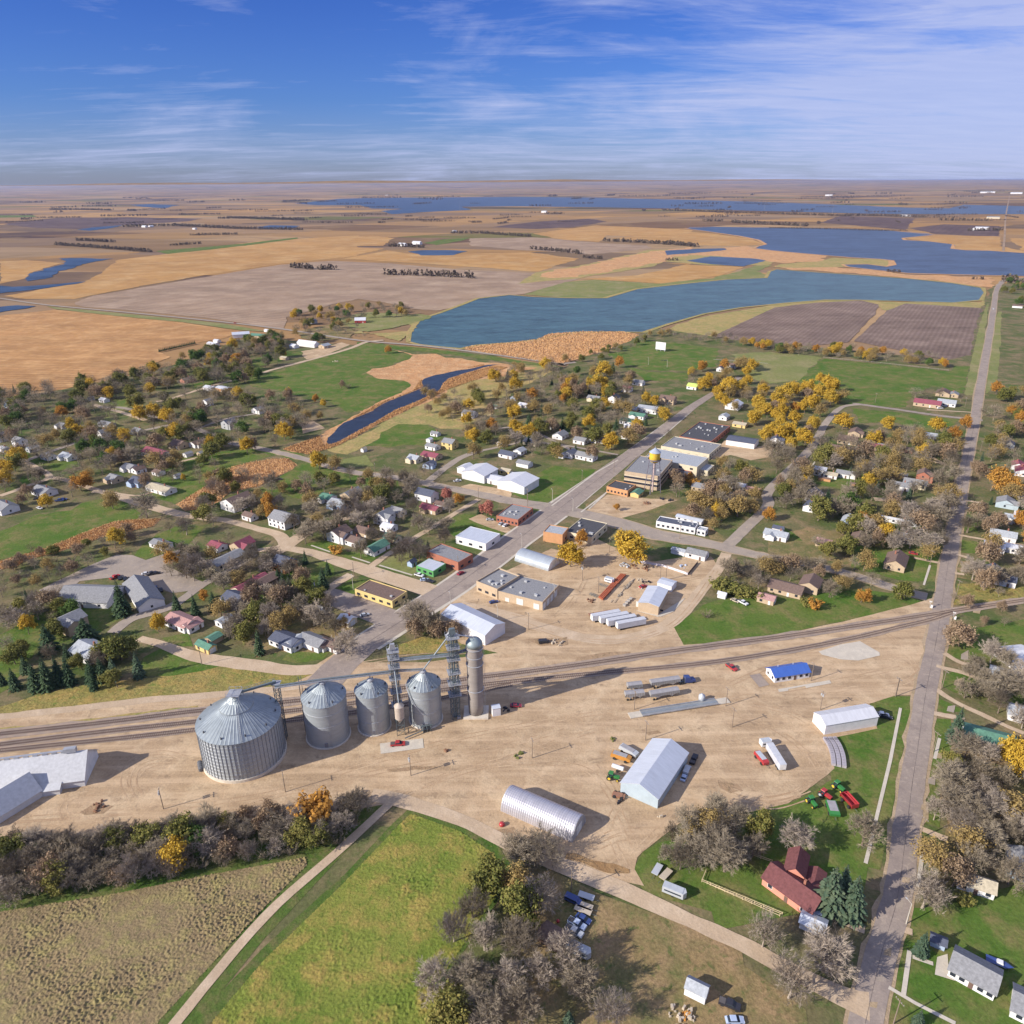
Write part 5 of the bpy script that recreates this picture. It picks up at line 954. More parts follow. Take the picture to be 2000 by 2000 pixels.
e1 = along(-.95); e2 = (LB1[0], LB1[1])
o = thing('overhead_conveyor', 'long overhead conveyor with walkway running above the two middle bins', 'conveyor', (0, 0, 0))
girder(o, (e1[0], e1[1], 25.8), (C2[0], C2[1], 25.2)); girder(o, (C2[0], C2[1], 25.2), (e2[0], e2[1], 23.2)); girder(o, (e2[0], e2[1], 23.4), (C4[0], C4[1], 23.2), .7, .7)
for p, z in ((C2, 23.4), (C3, 21.3)): MB().tube((p[0], p[1], z - .3), (p[0], p[1], z + 1.6), .25).build('drop_spout', M_galvd, o)
ts = thing('support_tower', 'slim lattice tower carrying the left end of the overhead conveyor', 'tower', G(556, 1442)); lattice(ts, (0, 0), 1.8, 0, 25.0, 2.4); MB().box((0, 0, 25.1), (3.2, 3, .15)).build('platform', M_galvd, ts)
o = thing('sloping_conveyor', 'sloping conveyor bridge landing on the peak of the very wide bin', 'conveyor', (0, 0, 0)); tp = G(556, 1442)
girder(o, (tp[0], tp[1], 25.6), (C1[0], C1[1], 26.9), 1.1, 1.3)
m = MB(); m.box((C1[0], C1[1], 27.2), (4.5, 4.5, .15))
for sx_ in (-2.2, 0, 2.2):
    for sy_ in (-2.2, 2.2): m.tube((C1[0] + sx_, C1[1] + sy_, 24.4), (C1[0] + sx_, C1[1] + sy_, 28.4), .07, n=4)
for s in (-2.2, 2.2): m.tube((C1[0] - 2.2, C1[1] + s, 28.3), (C1[0] + 2.2, C1[1] + s, 28.3), .06, n=4).tube((C1[0] + s, C1[1] - 2.2, 28.3), (C1[0] + s, C1[1] + 2.2, 28.3), .06, n=4)
m.build('landing_platform', M_galvd, o)
sp = thing('support_post', 'thin double post between the two leftmost bins under the conveyor', 'post', G(600, 1430)); MB().tube((-.5, 0, 0), (-.5, 0, 25.4), .14).tube((.5, 0, 0), (.5, 0, 25.4), .1).build('post', M_frame, sp)
for z in (6, 12, 18, 24): MB().box((0, 0, z), (1.1, .1, .1)).build('crosspiece', M_frame, sp)
o = thing('blue_conveyor', 'blue-grey covered conveyor bridging the two elevator legs', 'conveyor', (0, 0, 0)); girder(o, (LB1[0], LB1[1], 28.2), (LB2[0], LB2[1], 29.0), 1.0, 1.2)
girder(o, (LB2[0], LB2[1], 29.0), (CT[0], CT[1] + 3.2, 29.0), .8, .8)
o = thing('grain_spout', 'pale diagonal spout from the tallest leg down to the stair-railed bin', 'spout', (0, 0, 0)); MB().tube((LB2[0] - 1.2, LB2[1], 37), (C4[0], C4[1], 22.6), .3, n=10).build('pipe', M_galvr, o); MB().tube((C4[0], C4[1], 22.0), (C4[0], C4[1], 23.2), .5, n=10).build('collar', M_galvd, o)
o = thing('grain_spout', 'short bracing pipe from the tallest leg head to the silo dome', 'spout', (0, 0, 0)); MB().tube((LB2[0] + 1, LB2[1], 37.5), (CT[0], CT[1], 34.9), .28, n=10).build('pipe', M_galvd, o)
hp = g('X', 258, 1560); o = thing('hopper_tank', 'small cone-topped hopper tank on a steel stand over the drive pad', 'hopper tank', hp, R(12)); FOOT.append((*hp, 3, 3, 0))
M_hop = mat('hopper_tan', (0.50, 0.42, 0.35), .6, .15)
MB().lathe((0, 0, 0), [(.3, 5.0), (1.75, 7.2), (1.75, 12.6), (1.9, 12.65), (.25, 13.9)], 24).build('tank', M_hop, o, False)
lattice(o, (0, 0), 2.9, 0, 7.2, 2.4); lp = MB().tube((LB1[0], LB1[1], 26), (hp[0], hp[1], 14), .22, n=8); q = thing('grain_spout', 'straight grey spout from the older leg to the small hopper tank', 'spout', (0, 0, 0)); lp.build('pipe', M_galvr, q)
for i, (x, y) in enumerate(((1070, 1300), (1135, 1335))):
    p = g('X', x, y); q = thing('vertical_pipe', '%s of two steel pipes at the foot of the tallest leg' % ('left' if i == 0 else 'right'), 'pipe', p); MB().tube((0, 0, 0), (-.2, .5, 13.5), .28, n=8).build('pipe', M_galvr, q); MB().box((0, 0, .5), (1.3, 1.3, 1)).build('boot', M_galvd, q)
o = thing('unload_auger', 'dark steel frame and auger tube in front of the stair-railed bin', 'auger', g('X', 640, 1530), R(15)); MB().tube((-8.5, -3, 1), (1, 0, 1.4), .2).build('tube', M_frame, o)
for x in (-1.2, .2, 1.6): MB().box((x, 0, 1.2), (.25, 1.8, 2.4)).build('frame', M_frame, o)
MB().box((.3, 0, 2.5), (4.4, .5, .3)).build('crossbeam', M_frame, o)
gable('control_shed', None, 'shed', 3.2, 2.6, g('X', 1690, 1275), R(14), 3.6, .35, 'w', 's', 'little white control shed right of the concrete silo', windows=(0, 0), over=.1)
# elevated scale with ramp: weighbridge
a_, b_ = pts('G 975,1915 1545,1825'); c_ = ((a_[0] + b_[0]) / 2, (a_[1] + b_[1]) / 2); o = thing('weighbridge', 'long grey steel truck scale laid across the gravel yard', 'truck scale', c_, ang(a_, b_)); L_ = dist(a_, b_)
MB().box((0, 0, .45), (L_, 3.2, .3)).build('deck', mat('scale_deck', (0.24, 0.25, 0.26), .6), o)
for s in (-1.75, 1.75): MB().box((0, s, .75), (L_, .18, .5)).build('side_rail', M_galvd, o)
MB().box((0, 0, .63), (L_, .7, .05)).build('centre_strip', M_galvr, o)
for s in (-1, 1): MB().box((s * (L_ / 2 + 2.5), 0, .33), (5, 3.4, .28)).build('ramp', M_conc, o)

# ================================================================ WATER TOWER
p = g('c', 650, 1235); o = thing('water_tower', 'yellow water tower with blue-grey cone roof on thin steel legs', 'water tower', p, R(20)); FOOT.append((*p, 4, 4, 0))
zt = 21.5
MB().lathe((0, 0, 0), [(.6, zt - 1.0), (2.1, zt - .5), (3.2, zt + .5), (3.5, zt + 1.4), (3.5, zt + 6.6)], 32, False).build('tank', mat('tank_yellow', (0.70, 0.47, 0.06), .45, var=.25, sc=.4), o, True)
MB().lathe((0, 0, 0), [(3.9, zt + 6.5), (.5, zt + 9.2), (.05, zt + 9.7)], 32).build('cone_roof', mat('tank_roof', (0.34, 0.38, 0.46), .5), o)
MB().tube((0, 0, zt + 9.5), (0, 0, zt + 10.6), .12).build('finial', M_galvd, o)
for i in range(4):
    t = R(45 + 90 * i); MB().tube((5.6 * math.cos(t), 5.6 * math.sin(t), 0), (3.4 * math.cos(t), 3.4 * math.sin(t), zt + 1.2), .24, .2, n=6).build('leg', mat('tower_steel', (0.18, 0.16, 0.20), .6, .2), o)
MB().tube((0, 0, 0), (0, 0, zt), .5, n=10).build('riser_pipe', mat('riser_pink', (0.5, 0.38, 0.36), .6), o)
m = MB().lathe((0, 0, 0), [(3.5, zt + 1.2), (4.3, zt + 1.2), (4.3, zt + 2.1), (4.25, zt + 2.1)], 24, False); m.build('balcony', mat('tower_steel', (0.18, 0.16, 0.20)), o)
m = MB()
for z in (9, 18):
    q = 5.6 - 1.7 * z / zt
    for i in range(4):
        t, t2 = R(45 + 90 * i), R(135 + 90 * i); m.tube((q * math.cos(t), q * math.sin(t), z), (q * math.cos(t2), q * math.sin(t2), z), .1, n=4)
        q2 = 5.6 - 1.7 * (z - 9) / zt; m.tube((q2 * math.cos(t), q2 * math.sin(t), z - 9), (q * math.cos(t2), q * math.sin(t2), z), .04, n=3).tube((q2 * math.cos(t2), q2 * math.sin(t2), z - 9), (q * math.cos(t), q * math.sin(t), z), .04, n=3)
m.build('bracing', mat('tower_steel', (0.18, 0.16, 0.20)), o)
# ================================================================ VEHICLES AND YARD THINGS
M_tyre = mat('tyre_rubber', (0.03, 0.03, 0.032), .9); M_dkglass = mat('car_glass', (0.03, 0.04, 0.055), .12)
VC = dict(w=('white', (0.70, 0.70, 0.72)), k=('black', (0.03, 0.03, 0.04)), r=('red', (0.40, 0.04, 0.045)), b=('dark blue', (0.04, 0.07, 0.22)), s=('silver', (0.45, 0.47, 0.50)), g=('green', (0.04, 0.20, 0.05)), o=('orange', (0.50, 0.23, 0.05)),
          y=('yellow', (0.70, 0.50, 0.05)), t=('tan', (0.50, 0.42, 0.32)), l=('light blue', (0.42, 0.50, 0.66)), m=('maroon', (0.28, 0.03, 0.05)), u=('rusty', (0.30, 0.15, 0.09)))
def paint(c): return mat('paint_' + VC[c][0].replace(' ', '_'), VC[c][1], .35, .1, var=.08, spec=.5)
def wheel(root, x, y, r, w=.26, rim=None, name='wheel'):
    o = MB().tube((x, y - w / 2, r), (x, y + w / 2, r), r, n=14).build(name, M_tyre, root)
    if rim: MB().tube((x, y - w / 2 - .02, r), (x, y + w / 2 + .02, r), r * .55, n=10).build('rim', rim, o)
def vehicle(name, look, cat, loc, rz, label=None, group=None):
    o = thing(name, label, cat, loc, rz, group)
    if not label: AUTO.append((o, look, loc))
    FOOT.append((loc[0], loc[1], 2.5, 1, rz)); return o
def car(loc, rz, c, kind='car'):
    o = vehicle('parked_' + kind, '%s parked %s' % (VC[c][0], kind), kind, loc, rz); p = paint(c)
    if kind == 'pickup':
        MB().prism([(-2.7, .45), (2.7, .45), (2.75, .85), (2.6, 1.1), (1.2, 1.15), (-2.7, 1.15)], -.95, .95).build('body', p, o)
        MB().prism([(-.95, 1.1), (1.35, 1.1), (.65, 1.8), (-.75, 1.82)], -.82, .82).build('cabin', p, o); MB().prism([(-.85, 1.2), (1.42, 1.14), (.78, 1.72), (-.7, 1.72)], -.86, .86).build('window', M_dkglass, o)
        MB().box((-1.85, 0, 1.17), (1.55, 1.6, .06)).build('cargo_bed', mat('bed_dark', (0.10, 0.09, 0.09)), o); xs = 1.75
    elif kind == 'van':
        MB().prism([(-2.4, .4), (2.4, .4), (2.5, 1.0), (1.9, 1.15), (1.35, 1.85), (-2.3, 1.9), (-2.45, 1.1)], -.95, .95).build('body', p, o); MB().prism([(-2.2, 1.2), (1.75, 1.2), (1.3, 1.72), (-2.15, 1.75)], -.98, .98).build('window', M_dkglass, o); xs = 1.5
    else:
        MB().prism([(-2.25, .35), (2.25, .35), (2.3, .75), (1.3, .95), (-1.9, 1.0), (-2.3, .85)], -.88, .88).build('body', p, o)
        MB().prism([(-1.7, .95), (1.1, .92), (.35, 1.42), (-1.1, 1.45)], -.76, .76).build('cabin', p, o); MB().prism([(-1.78, .97), (1.22, .94), (.5, 1.36), (-1.2, 1.38)], -.79, .79).build('window', M_dkglass, o); xs = 1.4
    for x in (-xs, xs):
        for y in (-.85, .85): wheel(o, x, y, .36, .24)
    for y in (-.6, .6): MB().box((2.28 if kind == 'car' else 2.72 if kind == 'pickup' else 2.46, y, .72), (.08, .3, .16)).build('headlight', M_trim, o)
    return o
for row in '''F 1795 1072 20 b car|F 820 1170 25 s car|F 1232 870 -30 w pickup|F 1272 905 10 l car|F 1310 915 -20 k car|F 1545 855 50 m car|F 1850 480 60 s car|F 1880 492 60 w car|F 1765 450 0 s car|B 1520 1162 20 w pickup|F 838 318 20 w pickup|F 690 350 10 s car
E 868 885 60 r pickup|E 905 890 120 k car|E 945 895 120 k car|E 985 905 120 b car|E 1020 918 120 k car|E 1060 930 120 w car|E 1100 942 120 k car|E 1135 952 120 s car|E 1175 965 120 b car|E 1215 980 120 k car|E 1105 858 20 w car|E 1145 858 40 k pickup|E 1180 855 20 k car
F 520 1165 -30 l van|E 450 305 10 b pickup|E 300 362 -30 w car|E 282 292 10 k car|G 1742 1078 -55 w pickup|G 1682 1062 -50 t car|G 240 1375 10 k van|H 1095 705 -30 r car|H 1180 518 0 w car|H 950 348 20 s car|H 1065 368 10 w car|H 1585 362 0 w car|D 435 945 0 w car
D 1297 612 0 w van|D 1130 958 30 k car|L 1035 478 -15 w pickup|S 1767 728 58 w car|Q 1268 805 -10 r car|J 1270 760 5 r pickup|P 628 612 -20 l van|O 1835 1410 -25 k pickup|O 1872 1528 0 l car|G 1655 1568 -60 r pickup|W 1510 770 62 l car|W 1560 655 62 s van|W 1690 440 62 k pickup
Z 840 1040 -35 l pickup|Z 785 1180 -35 s pickup|Z 960 940 -35 b car|Z 760 585 -30 b van|L 1060 490 -20 k car|G 30 1855 0 m car|P 1560 420 -30 w car|B 1310 1045 10 l car|B 110 1165 0 w car|B 175 1148 0 k car|Q 1440 848 0 w car|A 480 1300 10 b car|G 990 955 30 r car'''.replace('\n', '|').split('|'):
    t, x, y, a, c, kd = row.split(); p = g(t, float(x), float(y)); car(p, R(float(a)), c, kd)
def trailer(name, label, a, b, w, h, kind, c, group=None, z0=1.0):
    L = dist(a, b); o = thing(name, label, 'trailer', ((a[0] + b[0]) / 2, (a[1] + b[1]) / 2), ang(a, b), group); FOOT.append((o.location.x, o.location.y, L / 2, w / 2, ang(a, b))); p = c if not isinstance(c, str) else paint(c)
    if kind == 'van':
        MB().box((0, 0, z0 + h / 2), (L, w, h)).build('box_body', p, o); MB().box((-L / 2 - .04, 0, z0 + h / 2), (.06, w * .92, h * .92)).build('rear_door', M_trim, o)
    elif kind == 'hopper':
        MB().prism([(-L / 2, z0 + h), (-L / 2, z0 + 1), (-L * .36, z0 + .8), (-L * .25, z0), (-L * .13, z0 + .8), (L * .13, z0 + .8), (L * .25, z0), (L * .36, z0 + .8), (L / 2, z0 + 1), (L / 2, z0 + h)], -w / 2, w / 2).build('hopper_body', p, o)
        m = MB(); n = int(L / .9)
        m.prism([(-w / 2, z0 + h), (0, z0 + h + .35), (w / 2, z0 + h)], -L / 2, L / 2, 'X'); m.build('roll_tarp', mat('tarp_grey', (0.30, 0.29, 0.30), .7), o)
        for s in (-1, 1):
            q = MB()
            for i in range(n + 1): q.box((-L / 2 + L * i / n, s * (w / 2 + .04), z0 + h * .62), (.09, .08, h * .7))
            q.build('side_rib', M_galvr, o)
    elif kind == 'flat': MB().box((0, 0, z0), (L, w, .22)).build('deck', p, o)
    elif kind == 'tank': MB().tube((-L / 2, 0, z0 + h / 2), (L / 2, 0, z0 + h / 2), h / 2, n=16).build('tank', p, o)
    xs = (-L * .38, -L * .38 + 1.3) if L > 6 else (0,)
    for x in xs:
        for s in (-1, 1): wheel(o, x, s * (w / 2 - .15), .48, .35)
    if L > 6:
        for s in (-.7, .7): MB().box((L * .3, s, z0 / 2), (.15, .15, z0)).build('landing_leg', M_frame, o)
    else: MB().tube((L / 2, 0, .5), (L / 2 + 1.6, 0, .5), .06, n=4).build('hitch', M_frame, o)
    return o
M_alu = mat('aluminium_side', (0.42, 0.42, 0.43), .4, .4, var=.2, sc=2)
dv = Vector((math.cos(R(17.7)), math.sin(R(17.7)))) * 7.2
for (x, y), lab in zip(((315, 1060), (470, 1100), (610, 1150), (790, 1205)), ('first box trailer from the left in the parked white row', 'second box trailer from the left in the parked white row', 'third box trailer from the left in the parked white row', 'rightmost white box trailer in the parked row of four')):
    p = g('V', x, y); trailer('box_trailer', lab, (p[0] - dv.x, p[1] - dv.y), (p[0] + dv.x, p[1] + dv.y), 2.6, 2.8, 'van', mat('trailer_white', (0.50, 0.51, 0.55), .5), 'white box trailers parked in a row')
P_ = pts('G 1042,1712 1258,1682'); t1 = trailer('hopper_trailer', 'long ribbed grain trailer hitched to the blue truck', P_[0], P_[1], 2.6, 2.3, 'hopper', M_alu)
tdir = ang(*P_); o = vehicle('semi_truck', None, 'truck', (P_[1][0] + math.cos(tdir) * 3.6, P_[1][1] + math.sin(tdir) * 3.6), tdir, 'dark blue semi truck pulling the long grain trailer'); pb = paint('b')
MB().prism([(-1.2, .9), (-1.2, 3.3), (1.0, 3.0), (1.3, 2.0), (3.2, 1.8), (3.4, .6), (1.0, .6)], -1.15, 1.15).build('cab', pb, o); MB().prism([(.95, 2.95), (1.35, 2.05), (1.5, 2.02), (1.1, 3.0)], -1.0, 1.0).build('windscreen', M_dkglass, o)
MB().box((-2.2, 0, .85), (3.2, .9, .25)).build('chassis', M_frame, o)
for s in (-1, 1): MB().tube((-1.4, s * .9, .9), (-1.4, s * .9, 3.6), .09).build('exhaust_stack', M_galvr, o)
for x in (2.5, -2.2, -3.4):
    for s in (-1, 1): wheel(o, x, s * 1.0, .5, .4)
for q, w, lab in (('G 868,1735 975,1722', 2.5, 'short ribbed hopper trailer parked behind the left end of the row'), ('G 850,1800 992,1785', 2.6, 'front left ribbed grain trailer near the long truck scale'), ('G 1038,1800 1250,1765', 2.6, 'long ribbed grain trailer in front of the blue truck')):
    a_, b_ = pts(q); trailer('hopper_trailer', lab, a_, b_, w, 2.3, 'hopper', M_alu)
a_, b_ = pts('Y 330,520 545,870'); trailer('stock_trailer', 'long pale livestock trailer parked beside the red sprayer', b_, a_, 2.5, 2.4, 'van', mat('trailer_white', (0.5, .5, .5)))
a_, b_ = pts('V 0,1000 420,925'); trailer('flatbed_trailer', 'dark rusty flatbed trailer behind the white box trailers', a_, b_, 2.2, .3, 'flat', paint('u'), z0=.8)
for q, lab in (('Z 870,470 1160,570', 'grey flat trailer furthest up in the row of old vehicles'), ('Z 860,660 1130,760', 'flat wooden trailer in the middle of the row of old vehicles'), ('Z 800,720 1110,845', 'narrow tan trailer just below the wooden one'), ('O 1310,355 1265,430', 'white farm wagon on the grass near the road bend'), ('O 1385,395 1320,465', 'tan flat wagon on the grass near the road bend')):
    a_, b_ = pts(q); trailer('flat_trailer', lab, a_, b_, 2.0, .3, 'flat', paint('t' if 'tan' in lab or 'wooden' in lab else 's'), z0=.9)
def camper(label, p, rz, L=6.2, c='s', nose=True):
    o = thing('camper', label, 'camper', p, rz); FOOT.append((*p, L / 2, 1.3, rz)); h = 2.7
    MB().add([(-L / 2, -1.2, .6), (L / 2, -1.2, .6), (L / 2 + .7, 0, .6), (L / 2, 1.2, .6), (-L / 2, 1.2, .6), (-L / 2, -1.2, h), (L / 2, -1.2, h), (L / 2 + .7, 0, h), (L / 2, 1.2, h), (-L / 2, 1.2, h)], [(0, 1, 2, 3, 4), (9, 8, 7, 6, 5), (0, 5, 6, 1), (1, 6, 7, 2), (2, 7, 8, 3), (3, 8, 9, 4), (4, 9, 5, 0)]).build('body', paint(c), o)
    MB().box((0, -1.22, 1.75), (L * .8, .05, .5)).build('dark_stripe', M_dkglass, o); MB().box((0, 0, h + .05), (L * .9, 2.2, .1)).build('roof', mat('camper_roof', (0.40, 0.43, 0.47)), o)
    for s in (-1, 1): wheel(o, 0, s * 1.05, .38, .25)
camper('grey enclosed trailer standing on grass left of the pink house', g('O', 1410, 565), R(-28)); camper('grey enclosed trailer at the lower end of the old vehicle row', g('O', 690, 1010), R(-28))
camper('small white camper beside the long livestock trailer', g('Y', 270, 455), R(10), 3.6, 'w'); camper('white camper with dark stripe standing by the rusty beams', g('V', 380, 360), GA - R(90), 4.2, 'w')
camper('white motorhome parked on grass above the paved lot', g('F', 470, 1135), R(-35), 5, 'w')
def tractor(label, p, rz, c, s=1.0):
    o = thing('tractor', label, 'tractor', p, rz); FOOT.append((*p, 2.5, 1.5, rz)); pc = paint(c)
    MB().prism([(-.4, .9), (2.0, .9), (2.1, 1.7), (1.0, 1.85), (-.4, 1.9)], -.5, .5).build('bonnet', pc, o); MB().prism([(-1.6, 1.1), (-.3, 1.1), (-.2, 2.6), (-1.5, 2.7)], -.8, .8).build('cab', M_dkglass, o); MB().box((-.9, 0, 2.75), (1.6, 1.8, .16), 0, .1).build('cab_roof', pc, o)
    for y in (-1, 1):
        MB().box((-1.3, y * 1.05, 1.75), (1.4, .5, .12)).build('mudguard', pc, o); wheel(o, -1.3, y * 1.15, .95, .5, paint('y') if c == 'g' else paint('s'), 'rear_wheel'); wheel(o, 1.5, y * .9, .55, .35, paint('y') if c == 'g' else paint('s'), 'front_wheel')
tractor('green tractor at the top of the farm machine cluster', g('Y', 1430, 1140), R(-60), 'g'); tractor('red tractor in the middle of the farm machine cluster', g('Y', 1225, 1270), R(-55), 'r'); tractor('green tractor at the left end of the farm machine cluster', g('Y', 1015, 1385), R(-75), 'g'); tractor('green tractor with yellow wheels beside the blue-grey machine shed', g('W', 175, 790), R(-20), 'g')
def machine(name, label, cat, q, w, h, c, c2, open_top=False, z0=.9):
    a_, b_ = pts(q); L = dist(a_, b_); o = thing(name, label, cat, ((a_[0] + b_[0]) / 2, (a_[1] + b_[1]) / 2), ang(a_, b_)); FOOT.append((o.location.x, o.location.y, L / 2, w / 2, ang(a_, b_)))
    if open_top:
        m = MB()
        for s in (-1, 1): m.add([(-L / 2, s * w / 2, z0 + h), (L / 2, s * w / 2, z0 + h), (L / 2, s * w * .3, z0), (-L / 2, s * w * .3, z0), (-L / 2, s * (w / 2 - .15), z0 + h), (L / 2, s * (w / 2 - .15), z0 + h), (L / 2, s * (w * .3 - .1), z0), (-L / 2, s * (w * .3 - .1), z0)], [(0, 1, 2, 3), (7, 6, 5, 4), (0, 4, 5, 1), (3, 2, 6, 7)])
        for s in (-1, 1): m.box((s * L / 2, 0, z0 + h / 2), (.12, w * .95, h))
        m.box((0, 0, z0), (L, w * .6, .1)); m.build('hopper', paint(c), o); MB().box((0, 0, z0 + h + .05), (L, .25, .12)).build('crossbar', paint(c2), o)
    else:
        MB().prism([(-L / 2, z0), (L / 2, z0), (L / 2, z0 + h * .75), (L * .3, z0 + h), (-L * .45, z0 + h)], -w / 2, w / 2).build('body', paint(c), o); MB().box((-L * .05, 0, z0 + h + .06), (L * .7, w * .82, .12)).build('top_cover', mat('tarp_grey', (.3, .29, .3)) if c2 == 'x' else paint(c2), o)
    for x in (-L * .28, L * .28):
        for s in (-1, 1): wheel(o, x, s * w * .48, .6, .4)
    MB().tube((L / 2, 0, .7), (L / 2 + 1.4, 0, .6), .08, n=4).build('hitch', M_frame, o); return o
machine('grain_cart', 'red open-topped grain cart at the right of the machine cluster', 'grain cart', 'Y 1500,1270 1680,1470', 3.0, 1.6, 'r', 'r', True); machine('planter', 'green implement with flat grey top below the tractors', 'implement', 'Y 1290,1370 1370,1600', 3.2, 1.1, 'g', 'x')
machine('sprayer', 'red self-propelled sprayer beside the livestock trailer', 'sprayer', 'Y 130,600 290,790', 2.2, 1.4, 'r', 's'); machine('grain_spreader', 'orange spreader truck left of the blue-grey machine shed', 'truck', 'W 130,360 500,480', 2.3, 1.5, 'o', 'x'); machine('dump_truck', 'white dump truck with grey box left of the blue-grey machine shed', 'truck', 'W 300,220 620,400', 2.3, 1.5, 's', 'x')
q = machine('field_cultivator', 'rusty folded cultivator by the corner of the blue-grey shed', 'implement', 'W 150,1090 390,1150', 2.4, .4, 'u', 'u', z0=.5)
a_, b_ = pts('W 150,600 360,675'); trailer('tank_trailer', 'white cylindrical tank trailer behind the yellow-wheeled tractor', a_, b_, 1.6, 1.5, 'tank', 'w')
def lump(name, label, cat, p, n, r, c, hgt=.9, seed=1, group=None):
    rg = random.Random(seed); m = MB(); o = thing(name, label, cat, p, 0, group)
    for i in range(n):
        a, d = rg.uniform(0, 6.28), r * math.sqrt(rg.random()); s = rg.uniform(.4, 1.1); m.box((d * math.cos(a), d * math.sin(a), s * hgt * .5), (s * 1.3, s * .7, s * hgt), rg.uniform(0, 3), .3)
    m.build('pile', c, o); FOOT.append((*p, r, r, 0)); return o
for t, x, y, n, r, c, lab, sd in (('G', 1020, 320, 14, 2.5, 'o', 'rusty orange scrap pile below the water tower', 3), ('G', 1130, 290, 8, 2, 'k', 'long dark log pile left of another below the water tower', 4), ('G', 1195, 300, 8, 2, 'k', 'dark log pile at the right below the water tower', 5), ('O', 1480, 1500, 26, 3.4, 't', 'heap of pale junk with orange pieces at the bottom edge', 6), ('O', 1520, 1480, 6, 1.4, 'o', 'bright orange scrap pieces on the junk heap at the bottom', 7),
                           ('W', 270, 1240, 4, .8, 'k', 'small black barrel heap by the shed corner', 8), ('W', 1040, 1515, 2, .8, 't', 'pale block lying below the blue-grey machine shed', 9), ('V', 965, 320, 10, 2, 't', 'pale rubble pile in the storage yard', 10), ('V', 1080, 370, 10, 2, 'k', 'dark scrap pile beside the pale rubble pile', 11), ('V', 1000, 465, 5, 1.3, 'w', 'white parts lying left of the tan workshop', 12),
                           ('G', 850, 790, 22, 3, 's', 'heap of grey scrap metal under the big gold tree', 13), ('J', 1545, 800, 5, 1, 'u', 'reddish spill marks on the yard dirt', 14), ('X', 1830, 1190, 12, 2.2, 'k', 'dark machine parts right of the white control shed', 15), ('I', 740, 1075, 12, 3, 'u', 'brush pile in the loop of tyre tracks', 16), ('G', 350, 1375, 14, 3, 't', 'tan dirt mound beside the dark van by the rails', 17), ('K', 250, 875, 10, 1.8, 'g', 'weedy clump at the foot of a utility pole', 18), ('K', 960, 755, 6, 1, 'g', 'small weed clump above the machine shed', 19), ('V', 810, 80, 12, 3.5, 'u', 'rusty scrap along the white fence', 20), ('V', 1080, 110, 12, 3, 'u', 'second rusty scrap heap along the white fence', 21), ('B', 600, 255, 10, 3.5, 't', 'pale rubble heap in the northwestern pasture', 22), ('C', 1145, 248, 6, 3, 'k', 'playground frames on the northern lawn', 23), ('G', 1300, 800, 6, 2, 'l', 'blue play equipment behind the white fence', 24), ('V', 40, 720, 10, 2, 'u', 'low rust-coloured pile at the left end of the storage yard', 25)):
    lump('scrap_pile', lab, 'pile', g(t, x, y), n, r, mat('weed_clump', (0.13, 0.14, 0.04), .95) if c == 'g' else mat('old_iron', (0.24, 0.13, 0.08), .9, var=.5, sc=3) if c in 'uo' and 'bright' not in lab else paint(c), .9, sd)
o = thing('red_tank', 'small round red fuel tank left of the silver arched hut', 'tank', g('K', 118, 1400)); MB().lathe((0, 0, 0), [(.8, 0), (1.0, .5), (.8, 1.1), (.2, 1.3)], 14).build('tank', paint('r'), o, True)
o = thing('red_tank', 'small round red tank near the weathered brown shed', 'tank', g('Z', 482, 975)); MB().lathe((0, 0, 0), [(.45, 0), (.55, .4), (.4, .8), (.1, .9)], 12).build('tank', paint('r'), o, True)
o = thing('storage_tank', 'white upright plastic tank near the right end of the truck scale', 'tank', g('G', 1430, 1810)); MB().lathe((0, 0, 0), [(1.3, 0), (1.3, 2.6), (.5, 3.1), (.4, 3.3)], 20).build('tank', paint('s'), o, True)
o = thing('grain_bin', 'small lone silver bin standing in the northern pasture', 'grain bin', g('C', 1820, 295)); MB().lathe((0, 0, 0), [(4, 0), (4, 5)], 24, False).build('wall', M_galv, o); MB().lathe((0, 0, 0), [(4.2, 4.9), (.3, 7)], 24).build('roof', M_galvr, o)
for q, lab in (('V 215,700 500,395', 'near rusty red stack of steel beams in the storage yard'), ('V 510,390 655,235', 'far dark red stack of steel beams in the storage yard')):
    a_, b_ = pts(q); L = dist(a_, b_); o = thing('beam_stack', lab, 'beam stack', ((a_[0] + b_[0]) / 2, (a_[1] + b_[1]) / 2), ang(a_, b_)); m = MB()
    for i in range(4): m.box((0, -1.1 + i * .75, .9), (L * (1 - .04 * i), .5, .9))
    m.build('beams', mat('rust_red', (0.42, 0.12, 0.06) if 'near' in lab else (0.30, 0.06, 0.05)), o); m = MB()
    for i in range(3): m.box((-L * .35 + i * L * .35, 0, .22), (.4, 3.2, .44))
    m.build('timber_support', M_tie, o)
a_, b_ = pts('V 430,765 880,285'); L = dist(a_, b_)
o = thing('pipe_row', 'long low row of pale pipes and frames in the storage yard', 'pipe row', ((a_[0] + b_[0]) / 2, (a_[1] + b_[1]) / 2), ang(a_, b_)); m = MB(); rg = random.Random(3)
for i in range(26): x = rg.uniform(-L / 2, L / 2 - 2); m.tube((x, rg.uniform(-1, 1), .3 + rg.random() * .4), (x + rg.uniform(2, 5), rg.uniform(-1, 1), .3 + rg.random() * .4), .14, n=5)
m.build('pipe', mat('pale_pipe', (0.42, 0.37, 0.30), .8), o)
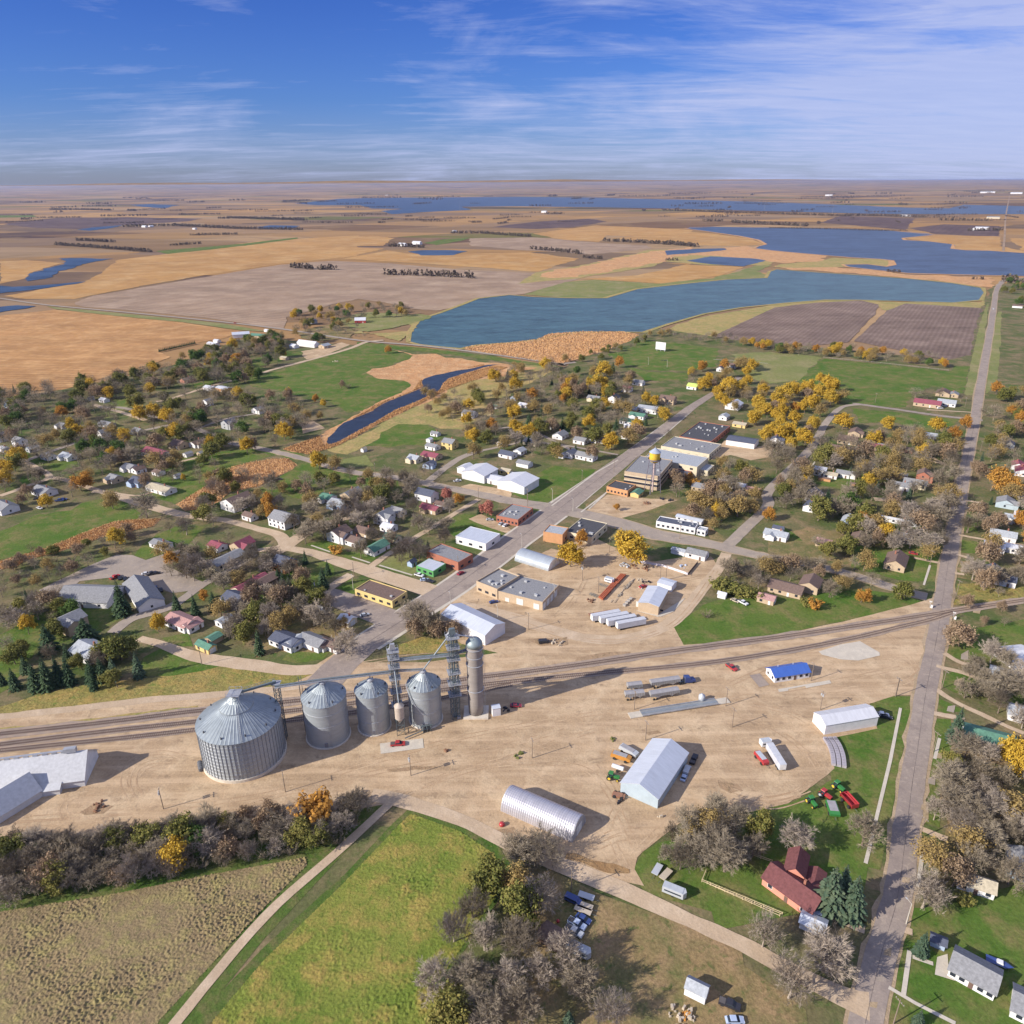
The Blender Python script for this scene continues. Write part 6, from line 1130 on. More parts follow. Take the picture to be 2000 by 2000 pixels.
for i, (x, y) in enumerate(((675, 810), (715, 765), (755, 725), (795, 690))):
    o = thing('block_pallet', '%s pallet of grey blocks left of the tan workshop, counted from the front' % ('first', 'second', 'third', 'fourth')[i], 'pallet', g('V', x, y), GA); m = MB().box((0, 0, .65), (1.3, 1.5, 1.1)); m.build('blocks', mat('block_grey', (0.36, .33, .30)), o); MB().box((0, 0, .07), (1.4, 1.6, .14)).build('pallet_base', M_tie, o)
for q, lab in (('V 20,590 160,650', 'lower empty grey rack at the left of the beam stacks'), ('V 195,410 370,465', 'upper empty grey rack at the left of the beam stacks')):
    a_, b_ = pts(q); L = dist(a_, b_); o = thing('steel_rack', lab, 'rack', ((a_[0] + b_[0]) / 2, (a_[1] + b_[1]) / 2), ang(a_, b_)); m = MB()
    for s in (-.6, .6):
        m.box((0, s, .9), (L, .15, .15)).box((0, s, .3), (L, .1, .1))
        for i in range(4): m.box((-L / 2 + L * i / 3, s, .5), (.12, .12, 1))
    m.build('frame', M_frame, o)
# curved double row of grey totes
cp = smooth_line(pts('Y 1225,370 1290,480 1335,620 1350,780'), 8); tot = densify(cp, .9); kk = 0
proto = None
for i, p in enumerate(tot[:-1]):
    t = ang(tot[max(0, i - 1)], tot[i + 1]); 
    for s in range(3):
        q = (p[0] - math.sin(t) * (s * 1.75), p[1] + math.cos(t) * (s * 1.75))
        if proto is None or i % 1 == 0:
            if i % 2: continue
            if proto is None:
                proto = thing('grey_tote', None, 'tote', q, t, 'grey totes set out in a curved block'); MB().box((0, 0, .6), (1.55, 1.5, 1.0), 0, .06).build('tote_body', mat('tote_grey', (0.36, 0.33, 0.36), .7, var=.3), proto); MB().box((0, 0, .06), (1.5, 1.4, .1)).build('pallet_base', M_tie, proto); r = proto
            else:
                r = proto.copy(); COL.objects.link(r)
                for ch in proto.children: c = ch.copy(); c.parent = r; COL.objects.link(c)
                r.location = (q[0], q[1], 0); r.rotation_euler = (0, 0, t)
            r['label'] = '%s grey tote of row %s, counted down the curved block' % (('left-hand', 'middle', 'right-hand')[2 - s], 'one two three four five six seven eight nine ten eleven twelve thirteen fourteen'.split()[min(i // 2, 13)])
o = thing('boat', 'blue and white boat on the driveway behind the white ranch house', 'boat', g('P', 1770, 915), R(-30)); MB().add([(-3, -1.1, .9), (1.5, -1.1, .9), (3.4, 0, 1.1), (1.5, 1.1, .9), (-3, 1.1, .9), (-2.8, -.6, .3), (1.4, -.5, .3), (2.6, 0, .4), (1.4, .5, .3), (-2.8, .6, .3)], [(0, 1, 6, 5), (1, 2, 7, 6), (2, 3, 8, 7), (3, 4, 9, 8), (4, 0, 5, 9), (5, 6, 7, 8, 9), (0, 4, 3, 2, 1)]).build('hull', paint('b'), o); MB().box((.2, 0, 1.2), (1.6, 1.5, .6), 0, .2).build('cabin', paint('w'), o)

# ---- poles
M_pole = mat('weathered_pole', (0.22, 0.17, 0.13), .9); M_polew = mat('pale_pole', (0.46, 0.42, 0.36), .9)
PN = [0]
def pole(t, x, y, h=9.5, kind='u', label=None, arm=R(110)):
    p = g(t, x, y); nm = {'u': 'utility_pole', 'l': 'street_lamp', 'x': 'utility_pole'}[kind]; o = thing(nm, label, nm.replace('_', ' '), p, arm)
    lk = {'u': 'brown wooden utility pole', 'x': 'wooden utility pole with a grey transformer', 'l': 'pale street lamp'}[kind]
    if not label: AUTO.append((o, lk, p))
    MB().tube((0, 0, 0), (0, 0, h), .17, .11, 8).build('post', M_polew if kind == 'l' else M_pole, o)
    if kind != 'l':
        MB().box((0, 0, h - .7), (2.6, .13, .15)).build('crossarm', M_pole, o)
        m = MB()
        for i in (-1.15, -.5, .5, 1.15): m.tube((i, 0, h - .62), (i, 0, h - .35), .06, n=5)
        m.build('insulator', M_vent, o)
        if kind == 'x':
            for s in (-.45, .45): MB().tube((s, .25, h - 2.3), (s, .25, h - 1.3), .28, n=10).build('transformer', M_vent, o)
    else: MB().tube((0, 0, h - .2), (1.6, 0, h + .1), .06, n=5).build('arm', M_polew, o); MB().box((1.8, 0, h + .08), (.7, .3, .14)).build('lamp_head', M_vent, o)
for row in 'I 1235 1085 x|J 617 1032 u|J 1345 937 x|K 345 893 u|K 1200 760 u|K 1115 527 u|K 1805 500 u|L 95 550 u|L 650 440 x|L 1125 355 u|L 1415 305 u|L 1360 705 u|P 1190 660 l|P 1110 1288 u|L 1275 1250 u|H 1505 545 u|H 1420 1020 u|H 1220 790 u|F 740 880 u|F 455 1025 x|F 1680 300 u|F 1527 830 u|G 530 905 x|G 125 1275 u|G 735 690 u|G 1265 590 u|C 1028 280 l|C 1170 300 l|C 305 1310 l|D 1485 600 u|D 808 565 u|C 768 1090 u|C 528 1165 u|E 1525 1540 u|V 1342 345 u|V 178 560 u|G 118 345 u|G 75 655 l|L 592 258 u|G 1160 905 u|F 735 975 l|F 1470 1110 l|F 1825 1215 l|G 318 1050 l|H 960 1780 u|C 115 1310 u|G 460 380 l|C 1260 1280 u|D 415 870 u|D 1600 940 u|A 1450 915 u|B 900 1110 u|K 640 1900 u'.split('|'):
    t, x, y, kd = row.split(); pole(t, float(x), float(y), 9.0 if kd != 'l' else 8.0, kd)
# ---- fences and crossing signals
def fence(name, label, q, h, m_, rails=2, step=2.5, solid=False):
    P = pts(q); o = thing(name, label, 'fence', (0, 0, 0)); D = densify(P, step)
    for a, b_ in zip(P, P[1:]):
        L = dist(a, b_); c = ((a[0] + b_[0]) / 2, (a[1] + b_[1]) / 2)
        if solid: MB().box((*c, h / 2), (L, .08, h), ang(a, b_)).build('panel', m_, o)
        else:
            for i in range(rails): MB().box((*c, h * (.45 + .5 * i / max(1, rails - 1))), (L, .1, .14), ang(a, b_)).build('rail', m_, o)
    for p in D[:90]: MB().box((p[0], p[1], h / 2 + .05), (.16, .16, h + .1)).build('post', m_, o)
M_fw = mat('fence_white', (0.62, 0.58, 0.62)); M_fy = mat('raw_timber', (0.60, 0.48, 0.30), .8)
fence('rail_fence', 'pale timber rail fence below the pink house', 'O 1655,400 1625,475 P 410,605', 1.2, M_fy); fence('rail_fence', 'second pale timber rail running beside the rail fence', 'O 1665,490 P 395,612', .9, M_fy, 1)
fence('board_fence', 'low white board fence behind the storage yard', 'G 960,768 1140,800 1325,862', 1.4, M_fw, solid=True); fence('board_fence', 'dark short board fence by the white corner house', 'G 1328,862 1400,775', 1.4, mat('fence_dark', (0.12, .09, .09)), solid=True)
fence('wire_fence', 'long thin fence along the ploughed field edge', 'D 415,228 780,262 1360,325', 1.3, mat('fence_grey', (0.35, .30, .25)), 2, 9); fence('rail_fence', 'timber rail running up from the pink house roof', 'P 205,225 345,275', 1.2, M_fy)
for t, x, y, lab in (('H', 1218, 1110, 'white crossing signal on the left side of the highway'), ('H', 1395, 1195, 'white crossing signal on the right side of the highway')):
    o = thing('crossing_signal', lab, 'signal', g(t, x, y), R(-30)); MB().tube((0, 0, 0), (0, 0, 4), .09).build('post', M_vent, o); m = MB()
    for s in (-1, 1): m.add([(-.6, -.1, 3.4 + s * .35), (.6, -.1, 3.4 - s * .35), (.6, -.1, 3.65 - s * .35), (-.6, -.1, 3.65 + s * .35), (-.6, 0, 3.4 + s * .35), (.6, 0, 3.4 - s * .35), (.6, 0, 3.65 - s * .35), (-.6, 0, 3.65 + s * .35)], [(0, 1, 2, 3), (7, 6, 5, 4), (0, 4, 5, 1), (3, 2, 6, 7)])
    m.build('crossbuck', M_trim, o); MB().box((.8, .3, .8), (.9, .7, 1.6)).build('signal_box', M_trim, o)
# ================================================================ TREES
def leaf_mat(name, cols, trans=.25):
    m, n, b = new_mat(name); geo = nd(n, 'ShaderNodeNewGeometry'); oi = nd(n, 'ShaderNodeObjectInfo')
    f = mth(n, 'ADD', mth(n, 'MULTIPLY', geo.outputs['Random Per Island'], .6), mth(n, 'MULTIPLY', oi.outputs['Random'], .4))
    c = ramp(n, f, [(i / (len(cols) - 1), c) for i, c in enumerate(cols)])
    n.links.new(c, b.inputs['Base Color']); b.inputs['Roughness'].default_value = .8; b.inputs['Specular IOR Level'].default_value = .15
    tr = nd(n, 'ShaderNodeBsdfTranslucent'); n.links.new(c, tr.inputs['Color']); ms = nd(n, 'ShaderNodeMixShader'); ms.inputs[0].default_value = trans
    n.links.new(b.outputs[0], ms.inputs[1]); n.links.new(tr.outputs[0], ms.inputs[2]); n.links.new(ms.outputs[0], n.nodes['Material Output'].inputs['Surface']); return m
M_bark = mat('bark', (0.20, 0.15, 0.115), .95, var=.35, sc=2); M_twig = leaf_mat('bare_twigs', [(0.145, 0.115, 0.08), (0.25, 0.205, 0.15), (0.37, 0.315, 0.235)], .05); M_twigp = leaf_mat('pale_twigs', [(0.24, 0.195, 0.155), (0.37, 0.31, 0.25), (0.30, 0.245, 0.195)], .05)
M_twigb = leaf_mat('rusty_leaves', [(0.20, 0.145, 0.10), (0.33, 0.235, 0.15), (0.27, 0.18, 0.11)], .1)
LEAF = dict(y=('golden yellow', leaf_mat('gold_leaves', [(0.34, 0.235, 0.03), (0.52, 0.33, 0.04), (0.60, 0.40, 0.06), (0.26, 0.22, 0.045)])), o=('orange', leaf_mat('orange_leaves', [(0.34, 0.17, 0.04), (0.50, 0.25, 0.05), (0.46, 0.28, 0.07)])),
            g=('olive green', leaf_mat('olive_leaves', [(0.10, 0.12, 0.03), (0.19, 0.185, 0.05), (0.29, 0.24, 0.07)])), d=('dark green', leaf_mat('green_leaves', [(0.05, 0.10, 0.025), (0.09, 0.15, 0.035), (0.14, 0.19, 0.05)])),
            a=('fading amber', leaf_mat('amber_leaves', [(0.23, 0.175, 0.08), (0.38, 0.27, 0.10), (0.30, 0.215, 0.09)])), p=('dusty red', leaf_mat('dusty_red_leaves', [(0.35, 0.12, 0.10), (0.48, 0.20, 0.15), (0.40, 0.16, 0.10)])))
M_needle = leaf_mat('spruce_needles', [(0.028, 0.055, 0.03), (0.05, 0.085, 0.04), (0.085, 0.12, 0.06)], .05); M_needleb = leaf_mat('blue_spruce_needles', [(0.045, 0.08, 0.05), (0.075, 0.115, 0.07), (0.12, 0.15, 0.09)], .05)
def skeleton(seed, H_, up=.12, wide=1.0, n1=6, base=.22, lv=3):
    """returns trunk/limb mesh, twig points with direction; unit metres, tree height H_"""
    rg = random.Random(seed); T = MB(); B = MB(); tips = []
    def rv(): return Vector((rg.uniform(-1, 1), rg.uniform(-1, 1), rg.uniform(-1, 1)))
    def grow(p, d, L, r, l):
        n = 3 if l < 3 else 2; nodes = [p.copy()]
        for i in range(n):
            d = (d + rv() * (.16 if l == 0 else .26) + Vector((0, 0, up * (.5 if l else 0)))).normalized(); q = p + d * L / n
            if q.z < .4: q.z = .4
            (T if l < 2 else B).tube(p, q, r * (1 - .28 * i), r * (1 - .28 * (i + 1)), 6 if l == 0 else 5 if l == 1 else 3, False); p = q; nodes.append(p.copy())
        if l >= lv: tips.append((p, d, L)); tips.append((nodes[1], d, L)); return
        k_ = n1 if l == 0 else (5 if l == 1 else 4)
        for i in range(k_):
            t = .45 + .55 * (i + rg.random()) / k_ if l == 0 else .3 + .7 * (i + rg.random()) / k_; x = t * n; j = min(int(x), n - 1); q = nodes[j].lerp(nodes[j + 1], x - j)
            a = 2.4 * i + rg.uniform(-.5, .5); side = d.orthogonal().normalized(); side = Matrix.Rotation(a, 3, d) @ side
            nd_ = (d * (.55 if l else .65) + side * (.85 * wide)).normalized(); grow(q, nd_, L * (.62 if l == 0 else .58) * rg.uniform(.8, 1.15), r * (.5 if l == 0 else .48), l + 1)
        grow(p, d, L * .6, r * .45, l + 1)
    grow(Vector((0, 0, -.2)), Vector((0, 0, 1)), H_ * .46, H_ * .026, 0)
    return T, B, tips, rg
def bare_crown(seed, H_, wide, leaf=0.0, **kw):
    T, B, tips, rg = skeleton(seed, H_, wide=wide, **kw)
    for p, d, L in tips:
        for i in range(6):
            v = (d + Vector((rg.uniform(-1, 1), rg.uniform(-1, 1), rg.uniform(-.7, 1))) * .9).normalized(); l = rg.uniform(.7, 1.6) * H_ / 12; w = .045 * H_ / 12; s = v.orthogonal().normalized() * w
            q = p + v * l * .5 + Vector((rg.uniform(-.1, .1), rg.uniform(-.1, .1), .05)); e = p + v * l + Vector((0, 0, .12)); B.add([p - s, p + s, q + s * .7, q - s * .7, e], [(0, 1, 2, 3), (3, 2, 4)])
            for j in range(2):
                v2 = (v + Vector((rg.uniform(-1, 1), rg.uniform(-1, 1), rg.uniform(-.6, 1))) * .8).normalized(); e2 = q + v2 * l * .5; B.add([q - s * .7, q + s * .7, e2], [(0, 1, 2)])
            if rg.random() < leaf:
                a_ = v.cross(Vector((0, 0, 1))).normalized() * .16; u_ = Vector((rg.uniform(-.2, .2), rg.uniform(-.2, .2), .2)); B.add([e - a_ - u_, e + a_ - u_, e + a_ + u_, e - a_ + u_], [(0, 1, 2, 3)])
    return T, B
def leafy_crown(seed, H_, wide, size=.42, n=11, rad=1.0, **kw):
    T, B, tips, rg = skeleton(seed, H_, wide=wide, **kw); Lf = MB()
    for p, d, L in tips:
        p = p + d * .3; m_ = n if rg.random() > .15 else 3
        for i in range(m_):
            o_ = Vector((rg.gauss(0, 1), rg.gauss(0, 1), rg.gauss(0, .7))) * rad * .62; c = p + o_; nn = (o_.normalized() + Vector((rg.uniform(-1, 1), rg.uniform(-1, 1), rg.uniform(-.3, 1)))).normalized()
            u = nn.orthogonal().normalized() * size * rg.uniform(.6, 1.2); v = nn.cross(u) * rg.uniform(.6, 1)
            Lf.add([c - u - v * .6, c + u * .3 - v, c + u, c + v * .9], [(0, 1, 2, 3)])
    T.v += []; T.add(B.v, B.f); return T, Lf
def conifer(seed, H_, r):
    rg = random.Random(seed); T = MB().tube((0, 0, -.2), (0, 0, H_ * .95), .2, .04, 6); C_ = MB(); n = int(H_ * 2.3)
    for k_ in range(n):
        t = (k_ + .5) / n; z = .6 + (H_ - .6) * t; rr = r * (1 - t) ** .85 + .12; m_ = max(5, int(11 * (1 - t)) + 4)
        for i in range(m_):
            a = 6.283 * (i + rg.random() * .8) / m_; L = rr * rg.uniform(.72, 1.12); dx, dy = math.cos(a), math.sin(a); dr = -.12 * L - .1
            for j in range(4):
                f0, f1 = j / 4, (j + 1) / 4 + .08; w = (.34 + .25 * (1 - f0)) * min(1, L * .5) * rg.uniform(.7, 1.2); z0, z1 = z + dr * f0 * f0 * 1.5, z + dr * f1 * f1 * 1.5; tl = rg.uniform(-.15, .15)
                C_.add([(dx * L * f0 + dy * w, dy * L * f0 - dx * w, z0 + tl - .08), (dx * L * f0 - dy * w, dy * L * f0 + dx * w, z0 - tl - .08), (dx * L * f1 - dy * w * .35, dy * L * f1 + dx * w * .35, z1 - tl), (dx * L * f1 + dy * w * .35, dy * L * f1 - dx * w * .35, z1 + tl)], [(0, 1, 2, 3)])
    return T, C_
def bush(seed, H_, leaf=False):
    rg = random.Random(seed); T = MB(); B = MB()
    for i in range(11):
        a = rg.uniform(0, 6.28); q = Vector((math.cos(a), math.sin(a), 0)) * rg.uniform(0, .6); d = (Vector((math.cos(a) * .6, math.sin(a) * .6, 1))).normalized(); p = q.copy()
        for s in range(4):
            d = (d + Vector((rg.uniform(-.25, .25), rg.uniform(-.25, .25), .05))).normalized(); e = p + d * H_ / 4; T.tube(p, e, .07 - s * .015, .055 - s * .015, 3, False)
            for j in range(6):
                v = (d + Vector((rg.uniform(-1, 1), rg.uniform(-1, 1), rg.uniform(-.5, .8)))).normalized(); l = rg.uniform(.6, 1.5); b_ = p.lerp(e, rg.random()); sdw = v.orthogonal().normalized() * .045; m_ = b_ + v * l
                B.add([b_ - sdw, b_ + sdw, m_], [(0, 1, 2)])
                for k_ in range(4):
                    v2 = (v + Vector((rg.uniform(-1, 1), rg.uniform(-1, 1), rg.uniform(-.5, 1)))).normalized(); b2 = b_.lerp(m_, rg.uniform(.3, 1)); e2 = b2 + v2 * rg.uniform(.4, .9); B.add([b2 - sdw * .7, b2 + sdw * .7, e2], [(0, 1, 2)])
                    if leaf:
                        c = e2; u = v2.orthogonal().normalized() * .2; w = v2.cross(u) * 1.1; B.add([c - u - w, c + u - w, c + u + w, c - u + w], [(0, 1, 2, 3)])
            p = e
    return T, B
PROTO = {}
def proto_(key, T, C_, tm, cm, h, kind):
    me = []
    for nm, m_, mt in (('trunk', T, tm), ('crown', C_, cm)):
        x = bpy.data.meshes.new(kind + '_' + nm); x.from_pydata(m_.v, [], m_.f); x.materials.append(mt); x.update(); me.append(x)
    PROTO.setdefault(key, []).append((me[0], me[1], h, kind))
for s in range(5):
    T, C_ = bare_crown(10 + s, 12, (.8, 1.0, 1.2, .9, 1.1)[s], 0, n1=6 + s % 2); proto_('b', T, C_, M_bark, M_twig, 12, 'bare_tree')
    proto_('w', T, C_, M_twigp, M_twigp, 12, 'bare_tree')
for s in range(3): T, C_ = bare_crown(30 + s, 12, (1.0, 1.15, .9)[s], .55); proto_('B', T, C_, M_bark, M_twigb, 12, 'rusty_tree')
for s in range(4):
    T, C_ = leafy_crown(50 + s, 12, (.9, 1.1, 1.0, .75)[s], .36, 13, .95)
    for c in 'yogdp': proto_(c, T, C_, M_bark, LEAF[c][1], 12, 'autumn_tree' if c in 'yop' else 'green_tree')
    T, C_ = leafy_crown(60 + s, 12, (.9, 1.1, 1.0, .8)[s], .30, 6, 1.1); proto_('a', T, C_, M_bark, LEAF['a'][1], 12, 'autumn_tree')
for s in range(3): T, C_ = conifer(70 + s, 12, (2.6, 3.1, 2.3)[s]); proto_('c', T, C_, M_bark, M_needle, 12, 'spruce'); proto_('C', T, C_, M_bark, M_needleb, 12, 'spruce')
for s in range(4): T, C_ = bush(80 + s, 4.6); proto_('s', T, C_, M_twig, M_twig, 5, 'bare_shrub'); T, C_ = bush(90 + s, 4.2, True); proto_('S', T, C_, M_bark, LEAF['g'][1], 5, 'leafy_shrub'); proto_('R', T, C_, M_bark, LEAF['o'][1], 5, 'leafy_shrub')
LOOK = dict(b='bare grey-brown tree', w='bare whitish tree', B='bare tree with rusty leaves', y='golden yellow tree', o='orange tree', g='olive green tree', d='dark green leafy tree', a='thinly leaved amber tree', p='dusty red tree', c='dark green spruce', C='blue-green spruce', s='bare purplish shrub', S='leafy olive shrub', R='orange-leaved shrub')
TR = []; TREES = []; ALLT = []
def blocked(x, y, m_=1.5):
    for q in FOOT:
        dx, dy = x - q[0], y - q[1]; c, s = math.cos(q[4]), math.sin(q[4])
        if abs(dx * c + dy * s) < q[2] + m_ and abs(-dx * s + dy * c) < q[3] + m_: return True
    for q in ROADS:
        if abs(x - q[0]) < q[2] + 6 and (x - q[0]) ** 2 + (y - q[1]) ** 2 < (q[2] + m_ * .6) ** 2: return True
    return False
trg = random.Random(77)
def tree(key, p, h, group, w=1.0):
    T, C_, hh, kind = trg.choice(PROTO[key]); s = h / hh
    r = bpy.data.objects.new(kind, None); COL.objects.link(r); r.location = (p[0], p[1], 0); r.rotation_euler = (0, 0, trg.uniform(0, 6.28)); r.scale = (s * w, s * w, s)
    ALLT.append((r, key, h, w, p))
    for nm, me in (('trunk', T), ('crown', C_)): o = bpy.data.objects.new(nm, me); COL.objects.link(o); o.parent = r
    r['category'] = 'shrub' if 'shrub' in kind else 'tree'; r['group'] = group
    big = {'s': 5, 'S': 5, 'R': 5}.get(key, 12); sz = 'tall ' if h > big * 1.22 else 'small ' if h < big * .72 else ''
    TREES.append((r, sz + LOOK[key], p)); TR.append(p)
# trees that stand out in the photo: tile x y of the foot, height, kind, width
HT = '''G 900 790 19 y 1.15|G 440 800 15 y 1.1|G 520 640 11 o .8|A 1060 710 16 y 1|A 1170 690 15 y 1|A 1270 720 14 y 1.2|A 550 790 13 y .8|A 640 970 14 d 1|A 480 690 12 o 1.1|A 610 1230 13 o 1.2|A 745 910 12 g .9|B 220 850 16 y 1.05|B 480 1070 15 y 1|B 600 1080 13 a 1|B 100 1380 13 o .8|F 120 440 12 o .8|B 1000 195 10 o 1|B 650 460 9 B .9|B 700 460 5 s 1|B 250 520 10 y .9|B 450 560 8 o 1|B 510 600 8 y .9|B 490 700 9 a 1
B 1780 790 13 o .9|B 1640 990 14 a 1|E 360 355 10 y 1|E 870 660 12 y 1|E 1310 800 10 o 1|E 1200 1290 10 y .8|E 220 1310 10 y .8|E 1385 160 6 y .7|E 70 1440 9 w 1|E 920 1500 13 g 1.4|E 1060 1100 1 c 1|E 930 1160 19 c 1.25|E 380 1440 15 c 1.2|E 660 1370 13 c 1.9|E 280 1730 15 c 1|E 370 1720 16 c 1.1|E 460 1690 15 c 1|E 535 1690 14 c 1|E 700 1675 12 c 1|E 780 1660 12 c 1|E 870 1650 12 C 1|E 1055 1635 13 C 1|E 200 1600 9 c 1.3|E 20 1690 8 c 1.2
E 1340 1140 12 c 1|E 1480 1170 12 c 1|E 1620 1130 11 c 1|E 1700 1140 9 c .9|F 30 1460 13 c 1|F 375 780 9 c 1|F 545 860 9 c 1|F 510 965 13 c 1|F 170 910 8 c 1|F 205 950 9 c 1|F 250 965 8 c 1|F 1300 690 8 c 1|F 1530 330 8 o 1.1|F 1740 410 10 p 1.1|F 1440 300 9 p 1|F 1680 400 5 c 1.3|F 360 980 5 o 1|F 610 700 5 R 1.2|F 975 330 13 g 1.2|F 340 950 11 B 1.2|E 1540 1060 6 o 1|F 660 1250 6 a 1
F 680 1460 13 w 1.2|F 1200 1270 15 b 1.3|F 1300 1300 14 b 1.3|F 1200 1340 10 B 1.2|F 1380 1340 9 B 1.3|F 1490 1340 9 B 1.2|F 1160 730 14 w 1.2|F 1100 790 8 w .8|F 520 600 14 b 1.2|F 470 520 12 a 1|F 290 520 13 b 1.1|F 1190 240 14 b 1.2|E 1110 430 17 b 1.3|E 1410 560 13 w 1.2|E 1600 410 10 b 1.1|E 1290 540 8 b 1|E 2010 1000 5 b 1|E 1690 975 12 b 1.1|E 1840 900 11 b 1.2|E 150 1260 12 w 1.1|E 290 1200 11 w 1.1
C 700 400 20 y 1.1|C 600 480 17 y 1|C 800 300 13 o 1|C 410 520 14 o 1.1|C 150 560 14 o 1.1|C 380 570 10 o .8|C 30 480 15 y 1.1|C 1010 580 13 y .9|C 1070 590 11 y .9|C 1440 330 13 o 1|C 1600 320 13 o 1|C 1450 480 15 y 1.1|C 1640 500 17 y 1.4|C 1550 520 12 y 1|C 500 360 10 d 1|C 270 330 11 a .9|C 370 400 9 g 1|C 300 430 9 c 1|C 880 440 12 a 1.1|C 380 760 12 c 1|C 785 770 11 c 1|C 1010 740 9 c 1|C 75 870 9 c 1|C 125 890 9 c 1|C 480 940 7 c 1
C 480 850 12 B 1.1|C 600 1000 12 B 1.1|C 340 990 12 a 1.1|C 760 880 8 o 1|C 1830 730 14 y 1.1|C 1740 1090 10 g 1.1|C 1820 140 11 y 1|G 800 380 5 o 1|G 1330 160 6 R 1|G 1370 200 6 R 1|G 1540 430 10 y 1|G 1420 380 14 a 1.3|G 1700 420 14 a 1.3|G 1520 520 8 a 1.1|G 1630 880 12 b 1.2|G 1740 860 8 s 1.4|G 1830 860 7 s 1.4|G 1900 870 12 a .9|G 1580 970 6 S 1.6|G 1650 1000 5 S 1.6|G 1730 1020 5 S 1.6|G 1820 1030 5 S 1.4|G 1465 1185 4 s 1.1|G 1930 450 9 o 1
D 150 560 18 y 1.1|D 60 590 14 y 1|D 320 610 14 y 1.2|D 470 580 14 y 1.1|D 560 770 15 y 1.2|D 80 750 12 y 1|D 280 890 14 y 1.1|D 200 640 10 o 1|D 890 770 13 y 1|D 970 870 13 a 1|D 1130 880 14 a 1.1|D 770 860 11 b 1.2|D 500 215 13 y 1|D 130 185 13 a 1|D 230 180 11 a 1|D 680 235 12 a 1|D 730 240 11 y .8|D 790 250 10 a 1|D 560 220 10 a 1|D 1720 500 13 o 1|D 1800 560 14 g 1.2|D 1920 500 10 a 1|D 1830 660 9 o 1|D 1390 860 13 o 1|D 1330 1000 15 B 1.1|D 1480 760 12 o .9|D 1700 700 15 w 1.2|D 1750 830 13 w 1.2
D 1600 1050 12 C .9|D 1680 1230 17 o 1.2|D 1230 900 6 S 1|D 730 1190 10 C 1|D 820 1230 8 C 1|D 620 1090 5 C 1|D 450 1040 9 a 1.2|D 770 950 11 b 1|D 830 1070 13 b 1.2|D 1040 1090 12 b 1.2|D 1110 540 13 b 1.3|D 1200 540 12 b 1.3|D 1290 520 10 b 1|D 1450 560 9 b 1|H 560 560 9 g 1.1|H 470 750 11 g .95|H 680 500 10 o 1|H 590 400 15 d 1.1|H 440 330 12 c 1|H 330 250 10 c 1|H 260 190 8 y 1|H 1060 290 9 C 1|H 370 660 9 b 1.1|H 720 830 13 a 1|H 650 820 9 b 1|H 1010 1045 11 g 1.1|H 700 1070 8 o 1
H 460 1030 10 b 1|H 290 1100 5 S 1|H 350 1120 5 R 1.1|H 1190 690 14 w 1.2|H 1070 660 14 w 1.1|H 1250 600 12 b 1.2|H 1250 420 14 w 1.2|H 1080 470 15 w 1.2|H 1350 380 14 b 1.3|H 800 650 11 B 1|H 1440 1400 13 B 1.3|H 1640 550 11 B 1.2|H 1730 520 11 B 1.1|H 1680 330 6 c 1|H 1480 1790 9 b 1.2|H 1580 1780 8 b 1.2|H 1660 1810 10 b 1|H 1540 900 13 w 1.1|H 1690 950 12 b 1.2|H 1850 930 11 b 1.2
L 1490 640 16 C 1|L 1850 840 15 y .75|L 1820 760 11 y .8|L 1480 1100 14 b 1.1|L 1600 1180 13 b 1.1|L 1500 900 10 b 1.2|L 1630 930 11 b 1.1|L 1560 740 11 b 1.2|L 1680 780 10 w 1.1|L 1480 840 8 g 1.1|L 910 1295 12 b 1.1|L 490 1330 12 w 1.15|L 1880 1050 7 c 1.1|L 1850 1160 12 a 1.3|L 1930 1250 12 w 1.2|L 1810 360 13 b 1.3|L 1930 330 13 w 1.2|P 1290 560 14 w 1.1|P 1340 300 11 a 1.1|P 1560 250 12 a 1.1|P 1480 420 10 B 1.2|P 1550 540 4 S 1|P 1600 330 11 b 1.2
P 700 570 17 C 1.25|P 840 610 16 C 1.2|P 770 540 16 C 1.1|P 1280 850 9 C 1.25|P 285 805 13 w .9|P 450 1125 16 w .95|P 690 965 15 w 1.1|P 720 780 5 s 1.5|P 45 330 14 b 1.1|P 130 280 9 b 1|P 1260 1300 6 C 1.3|O 400 300 11 b 1.5|O 300 350 9 b 1.4|O 200 300 9 b 1.3|O 240 560 11 a 1.1|O 1530 280 11 b 1.1|O 1460 380 10 b 1|O 1790 370 14 b 1.1|O 1690 300 13 b 1.1|O 1560 230 10 a 1|O 1400 170 8 b .9|O 1340 310 6 b 1|O 1620 330 11 b 1.1|K 1730 1350 10 b 1.1|O 620 1540 5 C 1.2
I 1400 1350 12 g 1.1|I 1330 1500 11 y 1|I 1480 1440 10 d 1|I 120 1480 11 g 1.2|I 900 1420 9 g 1|N 450 30 10 R 1|U 590 1545 8 R 1.2|U 570 1550 6 R 1.1|C 230 700 10 b 1|A 1110 860 11 b 1.1|A 510 930 11 b 1.2|A 310 1000 10 b 1.1|A 450 1190 11 b 1.2|A 1600 990 14 g 1.2|A 870 980 12 b 1.2|A 1240 860 12 g 1.2|A 1300 1080 11 a 1.2|A 1250 1090 10 B 1.1|A 1150 430 11 g 1|A 1580 300 12 y 1|A 1780 270 13 o 1.1|A 1380 240 10 a 1|A 190 660 9 B 1|A 330 660 9 a 1|A 220 480 9 c 1|A 110 490 9 c 1'''
